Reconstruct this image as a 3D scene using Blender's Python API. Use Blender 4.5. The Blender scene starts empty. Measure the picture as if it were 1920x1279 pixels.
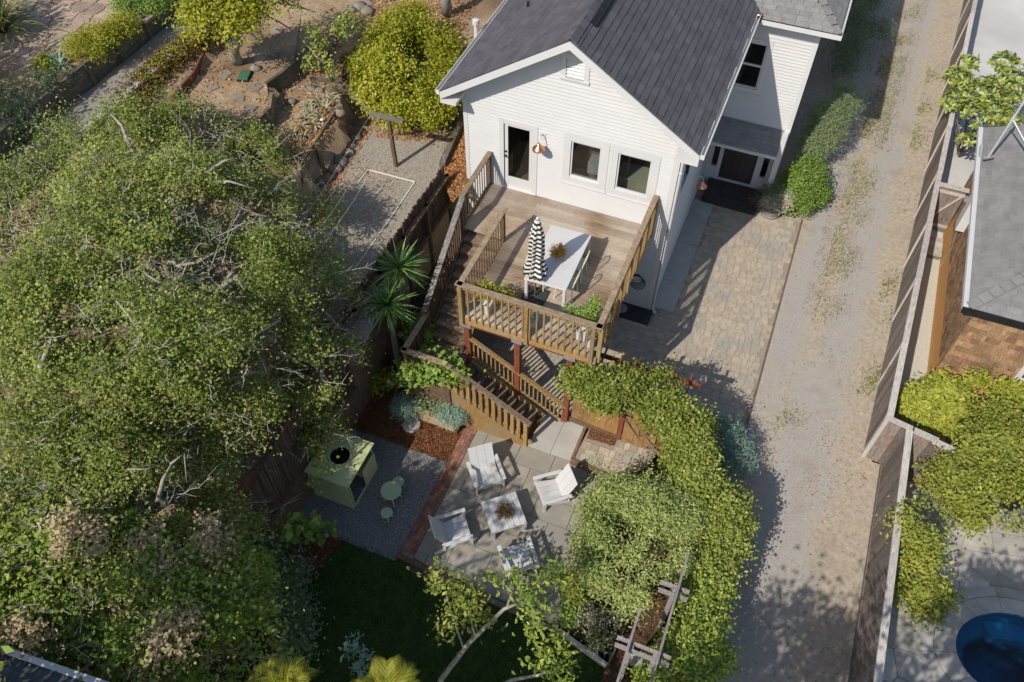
import bpy, math, random
import numpy as np
from mathutils import Vector, Matrix
random.seed(7)
RNG = np.random.default_rng(11)
S = bpy.context.scene
COL = S.collection

# ------------------------------------------------------------------ camera, sky, sun, exposure
CAM = np.array([2.05997524, -15.56771856, 18.0])
CR = np.array([0.927285436, 0.374355063, -0.00008998]); CU = np.array([-0.29496766, 0.73078911, 0.61558213]); CF = np.array([-0.23051204, 0.5707938, -0.78807274])
FPX = 1550.0
cd = bpy.data.cameras.new('camera'); cam = bpy.data.objects.new('camera', cd); COL.objects.link(cam)
cd.sensor_width = 36.0; cd.lens = FPX / 1920 * 36; cd.clip_end = 600; cd.clip_start = 0.1
cam.matrix_world = Matrix(((CR[0], CU[0], -CF[0], CAM[0]), (CR[1], CU[1], -CF[1], CAM[1]), (CR[2], CU[2], -CF[2], CAM[2]), (0, 0, 0, 1)))
S.camera = cam
SUN = Vector((0.385, 0.985, -1.0)).normalized()
w = bpy.data.worlds.new('World'); S.world = w; w.use_nodes = True
nt = w.node_tree; sky = nt.nodes.new('ShaderNodeTexSky'); sky.sky_type = 'NISHITA'; sky.sun_disc = False
sky.sun_elevation = math.asin(-SUN.z); sky.sun_rotation = math.atan2(-SUN.x, -SUN.y)
nt.links.new(sky.outputs[0], nt.nodes['Background'].inputs[0]); nt.nodes['Background'].inputs[1].default_value = 0.12
sd = bpy.data.lights.new('sun', 'SUN'); sd.energy = 4.15; sd.angle = math.radians(0.5); sd.color = (1.0, 0.93, 0.83)
so = bpy.data.objects.new('sun', sd); COL.objects.link(so); so.rotation_euler = SUN.to_track_quat('-Z', 'Y').to_euler()
S.view_settings.view_transform = 'Standard'; S.view_settings.look = 'None'; S.view_settings.exposure = 0.1; S.view_settings.gamma = 1; S.view_settings.use_curve_mapping = False

# ------------------------------------------------------------------ measuring helpers (photo pixel -> point on a known plane)
def _ray(px, py): return CF + ((px - 960) / FPX) * CR - ((py - 639.5) / FPX) * CU
def P(px, py, z=0.0): d = _ray(px, py); return CAM + d * ((z - CAM[2]) / d[2])
def PY(px, py, y=0.0): d = _ray(px, py); return CAM + d * ((y - CAM[1]) / d[1])

# ------------------------------------------------------------------ mesh builder
class MB:
    def __init__(s): s.v = []; s.f = []; s.t = []
    def add(s, vs, fs, tint=None):
        o = len(s.v); s.v += [tuple(map(float, p)) for p in vs]; s.f += [tuple(i + o for i in f) for f in fs]
        t = random.random() if tint is None else tint
        s.t += [t] * len(fs)
        return s
    def box(s, c, d, rz=0.0, R=None, tint=None):
        hx, hy, hz = d[0] / 2, d[1] / 2, d[2] / 2
        vs = [Vector((x, y, z)) for x in (-hx, hx) for y in (-hy, hy) for z in (-hz, hz)]
        if R is None: R = Matrix.Rotation(rz, 3, 'Z')
        c = Vector(c); vs = [R @ p + c for p in vs]
        return s.add(vs, [(0, 1, 3, 2), (4, 6, 7, 5), (0, 4, 5, 1), (2, 3, 7, 6), (0, 2, 6, 4), (1, 5, 7, 3)], tint)
    def b2(s, lo, hi, tint=None): return s.box([(a + b) / 2 for a, b in zip(lo, hi)], [abs(b - a) for a, b in zip(lo, hi)], tint=tint)
    def beam(s, p0, p1, w, h, up=(0, 0, 1), tint=None):
        p0 = Vector(p0); p1 = Vector(p1); x = (p1 - p0); L = x.length; x.normalize()
        y = Vector(up).cross(x)
        if y.length < 1e-4: y = Vector((0, 1, 0)).cross(x)
        y.normalize(); z = x.cross(y)
        R = Matrix((x, y, z)).transposed()
        return s.box((p0 + p1) / 2, (L, w, h), R=R, tint=tint)
    def tube(s, pts, r, n=6, tint=None, cap=True):
        pts = [Vector(p) for p in pts]; m = len(pts)
        rs = r if hasattr(r, '__len__') else [r] * m
        vs = []; ref = Vector((0.13, 0.31, 0.94))
        for i, p in enumerate(pts):
            d = (pts[min(i + 1, m - 1)] - pts[max(i - 1, 0)]).normalized()
            a = d.cross(ref)
            if a.length < 0.05: a = d.cross(Vector((1, 0, 0)))
            a.normalize(); b = d.cross(a)
            for k in range(n):
                t = 2 * math.pi * k / n; vs.append(p + (a * math.cos(t) + b * math.sin(t)) * rs[i])
        fs = [(i * n + k, i * n + (k + 1) % n, (i + 1) * n + (k + 1) % n, (i + 1) * n + k) for i in range(m - 1) for k in range(n)]
        if cap: fs += [tuple(range(n - 1, -1, -1)), tuple(range((m - 1) * n, m * n))]
        return s.add(vs, fs, tint)
    def prism(s, poly, z0, z1, tint=None):
        n = len(poly); a = sum(poly[i][0] * poly[(i + 1) % n][1] - poly[(i + 1) % n][0] * poly[i][1] for i in range(n))
        if a < 0: poly = poly[::-1]
        vs = [(p[0], p[1], z0) for p in poly] + [(p[0], p[1], z1) for p in poly]
        fs = [tuple(range(n - 1, -1, -1)), tuple(range(n, 2 * n))] + [(i, (i + 1) % n, n + (i + 1) % n, n + i) for i in range(n)]
        return s.add(vs, fs, tint)
    def sheet(s, poly, z, tint=None):
        n = len(poly); a = sum(poly[i][0] * poly[(i + 1) % n][1] - poly[(i + 1) % n][0] * poly[i][1] for i in range(n))
        if a < 0: poly = poly[::-1]
        return s.add([(p[0], p[1], z) for p in poly], [tuple(range(n))], tint)
    def lathe(s, c, prof, n=20, tint=None, close=True):
        vs = [(c[0] + r * math.cos(2 * math.pi * k / n), c[1] + r * math.sin(2 * math.pi * k / n), c[2] + z) for r, z in prof for k in range(n)]
        m = len(prof)
        fs = [(i * n + k, i * n + (k + 1) % n, (i + 1) * n + (k + 1) % n, (i + 1) * n + k) for i in range(m - 1) for k in range(n)]
        if close: fs += [tuple(range(n - 1, -1, -1)), tuple(range((m - 1) * n, m * n))]
        return s.add(vs, fs, tint)
    def rock(s, c, r, tint=None, seed=0):
        rr = random.Random(seed); vs = []; n = 8; m = 5
        for i in range(m + 1):
            ph = math.pi * i / m
            for k in range(n):
                th = 2 * math.pi * k / n; q = 1 + rr.uniform(-.18, .18)
                vs.append((c[0] + r[0] * q * math.sin(ph) * math.cos(th), c[1] + r[1] * q * math.sin(ph) * math.sin(th), c[2] + r[2] * q * math.cos(ph)))
        fs = [(i * n + k, i * n + (k + 1) % n, (i + 1) * n + (k + 1) % n, (i + 1) * n + k)[::-1] for i in range(m) for k in range(n)]
        return s.add(vs, fs, tint)
    def mesh(s, name, off=(0, 0, 0)):
        me = bpy.data.meshes.new(name)
        ox, oy, oz = off
        me.from_pydata([(x - ox, y - oy, z - oz) for x, y, z in s.v], [], s.f)
        a = me.attributes.new('tint', 'FLOAT', 'FACE'); a.data.foreach_set('value', s.t)
        return me

def bevel(o, wd=0.006, seg=1):
    m = o.modifiers.new('bevel', 'BEVEL'); m.width = wd; m.segments = seg; m.limit_method = 'ANGLE'
def link(name, me, m, parent=None, loc=(0, 0, 0), smooth=False):
    o = bpy.data.objects.new(name, me); COL.objects.link(o)
    if m is not None and len(me.materials) == 0: me.materials.append(m)
    if parent is not None: o.parent = parent
    o.location = loc
    if smooth: me.polygons.foreach_set('use_smooth', [True] * len(me.polygons))
    return o
def tag(o, label, cat, group=None, kind=None):
    if label: o['label'] = label
    if cat: o['category'] = cat
    if group: o['group'] = group
    if kind: o['kind'] = kind
    return o
class Thing:
    def __init__(s, name, loc, label, cat, group=None, kind=None):
        s.o = bpy.data.objects.new(name, None); COL.objects.link(s.o); s.o.location = Vector([float(q) for q in loc]); s.loc = [float(q) for q in loc]
        s.o.empty_display_size = .2
        if kind: s.o['kind'] = kind
        else: tag(s.o, label, cat, group)
    def part(s, name, mb, m, parent=None, label=None, kind=None, smooth=False, bev=0):
        me = mb if isinstance(mb, bpy.types.Mesh) else mb.mesh(name, s.loc)
        o = link(name, me, m, parent or s.o, smooth=smooth)
        if label: o['label'] = label
        if kind: o['kind'] = kind
        if bev: bevel(o, bev)
        return o
def solo(name, mb, m, label, cat, group=None, loc=(0, 0, 0), smooth=False, kind=None, bev=0):
    loc = [float(q) for q in loc]
    o = link(name, mb if isinstance(mb, bpy.types.Mesh) else mb.mesh(name, loc), m, None, loc, smooth)
    tag(o, label, cat, group, kind)
    if bev: bevel(o, bev)
    return o
def structure(name, mb, m, smooth=False): return tag(link(name, mb if isinstance(mb, bpy.types.Mesh) else mb.mesh(name), m, None, smooth=smooth), None, None, None, 'structure')
def copy_tree(o, parent=None):
    c = o.copy(); COL.objects.link(c)
    if parent is not None: c.parent = parent
    for ch in list(o.children): copy_tree(ch, c)
    return c

# ------------------------------------------------------------------ materials
def M(name, c1, c2=None, scale=4., stretch=(1, 1, 1), rough=.85, bump=0., bscale=60., tint=0., c3=None, s3=.8, k3=(.5, .65), detail=6., lo=.35, hi=.65, spec=.3, metal=0., hue=0., bstretch=None, fine=0., rz=0.):
    m = bpy.data.materials.new(name); m.use_nodes = True; n = m.node_tree.nodes; L = m.node_tree.links
    b = n['Principled BSDF']; b.inputs['Roughness'].default_value = rough; b.inputs['Metallic'].default_value = metal
    b.inputs['Specular IOR Level'].default_value = spec
    g = n.new('ShaderNodeNewGeometry'); mp = n.new('ShaderNodeMapping'); mp.inputs['Scale'].default_value = stretch; mp.inputs['Rotation'].default_value = (0, 0, rz); L.new(g.outputs['Position'], mp.inputs['Vector'])
    c1 = (*c1, 1); c2 = (*(c2 or c1[:3]), 1)
    nz = n.new('ShaderNodeTexNoise'); nz.inputs['Scale'].default_value = scale; nz.inputs['Detail'].default_value = detail; nz.inputs['Roughness'].default_value = .65
    L.new(mp.outputs[0], nz.inputs['Vector'])
    r = n.new('ShaderNodeValToRGB'); r.color_ramp.elements[0].position = lo; r.color_ramp.elements[1].position = hi
    r.color_ramp.elements[0].color = c1; r.color_ramp.elements[1].color = c2
    L.new(nz.outputs['Fac'], r.inputs[0]); out = r.outputs[0]
    if c3:
        n3 = n.new('ShaderNodeTexNoise'); n3.inputs['Scale'].default_value = s3; n3.inputs['Detail'].default_value = 5; L.new(g.outputs['Position'], n3.inputs['Vector'])
        r3 = n.new('ShaderNodeMapRange'); r3.inputs[1].default_value = k3[0]; r3.inputs[2].default_value = k3[1]; L.new(n3.outputs['Fac'], r3.inputs[0])
        mx = n.new('ShaderNodeMix'); mx.data_type = 'RGBA'; L.new(r3.outputs[0], mx.inputs[0]); L.new(out, mx.inputs[6]); mx.inputs[7].default_value = (*c3, 1); out = mx.outputs[2]
    if tint or hue or fine:
        h = n.new('ShaderNodeHueSaturation'); L.new(out, h.inputs['Color']); out = h.outputs[0]
        at = n.new('ShaderNodeAttribute'); at.attribute_name = 'tint'
        v = n.new('ShaderNodeMapRange'); v.inputs[3].default_value = 1 - tint; v.inputs[4].default_value = 1 + tint; L.new(at.outputs['Fac'], v.inputs[0]); vo = v.outputs[0]
        if fine:
            nf = n.new('ShaderNodeTexNoise'); nf.inputs['Scale'].default_value = bscale; nf.inputs['Detail'].default_value = 3; L.new(g.outputs['Position'], nf.inputs['Vector'])
            vf = n.new('ShaderNodeMapRange'); vf.inputs[1].default_value = .3; vf.inputs[2].default_value = .7; vf.inputs[3].default_value = 1 - fine; vf.inputs[4].default_value = 1 + fine; L.new(nf.outputs['Fac'], vf.inputs[0])
            mu = n.new('ShaderNodeMath'); mu.operation = 'MULTIPLY'; L.new(vo, mu.inputs[0]); L.new(vf.outputs[0], mu.inputs[1]); vo = mu.outputs[0]
        L.new(vo, h.inputs['Value'])
        if hue:
            hh = n.new('ShaderNodeMath'); hh.operation = 'FRACT'; m7 = n.new('ShaderNodeMath'); m7.operation = 'MULTIPLY'; m7.inputs[1].default_value = 7.31; L.new(at.outputs['Fac'], m7.inputs[0]); L.new(m7.outputs[0], hh.inputs[0])
            v2 = n.new('ShaderNodeMapRange'); v2.inputs[3].default_value = .5 - hue; v2.inputs[4].default_value = .5 + hue; L.new(hh.outputs[0], v2.inputs[0]); L.new(v2.outputs[0], h.inputs['Hue'])
    L.new(out, b.inputs['Base Color'])
    if bump:
        nb = n.new('ShaderNodeTexNoise'); nb.inputs['Scale'].default_value = bscale; nb.inputs['Detail'].default_value = 4
        if bstretch:
            mb2 = n.new('ShaderNodeMapping'); mb2.inputs['Scale'].default_value = bstretch; L.new(g.outputs['Position'], mb2.inputs[0]); L.new(mb2.outputs[0], nb.inputs['Vector'])
        else: L.new(g.outputs['Position'], nb.inputs['Vector'])
        bp = n.new('ShaderNodeBump'); bp.inputs['Strength'].default_value = min(1, bump); bp.inputs['Distance'].default_value = .02; L.new(nb.outputs['Fac'], bp.inputs['Height']); L.new(bp.outputs[0], b.inputs['Normal'])
    return m

def leafmat(name, dark, mid, light, gloss=.3, trans=.33, pos=(0, .5, 1)):
    m = bpy.data.materials.new(name); m.use_nodes = True; n = m.node_tree.nodes; L = m.node_tree.links
    b = n['Principled BSDF']; at = n.new('ShaderNodeAttribute'); at.attribute_name = 'tint'
    r = n.new('ShaderNodeValToRGB'); e = r.color_ramp.elements; e[0].color = (*dark, 1); e[0].position = pos[0]; e[1].color = (*light, 1); e[1].position = pos[2]
    q = e.new(pos[1]); q.color = (*mid, 1); L.new(at.outputs['Fac'], r.inputs[0])
    L.new(r.outputs[0], b.inputs['Base Color']); b.inputs['Roughness'].default_value = .5; b.inputs['Specular IOR Level'].default_value = gloss
    tr = n.new('ShaderNodeBsdfTranslucent'); L.new(r.outputs[0], tr.inputs[0]); mx = n.new('ShaderNodeMixShader'); mx.inputs[0].default_value = trans
    L.new(b.outputs[0], mx.inputs[1]); L.new(tr.outputs[0], mx.inputs[2]); L.new(mx.outputs[0], n['Material Output'].inputs[0])
    return m
def glassmat(name, tintc=(.85, .9, .9), rough=.01, f0=.05, f1=.7):
    m = bpy.data.materials.new(name); m.use_nodes = True; n = m.node_tree.nodes; L = m.node_tree.links; n.remove(n['Principled BSDF'])
    t = n.new('ShaderNodeBsdfTransparent'); t.inputs[0].default_value = (*tintc, 1); g = n.new('ShaderNodeBsdfGlossy'); g.inputs['Roughness'].default_value = rough
    lw = n.new('ShaderNodeLayerWeight'); lw.inputs[0].default_value = .5; pw = n.new('ShaderNodeMath'); pw.operation = 'POWER'; pw.inputs[1].default_value = 3.5; L.new(lw.outputs['Facing'], pw.inputs[0])
    f = n.new('ShaderNodeMapRange'); f.inputs[3].default_value = f0; f.inputs[4].default_value = f1; L.new(pw.outputs[0], f.inputs[0])
    if name == 'pool_water':
        geo = n.new('ShaderNodeNewGeometry'); nz = n.new('ShaderNodeTexNoise'); nz.inputs['Scale'].default_value = 5; nz.inputs['Detail'].default_value = 3; L.new(geo.outputs['Position'], nz.inputs['Vector']); bp = n.new('ShaderNodeBump'); bp.inputs['Strength'].default_value = .35; bp.inputs['Distance'].default_value = .05; L.new(nz.outputs['Fac'], bp.inputs['Height']); L.new(bp.outputs[0], g.inputs['Normal'])
    mx = n.new('ShaderNodeMixShader'); L.new(f.outputs[0], mx.inputs[0]); L.new(t.outputs[0], mx.inputs[1]); L.new(g.outputs[0], mx.inputs[2]); L.new(mx.outputs[0], n['Material Output'].inputs[0])
    return m

WHITE = M('white_paint', (0.55, 0.55, 0.548), (0.58, 0.58, 0.578), scale=1.5, rough=.55, spec=.25, tint=.015)
TRIM = M('white_trim', (0.58, 0.58, 0.577), (0.61, 0.61, 0.607), scale=2, rough=.5, spec=.25)
SHINGLE = M('dark_shingle', (.092, .089, .100), (.120, .115, .127), scale=3, rough=.95, spec=.15, tint=.13, fine=.25, bscale=110, bump=.5)
SHINGLE2 = M('grey_shingle', (0.212, 0.206, 0.20), (0.262, 0.256, 0.25), scale=3, rough=.95, spec=.2, tint=.09, fine=.25, bscale=100, bump=.5)
DECKX = M('weathered_deck', (0.172, 0.107, 0.061), (0.344, 0.243, 0.157), scale=3.2, stretch=(1.1, 9, 9), rough=.8, tint=.22, c3=(.42, .355, .285), s3=.7, k3=(.36, .58), bump=.4, bscale=40, bstretch=(1, 14, 14), fine=.15)
TREAD = M('tread_wood', (0.149, 0.109, 0.069), (0.299, 0.230, 0.161), scale=4, stretch=(1.2, 8, 8), rough=.85, tint=.22, bump=.4, bscale=40, bstretch=(1, 12, 12))
TREADY = M('plank_wood', (0.115, 0.086, 0.057), (0.241, 0.190, 0.138), scale=4, stretch=(8, 1.2, 8), rough=.85, tint=.25, bump=.4, bscale=40, bstretch=(12, 1, 12))
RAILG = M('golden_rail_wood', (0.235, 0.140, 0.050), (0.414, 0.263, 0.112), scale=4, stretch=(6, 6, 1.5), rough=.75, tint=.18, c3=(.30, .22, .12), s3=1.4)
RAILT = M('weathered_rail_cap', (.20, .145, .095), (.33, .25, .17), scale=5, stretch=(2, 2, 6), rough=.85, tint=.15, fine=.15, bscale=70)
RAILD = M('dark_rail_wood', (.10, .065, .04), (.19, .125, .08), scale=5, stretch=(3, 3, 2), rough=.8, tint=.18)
HAND = M('blackened_handrail', (.05, .04, .035), (.26, .22, .20), scale=7, stretch=(3, 1.5, 1.5), rough=.4, tint=.1, lo=.42, hi=.7, spec=.6)
REDP = M('redwood_post', (.17, .048, .026), (.25, .08, .042), scale=4, stretch=(5, 5, 1.2), rough=.75, tint=.1)
CEDAR = M('cedar_board', (.25, .135, .05), (.36, .21, .085), scale=3, stretch=(7, 7, 1.2), rough=.7, tint=.15, c3=(.20, .115, .05), s3=2)
GREYW = M('grey_fence_wood', (0.144, 0.115, 0.100), (0.269, 0.225, 0.198), scale=4, stretch=(8, 8, 1.2), rough=.9, tint=.32, hue=.015, c3=(.20, .12, .07), s3=.9, k3=(.62, .78), bump=.3, bscale=50, bstretch=(8, 8, 1))
CAPW = M('grey_cap_wood', (0.36, 0.324, 0.288), (0.612, 0.558, 0.504), scale=4, stretch=(8, 1.5, 8), rough=.9, tint=.15, c3=(.32, .16, .07), s3=1.3, k3=(.66, .78), fine=.12, bscale=70)
BROWNF = M('brown_stake_wood', (.075, .048, .036), (.14, .095, .07), scale=5, stretch=(8, 8, 1.2), rough=.9, tint=.35)
BROWNR = M('brown_rail_wood', (.12, .072, .046), (.22, .145, .10), scale=5, stretch=(3, 1.5, 3), rough=.9, tint=.2)
TIMBER = M('retaining_timber', (.16, .12, .075), (.28, .215, .14), scale=2.5, stretch=(2, 2, 8), rough=.95, tint=.22, c3=(.13, .11, .07), s3=1.2, bump=.4, bscale=30)
TIMBERG = M('aged_grey_timber', (.12, .10, .075), (.22, .185, .135), scale=3, stretch=(2, 1.5, 6), rough=.95, tint=.2, c3=(.10, .095, .06), s3=1.1, bump=.3, bscale=30)
OLIVE = M('olive_timber', (.17, .145, .075), (.27, .235, .13), scale=2.5, stretch=(2, 2, 8), rough=.95, tint=.15)
PLY = M('tan_wall_board', (.33, .245, .15), (.42, .32, .205), scale=2, stretch=(1, 1, 5), rough=.9, tint=.08)
CONC = M('concrete', (0.378, 0.367, 0.336), (0.483, 0.467, 0.430), scale=1.3, rough=.9, fine=.1, bscale=120, tint=.05, c3=(.30, .29, .26), s3=.7, k3=(.55, .8))
SPECK = M('speckled_concrete', (0.469, 0.449, 0.386), (0.58, 0.552, 0.482), scale=20, rough=.95, fine=.28, bscale=160)
LIGHTC = M('light_concrete', (.50, .49, .465), (.60, .59, .56), scale=.8, rough=.9, fine=.08, bscale=90, c3=(.46, .45, .43), s3=.4)
PAVER = M('paver_stone', (0.356, 0.301, 0.230), (0.460, 0.397, 0.310), scale=5, rough=.95, tint=.075, hue=.010, fine=.18, bscale=90, bump=.3, c3=(.345, .315, .27), s3=1.2)
PAVERY = M('warm_paver_stone', (0.37, 0.315, 0.235), (0.47, 0.415, 0.325), scale=5, rough=.95, tint=.2, hue=.03, fine=.15, bscale=90, bump=.3, c3=(.39, .37, .31), s3=1.8)
SLAB = M('patio_slab', (0.270, 0.248, 0.204), (0.347, 0.319, 0.270), scale=2, rough=.8, tint=.08, hue=.008, fine=.1, bscale=90, c3=(.27, .26, .235), s3=.9)
SAND = M('joint_sand', (0.265, 0.228, 0.18), (0.33, 0.29, 0.235), scale=30, rough=1)
FLAG = M('flagstone', (0.297, 0.220, 0.160), (0.440, 0.341, 0.259), scale=4, rough=.95, tint=.2, hue=.02, fine=.15, bscale=70, bump=.4)
POOLF = M('pool_flagstone', (.33, .315, .28), (.46, .44, .40), scale=3, rough=.9, tint=.13, hue=.02, fine=.1, bscale=80)
TSTONE = M('terrace_stone', (.21, .17, .135), (.33, .275, .22), scale=5, rough=1, tint=.2, fine=.2, bscale=60, bump=.5)
BRICK = M('brick', (0.2, 0.095, 0.065), (0.31, 0.165, 0.12), scale=8, rough=.95, tint=.3, hue=.015, fine=.2, bscale=100)
GRAVEL = M('blue_grey_gravel', (.115, .12, .125), (.30, .30, .295), scale=38, rough=1, bump=1, bscale=45, fine=.45, detail=3, lo=.3, hi=.75)
GRAVEL2 = M('hill_gravel', (0.205, 0.178, 0.14), (0.47, 0.42, 0.345), scale=34, rough=1, bump=1, bscale=42, fine=.4, detail=3, lo=.3, hi=.75, c3=(.27, .215, .15), s3=.5, k3=(.55, .75))
DIRT = M('hill_dirt', (.27, .185, .11), (.42, .305, .195), scale=2.2, rough=1, bump=.8, bscale=20, fine=.22, c3=(.16, .105, .065), s3=.55, k3=(.5, .7))
DIRTF = M('far_dirt', (.20, .16, .11), (.30, .25, .18), scale=.8, rough=1)
MULCH = M('mulch', (.10, .04, .018), (.25, .105, .045), scale=30, rough=1, bump=1, bscale=45, fine=.4, detail=3, lo=.3, hi=.7)
SOIL = M('dark_soil', (.05, .035, .022), (.11, .075, .05), scale=20, rough=1, bump=.8, bscale=40)
ASPH = M('old_asphalt', (0.220, 0.198, 0.171), (0.352, 0.319, 0.275), scale=25, rough=1, bump=.5, bscale=70, fine=.3, c3=(.26, .20, .14), s3=.7, k3=(.5, .72))
LAWN = M('lawn_turf', (.030, .055, .012), (.055, .095, .022), scale=6, rough=1, bump=.5, bscale=60)
GREENP = M('green_paint', (0.46, 0.5, 0.25), (0.5, 0.54, 0.28), scale=2, rough=.5)
SAGE = M('sage_paint', (.36, .47, .30), (.40, .51, .33), scale=2, rough=.5)
CREAM = M('cream_metal', (.66, .66, .54), (.7, .7, .58), scale=2, rough=.4)
BLACK = M('black_metal', (.012, .012, .013), (.02, .02, .02), rough=.5)
DKGREY = M('dark_grey', (.035, .035, .04), (.05, .05, .055), rough=.7, tint=.15)
COPPER = M('copper', (.75, .34, .19), (.85, .42, .26), rough=.3, metal=1., spec=.5)
GALV = M('galvanised_steel', (.42, .43, .44), (.52, .53, .54), rough=.5, metal=.6)
DOORD = M('dark_door', (.045, .038, .034), (.075, .062, .055), scale=3, stretch=(8, 8, 1), rough=.4, tint=.2)
PORCH = M('porch_paint', (.045, .04, .042), (.06, .055, .056), rough=.6, tint=.12)
BARK = M('pale_bark', (.25, .22, .18), (.42, .385, .335), scale=8, stretch=(1, 1, .4), rough=.95, bump=.7, bscale=25, tint=.1)
BARKD = M('brown_bark', (.14, .105, .08), (.27, .22, .175), scale=8, rough=.95, bump=.8, bscale=20)
TWIG = M('dead_twig', (.36, .33, .29), (.52, .48, .43), scale=6, rough=.95, tint=.15)
NSHING = M('cedar_shingle', (0.22, 0.125, 0.066), (0.37, 0.235, 0.135), scale=5, stretch=(5, 5, 1.5), rough=.9, tint=.35, hue=.012, c3=(.19, .12, .075), s3=1.0, k3=(.5, .75), fine=.12, bscale=60)
NSKIRT = M('cedar_skirt', (.44, .22, .075), (.54, .29, .11), scale=3, stretch=(2, 2, 6), rough=.8)
ROCK = M('grey_rock', (.17, .145, .115), (.29, .255, .205), scale=7, rough=1, bump=.8, bscale=20, tint=.18)
POTW = M('white_pot', (0.555, 0.555, 0.55), (0.585, 0.585, 0.58), rough=.5)
CORD = M('white_cord', (.72, .68, .62), (.78, .74, .68), rough=.7)
BARREL = M('barrel_oak', (.17, .155, .14), (.27, .25, .225), scale=5, stretch=(4, 4, 1), rough=.9, tint=.2)
PERG = M('pergola_wood', (.22, .195, .20), (.34, .305, .30), scale=4, stretch=(5, 1.5, 5), rough=.85, tint=.15)
REDEDGE = M('red_edging', (.13, .05, .032), (.19, .08, .05), rough=.8)
GREENBOX = M('green_box', (.045, .12, .07), (.06, .15, .09), rough=.6)
SLATE = M('slate_roof', (.055, .06, .068), (.095, .10, .108), scale=4, rough=.85, tint=.25, fine=.15, bscale=60)
PLASTER = M('pool_plaster', (0.012, 0.085, 0.145), (0.024, 0.15, 0.235), scale=2.2, rough=.7, lo=.4, hi=.6)
WATER = glassmat('pool_water', (.40, .74, .90), .03)
GLASS = glassmat('window_glass', (.72, .75, .74))
INTER = M('interior_wall', (.55, .48, .36), (.60, .52, .40), rough=.9)
INTERF = M('interior_floor', (.28, .19, .11), (.36, .26, .16), scale=4, stretch=(6, 1, 1), rough=.6)
INTERB = M('interior_counter', (.58, .55, .42), (.62, .59, .46), rough=.6)
def stripes():
    m = bpy.data.materials.new('striped_canvas'); m.use_nodes = True; n = m.node_tree.nodes; L = m.node_tree.links; b = n['Principled BSDF']; b.inputs['Roughness'].default_value = .9
    a = n.new('ShaderNodeAttribute'); a.attribute_name = 'tint'; r = n.new('ShaderNodeValToRGB'); r.color_ramp.interpolation = 'CONSTANT'
    r.color_ramp.elements[0].color = (.022, .02, .022, 1); r.color_ramp.elements[1].color = (.72, .69, .64, 1); r.color_ramp.elements[1].position = .5; L.new(a.outputs['Fac'], r.inputs[0]); L.new(r.outputs[0], b.inputs['Base Color']); return m
STRIPE = stripes()
L_OAK = leafmat('oak_leaf', (0.055, 0.078, 0.014), (0.225, 0.285, 0.05), (0.52, 0.54, 0.17), trans=.34)
L_OAK2 = leafmat('broad_leaf', (0.058, 0.101, 0.015), (0.249, 0.348, 0.056), (0.593, 0.611, 0.139), trans=.34)
L_DEAD = leafmat('dead_leaf', (0.4, 0.3, 0.16), (0.55, 0.44, 0.27), (0.68, 0.58, 0.4), gloss=.1)
L_YEL = leafmat('yellow_green_leaf', (0.083, 0.105, 0.008), (0.342, 0.356, 0.023), (0.62, 0.57, 0.08), trans=.34)
L_IVY = leafmat('vine_leaf', (0.055, 0.09, 0.013), (0.257, 0.311, 0.047), (0.64, 0.64, 0.213), pos=(0, .5, 1), trans=.34)
L_MOUND = leafmat('soft_fern_leaf', (0.096, 0.133, 0.037), (0.383, 0.459, 0.141), (0.698, 0.725, 0.268), trans=.34)
L_HEDGE = leafmat('bright_hedge_leaf', (0.11, 0.143, 0.017), (0.38, 0.418, 0.057), (0.62, 0.61, 0.12), trans=.34)
L_HEDGE2 = leafmat('hedge_leaf', (0.077, 0.105, 0.014), (0.294, 0.332, 0.052), (0.56, 0.54, 0.12), trans=.34)
L_DARK = leafmat('dark_shrub_leaf', (0.094, 0.137, 0.06), (0.188, 0.248, 0.111), (0.325, 0.393, 0.188))
L_BOX = leafmat('box_leaf', (0.057, 0.104, 0.019), (0.216, 0.332, 0.057), (0.417, 0.531, 0.123))
L_RHODO = leafmat('glossy_leaf', (0.048, 0.074, 0.013), (0.189, 0.249, 0.042), (0.428, 0.46, 0.095), gloss=.8, trans=.15)
L_SAGE = leafmat('blue_fescue_leaf', (0.146, 0.249, 0.19), (0.264, 0.395, 0.307), (0.439, 0.586, 0.468))
L_GREY = leafmat('silver_leaf', (0.36, 0.34, 0.22), (0.52, 0.5, 0.36), (0.66, 0.64, 0.5))
L_YUCCA = leafmat('yucca_leaf', (0.061, 0.146, 0.037), (0.134, 0.268, 0.067), (0.366, 0.512, 0.122), gloss=.5)
L_FLAX = leafmat('flax_leaf', (.15, .17, .035), (.28, .29, .08), (.48, .46, .19))
L_PALM = leafmat('palm_leaf', (.16, .19, .015), (.30, .31, .03), (.50, .46, .06))
L_GRASS = leafmat('grass_blade', (.045, .08, .016), (.085, .13, .028), (.16, .19, .05), gloss=.15)
L_WEED = leafmat('weed_leaf', (0.149, 0.193, 0.045), (0.252, 0.282, 0.082), (0.401, 0.401, 0.149), gloss=.1)
L_STRAW = leafmat('straw_blade', (.26, .20, .11), (.36, .29, .17), (.46, .38, .24), gloss=.1)
L_FALL = leafmat('fallen_leaf', (0.25, 0.095, 0.035), (0.42, 0.19, 0.075), (0.6, 0.37, 0.19), gloss=.1, trans=.1)
L_FALLP = leafmat('pale_fallen_leaf', (.30, .19, .10), (.45, .31, .18), (.60, .46, .30), gloss=.1, trans=.1)
L_RED = leafmat('red_vine_leaf', (.10, .025, .010), (.15, .10, .02), (.26, .22, .04))
L_CHIP = leafmat('bark_chip', (.09, .035, .016), (.21, .088, .038), (.36, .18, .09), gloss=.1, trans=0)
L_PEB = leafmat('pebble', (.12, .12, .12), (.30, .30, .29), (.52, .51, .49), gloss=.1, trans=0)
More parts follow.
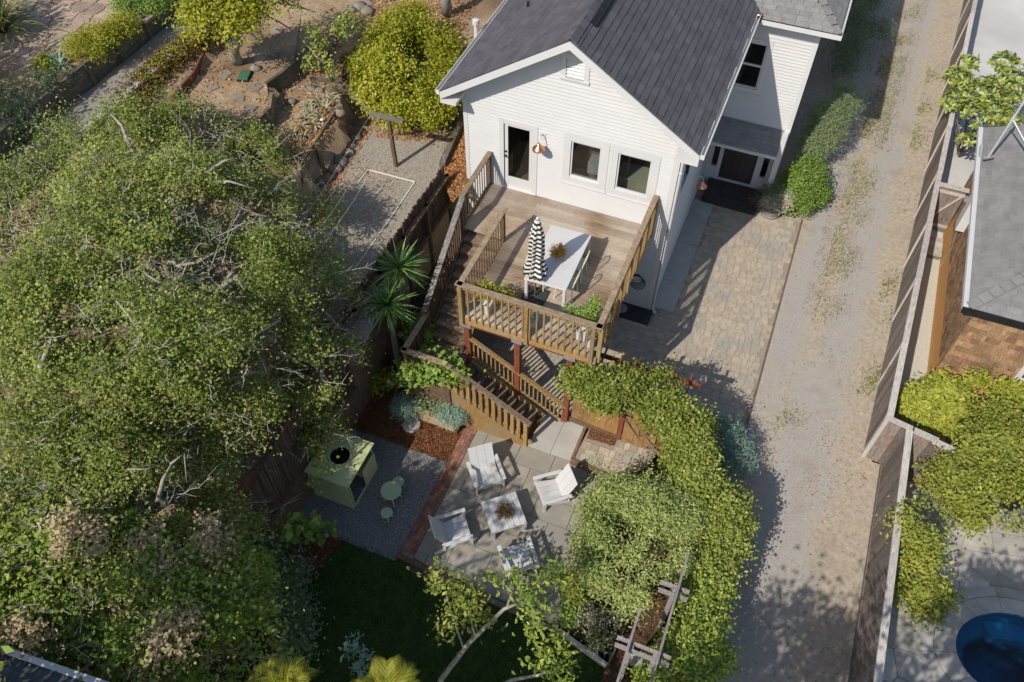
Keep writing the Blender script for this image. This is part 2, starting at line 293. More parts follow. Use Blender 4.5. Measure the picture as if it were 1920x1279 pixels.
L_TWIG = leafmat('grey_twig', (.26, .24, .21), (.42, .39, .35), (.58, .55, .50), gloss=.1, trans=0)
L_FLOWER = leafmat('warm_flower', (.42, .10, .04), (.55, .30, .05), (.65, .50, .12), gloss=.1)

# ------------------------------------------------------------------ foliage
def leaf_mesh(name, c, nrm, L, W, tint, off=(0, 0, 0), fold=.15, tang=None):
    """c (N,3) leaf centres, nrm (N,3) normals; rhombic leaves of four points"""
    N = len(c)
    if tang is None: tang = RNG.normal(size=(N, 3))
    t = tang - nrm * (tang * nrm).sum(1, keepdims=True); t /= np.linalg.norm(t, axis=1, keepdims=True) + 1e-9
    b = np.cross(nrm, t)
    L = np.broadcast_to(np.asarray(L, float).reshape(-1, 1), (N, 1)); W = np.broadcast_to(np.asarray(W, float).reshape(-1, 1), (N, 1))
    V = np.empty((N, 4, 3)); V[:, 0] = c - t * L / 2; V[:, 1] = c + b * W / 2 + nrm * W * fold - t * L * .06; V[:, 2] = c + t * L / 2 - nrm * L * .08; V[:, 3] = c - b * W / 2 + nrm * W * fold - t * L * .06
    return quads_mesh(name, V.reshape(-1, 3) - np.asarray(off, float), tint)
def quads_mesh(name, V, tint):
    n = len(V) // 4; me = bpy.data.meshes.new(name); me.vertices.add(4 * n); me.vertices.foreach_set('co', V.astype(np.float32).ravel())
    me.loops.add(4 * n); me.loops.foreach_set('vertex_index', np.arange(4 * n, dtype=np.int32)); me.polygons.add(n); me.polygons.foreach_set('loop_start', np.arange(0, 4 * n, 4, dtype=np.int32)); me.polygons.foreach_set('loop_total', np.full(n, 4, np.int32))
    me.update(calc_edges=True); a = me.attributes.new('tint', 'FLOAT', 'FACE'); a.data.foreach_set('value', np.clip(tint, 0, 1).astype(np.float32)); return me
def unit(a): return a / (np.linalg.norm(a, axis=1, keepdims=True) + 1e-9)
_K = RNG.normal(size=(7, 3)); _PH = RNG.uniform(0, 6.28, 7)
def noise3(p, s): return np.sin((p @ (_K * s).T) + _PH).mean(1)
def clump_points(lobes, k, rng, low=-.25, shell=.72, gap=-9., gs=1.6, stray=.12):
    lo = np.array(lobes, float); wgt = (lo[:, 3] * lo[:, 4] + lo[:, 3] * lo[:, 5] + lo[:, 4] * lo[:, 5]); wgt /= wgt.sum()
    idx = rng.choice(len(lo), size=k * 3, p=wgt); d = unit(rng.normal(size=(k * 3, 3))); ok = d[:, 2] > low; idx = idx[ok]; d = d[ok]
    rad = shell + (1.06 - shell) * rng.random(len(d)) ** .6; rad = rad * (1 + (rng.random(len(d)) < stray) * rng.random(len(d)) * .4) * (1 + .13 * noise3(lo[idx, :3] + d * 1.3, 2.7))
    p = lo[idx, :3] + d * lo[idx, 3:6] * rad[:, None]
    inside = np.zeros(len(p))
    for j, l in enumerate(lo):
        q = np.linalg.norm((p - l[:3]) / l[3:6], axis=1); inside = np.maximum(inside, np.where(idx == j, 0, q < shell * .9))
    keep = (inside < .5) | (rng.random(len(p)) < .08)
    keep &= noise3(p, gs) > gap + rng.normal(size=len(p)) * .06
    return p[keep][:k], d[keep][:k]
def foliage(name, lobes, k, per, L, W, sig=.16, up=.85, rnd=.6, rng=None, low=-.25, shell=.72, gap=-9., gs=1.6, off=(0, 0, 0), tc=.6, flat=1., tb=0., big=0., stray=.12):
    rng = rng or RNG
    p, d = clump_points(lobes, k, rng, low, shell, gap, gs, stray); n = len(p)
    sg = sig * rng.uniform(.55, 1.35, (n, 1, 1)); q = rng.normal(size=(n, per, 3)) * sg; q[:, :, 2] *= flat
    c = (p[:, None, :] + q).reshape(-1, 3)
    nn = unit(np.repeat(d, per, 0) * .55 + np.array([-.12, -.3, 1.]) * up + rng.normal(size=(n * per, 3)) * rnd)
    tint = np.clip(np.repeat(rng.random(n) * .7 + .15 + .35 * noise3(p, 1.1), per) * tc + rng.random(n * per) * (1 - tc) + tb, 0, 1)
    s = rng.uniform(.5, 1.5, n * per)
    return leaf_mesh(name, c, nn, L * s, W * s, tint, off)
def merge_mesh(name, meshes):
    Vs = []; Ts = []
    for me in meshes:
        a = np.empty(len(me.vertices) * 3, np.float32); me.vertices.foreach_get('co', a); Vs.append(a.reshape(-1, 3)); t = np.empty(len(me.polygons), np.float32); me.attributes['tint'].data.foreach_get('value', t); Ts.append(t); bpy.data.meshes.remove(me)
    return quads_mesh(name, np.concatenate(Vs), np.concatenate(Ts))
def curve_pts(a, b, n=5, bend=.15, rng=random):
    a = Vector(a); b = Vector(b); L = (b - a).length
    return [a.lerp(b, i / n) + (Vector((rng.gauss(0, 1), rng.gauss(0, 1), rng.gauss(0, .7))) * L * bend * .35 * math.sin(math.pi * i / n) if 0 < i < n else Vector((0, 0, 0))) for i in range(n + 1)]
def limbs(mb, base, fork, lobes, r0, r1=.02, subs=3):
    mb.tube(curve_pts(base, fork, 4, .12), [r0, r0 * .92, r0 * .85, r0 * .8, r0 * .75], 9)
    for l in lobes:
        c = Vector(l[:3]); pts = curve_pts(fork, c, 6, .3); n = len(pts)
        mb.tube(pts, [r0 * .55 * (1 - i / n) + r1 for i in range(n)], 6)
        for j in range(subs):
            s = pts[random.randint(2, n - 1)]; e = c + Vector((random.gauss(0, 1), random.gauss(0, 1), random.gauss(.3, .6))).normalized() * max(l[3:6]) * .95
            q = curve_pts(s, e, 4, .3); mb.tube(q, [r0 * .2 * (1 - i / 5) + r1 * .45 for i in range(5)], 5)
def twigs(mb, lobes, n, Lr=(.3, .8), r=.008, rng=random, out=.98):
    for _ in range(n):
        l = rng.choice(lobes); d = Vector((rng.gauss(0, 1), rng.gauss(0, 1), abs(rng.gauss(.5, .8)))).normalized()
        a = Vector((l[0] + d.x * l[3] * out, l[1] + d.y * l[4] * out, l[2] + d.z * l[5] * out)); Lq = rng.uniform(*Lr)
        e = a + (d * .6 + Vector((rng.gauss(0, .7), rng.gauss(0, .7), rng.gauss(.1, .4)))).normalized() * Lq
        q = curve_pts(a - d * .2, e, 5, .14, rng); mb.tube(q, [r * (1.2 - .17 * i) for i in range(6)], 4, cap=False)
        for j in range(3):
            s = q[rng.randint(1, 4)]; e2 = s + ((q[-1] - q[0]).normalized() + Vector((rng.gauss(0, .6), rng.gauss(0, .6), rng.gauss(.1, .4)))).normalized() * Lq * .4; mb.tube([s, s.lerp(e2, .5) + Vector((rng.gauss(0, .02),) * 3), e2], [r * .7, r * .5, r * .3], 4, cap=False)
def lob(px, py, z, r, rz=None): p = P(px, py, z); return (p[0], p[1], z, r, r, rz or r)
def shrub(name, label, cat, lobes, k, per, L, W, lm, base=None, bark=BARKD, group=None, stems=5, rstem=.025, nm='foliage', **kw):
    lo = np.array(lobes); b = base if base is not None else (lo[:, 0].mean(), lo[:, 1].mean(), max(0, (lo[:, 2] - lo[:, 5]).min()))
    t = Thing(name, b, label, cat, group)
    t.part(nm, foliage(nm, lobes, k, per, L, W, off=t.loc, **kw), lm)
    mb = MB()
    for i in range(stems):
        l = random.choice(lobes); q = curve_pts(b, (l[0] + random.gauss(0, .3) * l[3], l[1] + random.gauss(0, .3) * l[4], l[2] + .2 * l[5]), 4, .25); mb.tube(q, [rstem * (1 - .17 * j) for j in range(5)], 5)
    t.part('stem', mb, bark)
    return t
def blades_mb(base, n, L, wd, spread=.9, droop=.5, rng=random, elev=(.2, 1.4)):
    """list of MB, one arching strap leaf each"""
    out = []
    for i in range(n):
        a = rng.uniform(0, 6.283); el = rng.uniform(*elev); l = L * rng.uniform(.7, 1.1); h = Vector((math.cos(a), math.sin(a), 0)); sd = Vector((-math.sin(a), math.cos(a), 0))
        pts = []
        for j in range(5):
            t = j / 4; e = el - droop * t * t * 1.6
            pts.append((pts[-1] if pts else Vector(base)) + ((h * math.cos(e) + Vector((0, 0, math.sin(e)))) * l / 4 if j else Vector((0, 0, 0))))
        ws = [wd * .6, wd, wd * .9, wd * .6, wd * .08]; vs = []
        for p, q in zip(pts, ws): vs += [p - sd * q / 2 + Vector((0, 0, q * .25)), p, p + sd * q / 2 + Vector((0, 0, q * .25))]
        mb = MB(); mb.add(vs, [(3 * j + k, 3 * j + k + 1, 3 * j + k + 4, 3 * j + k + 3) for j in range(4) for k in (0, 1)]); out.append(mb)
    return out
def scatter(name, poly, z, n, L, W, lm, label, cat='', flat=.25, rng=None, clump=0., ztop=.01, dens=None):
    rng = rng or RNG; pl = np.array([(p[0], p[1]) for p in poly]); lo = pl.min(0); hi = pl.max(0); pts = rng.uniform(lo, hi, (n * 3, 2))
    pts = pts[inpoly(pts, pl)]
    if clump: pts = pts[noise3(np.c_[pts, np.zeros(len(pts))], 1.3) > clump - 1 + rng.normal(size=len(pts)) * .15]
    pts = pts[:n]; zz = np.array([z(x, y) for x, y in pts]) if callable(z) else np.full(len(pts), z)
    c = np.c_[pts, zz + ztop + rng.random(len(pts)) * .015]; nn = unit(np.array([0, 0, 1.]) + rng.normal(size=(len(pts), 3)) * flat); s = rng.uniform(.6, 1.4, len(pts))
    return leaf_mesh(name, c, nn, L * s, W * s, rng.random(len(pts)))
def inpoly(p, poly):
    x, y = p[:, 0], p[:, 1]; r = np.zeros(len(p), bool); n = len(poly)
    for i in range(n):
        x0, y0 = poly[i][:2]; x1, y1 = poly[(i + 1) % n][:2]
        c = ((y0 > y) != (y1 > y)); r ^= c & (x < (x1 - x0) * (y - y0) / (y1 - y0 + 1e-12) + x0)
    return r
def tufts(poly, z, n, h, wd, rng=None, lean=.5, clump=0.):
    rng = rng or RNG; pl = np.array([(p[0], p[1]) for p in poly]); pts = rng.uniform(pl.min(0), pl.max(0), (n * 4, 2)); pts = pts[inpoly(pts, pl)]
    if clump: pts = pts[noise3(np.c_[pts, np.zeros(len(pts))], 2.2) > clump - 1 + rng.normal(size=len(pts)) * .2]
    pts = pts[:n]; N = len(pts); zz = np.array([z(x, y) for x, y in pts]) if callable(z) else np.full(N, z); base = np.c_[pts, zz]
    a = rng.uniform(0, 6.283, N); H = h * rng.uniform(.5, 1.4, N); sd = np.c_[np.cos(a), np.sin(a), np.zeros(N)] * wd / 2; up = np.c_[rng.normal(size=N) * lean, rng.normal(size=N) * lean, np.ones(N)] * H[:, None]
    V = np.empty((N, 4, 3)); V[:, 0] = base - sd; V[:, 1] = base + sd; V[:, 2] = base + up + sd * .25; V[:, 3] = base + up - sd * .25
    return V.reshape(-1, 3), rng.random(N)
def voronoi(pts, nb=14):
    """convex cell (list of xy) of each point"""
    pts = np.asarray(pts); cells = []
    for i, p in enumerate(pts):
        d = np.linalg.norm(pts - p, axis=1); near = np.argsort(d)[1:nb + 1]; R = d[near[-1]]
        c = [p + R * np.array(q) for q in ((-1, -1), (1, -1), (1, 1), (-1, 1))]
        for j in near:
            m = (p + pts[j]) / 2; nv = pts[j] - p; out = []
            for k in range(len(c)):
                a, b = c[k], c[(k + 1) % len(c)]; da = (a - m) @ nv; db = (b - m) @ nv
                if da <= 0: out.append(a)
                if da * db < 0: out.append(a + (b - a) * da / (da - db))
            c = out
            if not c: break
        cells.append(c)
    return cells
def shrink(c, g):
    c = np.array(c); m = c.mean(0); d = np.linalg.norm(c - m, axis=1, keepdims=True); return [tuple(q) for q in m + (c - m) * np.clip(1 - g / np.maximum(d, 1e-3), .3, 1)]
def rough_poly(c, rng=random, amp=.02):
    out = []
    for i in range(len(c)):
        a = c[i]; b = c[(i + 1) % len(c)]; out.append(a); L = math.dist(a, b)
        if L > .15: out.append(((a[0] + b[0]) / 2 + rng.gauss(0, amp), (a[1] + b[1]) / 2 + rng.gauss(0, amp)))
    return out

# ------------------------------------------------------------------ ground and terrain
def pxs(z, *pts): return [tuple(P(a, b, z)[:2]) for a, b in pts]
ZG, ZT1, ZIR, ZT2, ZPATH, ZTOP = 3.0, 3.88, 3.95, 4.36, 4.8, 5.35
PG = np.array(pxs(ZG, (842, 285), (868, 230), (850, 215), (770, 235), (700, 245), (655, 268), (640, 282), (600, 330), (585, 360), (560, 430), (560, 640), (690, 640), (720, 560)))
PLS = np.array(pxs(3.04, (882, 225), (886, 330), (868, 362), (846, 385), (832, 356), (828, 306), (846, 262), (862, 222)))
PIR = np.array(pxs(ZIR, (535, 275), (570, 190), (612, 165), (640, 178), (634, 200), (566, 302), (540, 330)))
PT1 = np.array(pxs(ZT1, (432, 300), (507, 222), (520, 195), (512, 168), (558, 122), (592, 118), (620, 138), (650, 185), (600, 330), (520, 360), (440, 340)))
PT2 = np.array(pxs(ZT2, (300, 215), (375, 140), (432, 68), (455, 50), (500, 20), (565, 20), (552, 110), (500, 158), (506, 200), (440, 268), (360, 330), (300, 300)))
def hz_vec(p):
    x, y = p[:, 0], p[:, 1]
    A = np.where(y < -4, np.clip(3.0 + (y + 4) * .3, .7, 3.0), 3.0 + np.clip((y - .6) * .35, 0, 1.3))
    s = np.clip((-9 - x) / 4.2, 0, 1); s = s * s * (3 - 2 * s); z = A + (4.45 - A) * s
    z = np.where(x < -13.2, 4.45 + np.clip((-13.2 - x) / 1.1, 0, 1) * .3, z); z = np.where(x < -14.35, ZPATH - .03, z); z = np.where(x < -15.55, ZTOP, z)
    for poly, h in ((PT2, ZT2), (PT1, ZT1), (PG, ZG), (PIR, ZIR), (PLS, 3.02)): z = np.where(inpoly(p, poly), h, z)
    return z
def hz(x, y): return float(hz_vec(np.array([[x, y]]))[0])
def lump(x, y): return .035 * (np.sin(x * 2.1 + y * 1.3) + np.sin(x * 4.7 - y * 3.9) * .6)
xs = np.arange(-34, -6.02, .14); xs[-1] = -6.03; ys = np.arange(-18, 26, .16); gx, gy = np.meshgrid(xs, ys, indexing='ij'); gp = np.c_[gx.ravel(), gy.ravel()]
gz = hz_vec(gp) + lump(gp[:, 0], gp[:, 1]) * (gp[:, 0] < -6.5) * .5 - .02
nx, ny = len(xs), len(ys); I = np.arange(nx * ny).reshape(nx, ny); Q = np.stack([I[:-1, :-1], I[1:, :-1], I[1:, 1:], I[:-1, 1:]], -1).reshape(-1, 4)
me = bpy.data.meshes.new('hillside'); me.from_pydata(np.c_[gp, gz].tolist(), [], Q.tolist()); structure('hillside', me, DIRT, smooth=True)
structure('ground', MB().sheet([(-150, -150), (150, -150), (150, 150), (-150, 150)], -1.6), DIRTF)
structure('garden_soil', MB().sheet([(-6.05, -60), (3.05, -60), (3.05, -4.2), (-6.05, -4.2)], -.25), SOIL)
mb = MB().b2((-34, 10, -.4), (-6.0, 26, 2.9)); mb.b2((-6.1, .2, -.4), (-5.52, 20, 3.02)); structure('hill_bank', mb, DIRT)

def drive_mat():
    m = bpy.data.materials.new('gravel_drive'); m.use_nodes = True; n = m.node_tree.nodes; L = m.node_tree.links; b = n['Principled BSDF']; b.inputs['Roughness'].default_value = 1; b.inputs['Specular IOR Level'].default_value = .1
    g = n.new('ShaderNodeNewGeometry'); sp = n.new('ShaderNodeSeparateXYZ'); L.new(g.outputs['Position'], sp.inputs[0])
    def N(sc, det=5): q = n.new('ShaderNodeTexNoise'); q.inputs['Scale'].default_value = sc; q.inputs['Detail'].default_value = det; L.new(g.outputs['Position'], q.inputs['Vector']); return q.outputs['Fac']
    def ma(op, a, bb):
        q = n.new('ShaderNodeMath'); q.operation = op
        for i, v in enumerate((a, bb)):
            if isinstance(v, (int, float)): q.inputs[i].default_value = v
            else: L.new(v, q.inputs[i])
        return q.outputs[0]
    def rng(v, a, bb, c=0., d=1.):
        q = n.new('ShaderNodeMapRange'); q.interpolation_type = 'SMOOTHSTEP'
        for i, k in enumerate((a, bb, c, d)): q.inputs[1 + i].default_value = k
        L.new(v, q.inputs[0]); return q.outputs[0]
    def mix(f, a, bb):
        q = n.new('ShaderNodeMix'); q.data_type = 'RGBA'; L.new(f, q.inputs[0])
        for i, v in ((6, a), (7, bb)):
            if isinstance(v, tuple): q.inputs[i].default_value = (*v, 1)
            else: L.new(v, q.inputs[i])
        return q.outputs[2]
    x = ma('ADD', sp.outputs[0], ma('MULTIPLY', ma('SUBTRACT', N(.7), .5), 1.1)); xl = ma('SUBTRACT', x, ma('MULTIPLY', sp.outputs[1], .028))
    fine = N(85, 3); grey = mix(rng(fine, .3, .7), (.30, .275, .245), (.52, .485, .44)); tan = mix(rng(N(9), .3, .7), (.34, .28, .21), (.50, .425, .33)); tan = mix(rng(fine, .35, .75), tan, (.47, .415, .34))
    t1 = ma('SUBTRACT', 1., rng(ma('ABSOLUTE', ma('SUBTRACT', xl, 3.78), 0), .3, .62)); t2 = ma('SUBTRACT', 1., rng(ma('ABSOLUTE', ma('SUBTRACT', xl, 5.22), 0), .28, .55))
    south = rng(sp.outputs[1], -1.5, 1.0, 1., 0.); mid = ma('MULTIPLY', south, ma('SUBTRACT', 1., rng(ma('ABSOLUTE', ma('SUBTRACT', xl, 5.0), 0), .45, 1.0)))
    tr = ma('MAXIMUM', ma('MULTIPLY', ma('MAXIMUM', t1, t2), rng(sp.outputs[1], -3, .5, .35, 1.)), mid)
    c = mix(ma('MULTIPLY', tr, rng(N(2.2), .25, .5, .55, 1.)), tan, grey)
    c = mix(ma('MULTIPLY', rng(N(1.1, 8), .52, .72), .35), c, (.29, .225, .16))
    L.new(c, b.inputs['Base Color']); bp = n.new('ShaderNodeBump'); bp.inputs['Strength'].default_value = .8; bp.inputs['Distance'].default_value = .02; L.new(fine, bp.inputs['Height']); L.new(bp.outputs[0], b.inputs['Normal'])
    return m
structure('gravel_driveway', MB().sheet([(3.0, -60), (6.85, -60), (6.85, -2.7), (6.5, -2.7), (9.2, 60), (-6.0, 60), (-6.0, 5.0), (3.0, 5.0)], -.02), drive_mat())
# weeds and dry grass on the driveway
V1, T1_ = tufts([(4.3, .6), (5.05, .6), (5.9, 26), (4.8, 26)], -.02, 5200, .06, .022, clump=1.2); solo('dry_grass', quads_mesh('dry_grass', V1, T1_), L_WEED, None, None, kind='stuff')
V1, T1_ = tufts([(4.0, 1.5), (5.3, 1.5), (6.2, 26), (4.3, 26)], -.02, 9000, .05, .014, clump=.95); solo('straw_grass', quads_mesh('straw_grass', V1, T1_), L_STRAW, None, None, kind='stuff')
V1, T1_ = tufts([(5.85, -2), (6.28, -2), (7.0, 16), (6.3, 16)], -.02, 3000, .08, .028, clump=1.2); solo('fence_weeds', quads_mesh('fence_weeds', V1, T1_), L_WEED, None, None, kind='stuff')
V1, T1_ = tufts([(4.0, -3), (5.6, -3), (5.6, 1), (4.2, 1)], -.02, 1200, .06, .022, clump=1.3); solo('track_weeds', quads_mesh('track_weeds', V1, T1_), L_WEED, None, None, kind='stuff')
solo('drive_pebbles', scatter('drive_pebbles', [(3.4, -10), (6.6, -10), (6.6, 10), (3.4, 10)], -.02, 3000, .03, .024, L_PEB, '', flat=.5), L_PEB, None, None, kind='stuff')
solo('drive_litter', scatter('drive_litter', [(4.6, -10), (6.7, -10), (6.4, 4), (5.4, 2)], -.02, 520, .06, .035, L_FALLP, '', flat=.4, clump=1.1), L_FALLP, None, None, kind='stuff')

# neighbour's concrete on the far side of the fence
structure('side_path', MB().sheet([(6.33, -2.6), (7.75, -2.9), (7.75, 6.0), (6.70, 6.0)], -.012), SPECK)
structure('concrete_pad', MB().sheet([(6.70, 6.0), (30, 6.0), (30, 40), (8.16, 40)], -.012), LIGHTC)

# ------------------------------------------------------------------ paver driveway: pavers one by one
def pave(x0, x1, y0, y1, seed):
    rr = random.Random(seed); y = y0; out = []
    while y < y1:
        h = rr.choice((.14, .205, .205)); x = x0 - rr.uniform(0, .2)
        while x < x1:
            wd = rr.choice((.14, .205, .205, .28)); out.append((x, y, x + wd, y + h)); x += wd
        y += h
    return out
def pavers(root, cells, z, m, keep, nmax=300, ref=None):
    cells = [c for c in cells if keep((c[0] + c[2]) / 2, (c[1] + c[3]) / 2)]
    cells.sort(key=lambda c: np.linalg.norm(np.array([(c[0] + c[2]) / 2, (c[1] + c[3]) / 2, z]) - CAM) if ref is None else ref(c))
    rest = MB()
    for i, c in enumerate(cells):
        mb = MB() if i < nmax else rest; dz = random.uniform(-.003, .004); g = .004
        mb.b2((c[0] + g, c[1] + g, z - .05), (c[2] - g, c[3] - g, z + dz))
        if i < nmax: link('paver', mb.mesh('paver'), m, root)
    if rest.v: link('paver_field', rest.mesh('paver_field'), m, root)['kind'] = 'stuff'
drv = structure('paver_driveway', MB().b2((-5.4, -4.25, -.2), (3.36, 5.2, -.012)), SAND)
pavers(drv, pave(-3.6, 3.36, -4.2, 5.15, 3), .014, PAVER, lambda x, y: x < 3.28 and (x > .66 or y < -.02) and not (-1.3 < x < .14 and y > -.62) and not (y > 4.93 and x < 1.98), ref=lambda c: -(c[0] * .8 - abs(c[1] + .5) * .5))
structure('drive_edging', MB().b2((3.37, -4.3, -.2), (3.41, 5.3, .022)), BROWNR)
sw = structure('side_walk', MB().b2((.02, .1, -.2), (.66, 5.0, .012)), CONC)
for ya, yb in ((.12, 1.25), (1.27, 2.9), (2.92, 4.94)): link('concrete_panel', MB().b2((.03, ya, 0), (.65, yb, .03)).mesh('concrete_panel'), CONC, sw)
structure('drain_mat', MB().b2((-1.3, -.62, -.1), (.12, -.015, .02)), DKGREY)
mb = MB().lathe((-.76, -.28, .018), [(.0, 0), (.17, 0), (.175, .02), (.15, .035), (0, .04)], 22, close=False); solo('stepping_stone', mb, M('pebble_mosaic', (.16, .15, .14), (.42, .41, .38), scale=40, detail=2, rough=.9), 'round pebbled stepping stone on the dark mat below the deck', 'stepping stone', loc=(-.76, -.28, .02))
mb = MB()
for k in range(7): a = k * .9; mb.rock((.14 + .05 * math.cos(a) + .02 * k, -.08 - .08 * math.sin(a), .03), (.05, .05, .035), seed=k)
solo('splash_stones', mb, ROCK, 'few brown stones below the downspout at the house corner', 'stones', loc=(.15, -.1, 0), kind='stuff')

# patio level
ZP = -.15
patio = structure('patio', MB().b2((-3.0, -9.5, -.6), (.95, -4.2, ZP - .012)), M('tile_joint', (.10, .09, .07), (.16, .14, .11), scale=20))
PATP = [(-2.98, -9.2), (.62, -9.42), (.93, -5.52), (-.45, -5.42), (-2.98, -5.36)]; pa = np.array(PATP)
y = -9.6; row = 0
while y < -5.3:
    x = -3.6 + .46 * (row % 2)
    while x < 1.2:
        c = [(max(min(q[0], .62 + (.31 / 3.9) * (q[1] + 9.42)), -2.98), max(min(q[1], -5.42), -9.2 - (q[0] + 2.98) * .06)) for q in ((x, y), (x + .91, y), (x + .91, y + .6), (x, y + .6))]
        if (c[1][0] - c[0][0]) > .1 and (c[2][1] - c[1][1]) > .08: link('slab', MB().prism(shrink(c, .008), ZP - .06, ZP + random.uniform(-.002, .003)).mesh('slab'), SLAB, patio)
        x += .915
    y += .605; row += 1
link('step_slab', MB().prism([(-1.62, -5.41), (-1.02, -5.41), (-1.0, -4.3), (-1.55, -4.3)], ZP - .05, ZP + .02).mesh('step_slab'), CONC, patio)
link('step_slab', MB().prism([(-1.01, -5.41), (-.47, -5.41), (-.36, -4.3), (-.99, -4.3)], ZP - .05, ZP + .023).mesh('step_slab'), CONC, patio)
lan = structure('gate_landing', MB().prism([(-.40, -5.46), (.86, -5.52), (1.38, -4.95), (1.5, -4.3), (-.3, -4.3)], -.3, .012), SAND)
LP = [(-.33, -5.38), (.84, -5.46), (1.28, -4.98), (1.42, -4.52), (.46, -4.52), (.42, -4.78), (-.28, -4.78)]; lpa = np.array(LP)
pavers(lan, pave(-.33, 1.5, -5.38, -4.5, 9), .035, PAVERY, lambda x, y: bool(inpoly(np.array([[x, y]]), lpa)[0]))
solo('landing_mulch', scatter('landing_mulch', [(-.28, -4.74), (.42, -4.72), (.42, -4.42), (-.28, -4.42)], .03, 900, .04, .02, L_CHIP, '', flat=.6), L_CHIP, None, None, kind='stuff')
t = Thing('timber_edging', (0, -5.5, -.15), 'brown timber edging round the step between slabs and paver landing', 'edging')
for a, b in (((-.42, -4.3), (-.42, -5.44)), ((-.44, -5.46), (.88, -5.56)), ((.88, -5.56), (.9, -5.75))): t.part('timber', MB().beam((*a, -.07), (*b, -.07), .075, .25), BROWNR)
t = Thing('timber_edging', (.8, -7.5, -.15), 'low timber edging along the shrub side of the patio', 'edging'); t.part('timber', MB().beam((.97, -5.75, -.1), (.66, -9.5, -.1), .06, .14), TIMBERG)
t = Thing('timber_edging', (-1, -9.4, -.15), 'brown timber edging between the patio and the lawn', 'edging')
t.part('timber', MB().beam((-3.35, -9.27, -.12), (-1.1, -9.42, -.12), .1, .1), BROWNR); t.part('timber', MB().beam((-1.1, -9.42, -.12), (.7, -9.54, -.12), .1, .1), TIMBERG)
# brick strip, blue gravel, mulch, lawn
bs = structure('brick_strip', MB().b2((-3.32, -9.22, -.6), (-3.0, -5.0, ZP - .015)), SAND); rest = MB(); cnt = 0; y = -9.2; row = 0
while y < -5.05:
    for k in range(4):
        q = MB() if cnt < 300 else rest; x = -3.315 + k * .078; y0 = y + (.1 if k % 2 else 0); q.b2((x + .003, y0 + .003, ZP - .07), (x + .074, y0 + .2, ZP + random.uniform(-.004, .006))); cnt += 1
        if q is not rest: link('brick', q.mesh('brick'), BRICK, bs)
    y += .206
structure('gravel_court', MB().b2((-6.0, -9.4, -.6), (-3.33, -6.5, ZP - .01)), GRAVEL)
solo('court_pebbles', scatter('court_pebbles', [(-5.7, -9.35), (-3.34, -9.25), (-3.34, -6.6), (-5.7, -6.55)], ZP - .01, 14000, .022, .018, L_PEB, '', flat=.6), L_PEB, None, None, kind='stuff')
structure('mulch_bed', MB().prism([(-6, -6.6), (-3.32, -6.6), (-3.3, -5.1), (-1.6, -5.42), (-1.55, -4.3), (-6, -3.6)], -.6, ZP - .005), MULCH)
solo('mulch_chips', scatter('mulch_chips', [(-5.95, -6.62), (-3.33, -6.6), (-3.33, -5.7), (-4.9, -5.6), (-5.95, -4.5)], ZP, 9000, .05, .018, L_CHIP, '', flat=.7), L_CHIP, None, None, kind='stuff')
structure('lower_mulch', MB().prism([(-6, -9.4), (-4.7, -9.35), (-4.95, -10.4), (-5.3, -11.5), (-6.1, -12)], -.6, -.17), MULCH)
solo('lower_chips', scatter('lower_chips', [(-6, -9.4), (-4.7, -9.35), (-4.95, -10.4), (-5.4, -11.5), (-6.1, -12)], -.165, 4000, .05, .018, L_CHIP, '', flat=.7), L_CHIP, None, None, kind='stuff')
LAWNP = [(-4.7, -9.36), (-3.3, -9.3), (.7, -9.58), (1.9, -9.9), (1.9, -14), (-5.2, -14), (-5.3, -11.5), (-4.95, -10.4)]
structure('lawn', MB().prism(LAWNP, -.6, -.18), LAWN)
V1, T1_ = tufts(LAWNP, -.18, 24000, .075, .018); solo('lawn_grass', quads_mesh('lawn_grass', V1, T1_), L_GRASS, None, None, kind='stuff')
structure('bed_soil', MB().prism([(.72, -9.5), (.98, -5.6), (1.4, -5.0), (2.0, -4.7), (2.9, -6.0), (3.3, -9), (3.4, -14), (1.9, -14), (1.9, -9.6)], -.6, -.03), SOIL)
solo('bed_chips', scatter('bed_chips', [(.86, -5.6), (1.4, -4.95), (1.9, -4.7), (2.8, -6.2), (3.1, -9), (3.2, -13), (1.9, -13), (1.9, -9.5)], -.03, 7000, .05, .02, L_CHIP, '', flat=.7), L_CHIP, None, None, kind='stuff')
structure('yucca_bed', MB().prism([(-6, -4.35), (-4.86, -4.35), (-4.86, -.1), (-5.5, .2), (-6, .2)], -.6, .95), SOIL)

# ------------------------------------------------------------------ pool terrace on the right
PC = P(1905, 1232, -.02)
ang = [2 * math.pi * k / 40 for k in range(40)]
def pe(s, a): r = 1.0 * s; q = Matrix.Rotation(math.radians(18), 2); v = q @ Vector((1.25 * r * math.cos(a), .95 * r * math.sin(a))); return (PC[0] + v.x, PC[1] + v.y)
ring = []
for k in range(96):
    a = 2 * math.pi * k / 96; e = pe(1.0, a); dx, dy = e[0] - PC[0], e[1] - PC[1]
    ts = [t for t in ((40 - PC[0]) / dx if dx > 1e-6 else 1e9, (6.84 - PC[0]) / dx if dx < -1e-6 else 1e9, (-2.9 - PC[1]) / dy if dy > 1e-6 else 1e9, (-60 - PC[1]) / dy if dy < -1e-6 else 1e9)]
    ring.append((e, (PC[0] + dx * min(ts), PC[1] + dy * min(ts))))
pool = structure('pool_terrace', MB().add([(*r[0], -.016) for r in ring] + [(*r[1], -.016) for r in ring], [(k, 96 + k, 96 + (k + 1) % 96, (k + 1) % 96) for k in range(96)]), M('pool_mortar', (.27, .255, .225), (.34, .325, .29), scale=5))
pts = []
for i in range(16):
    for j in range(14): pts.append((6.6 + i * .62 + random.uniform(-.2, .2), -10 + j * .62 + random.uniform(-.2, .2)))
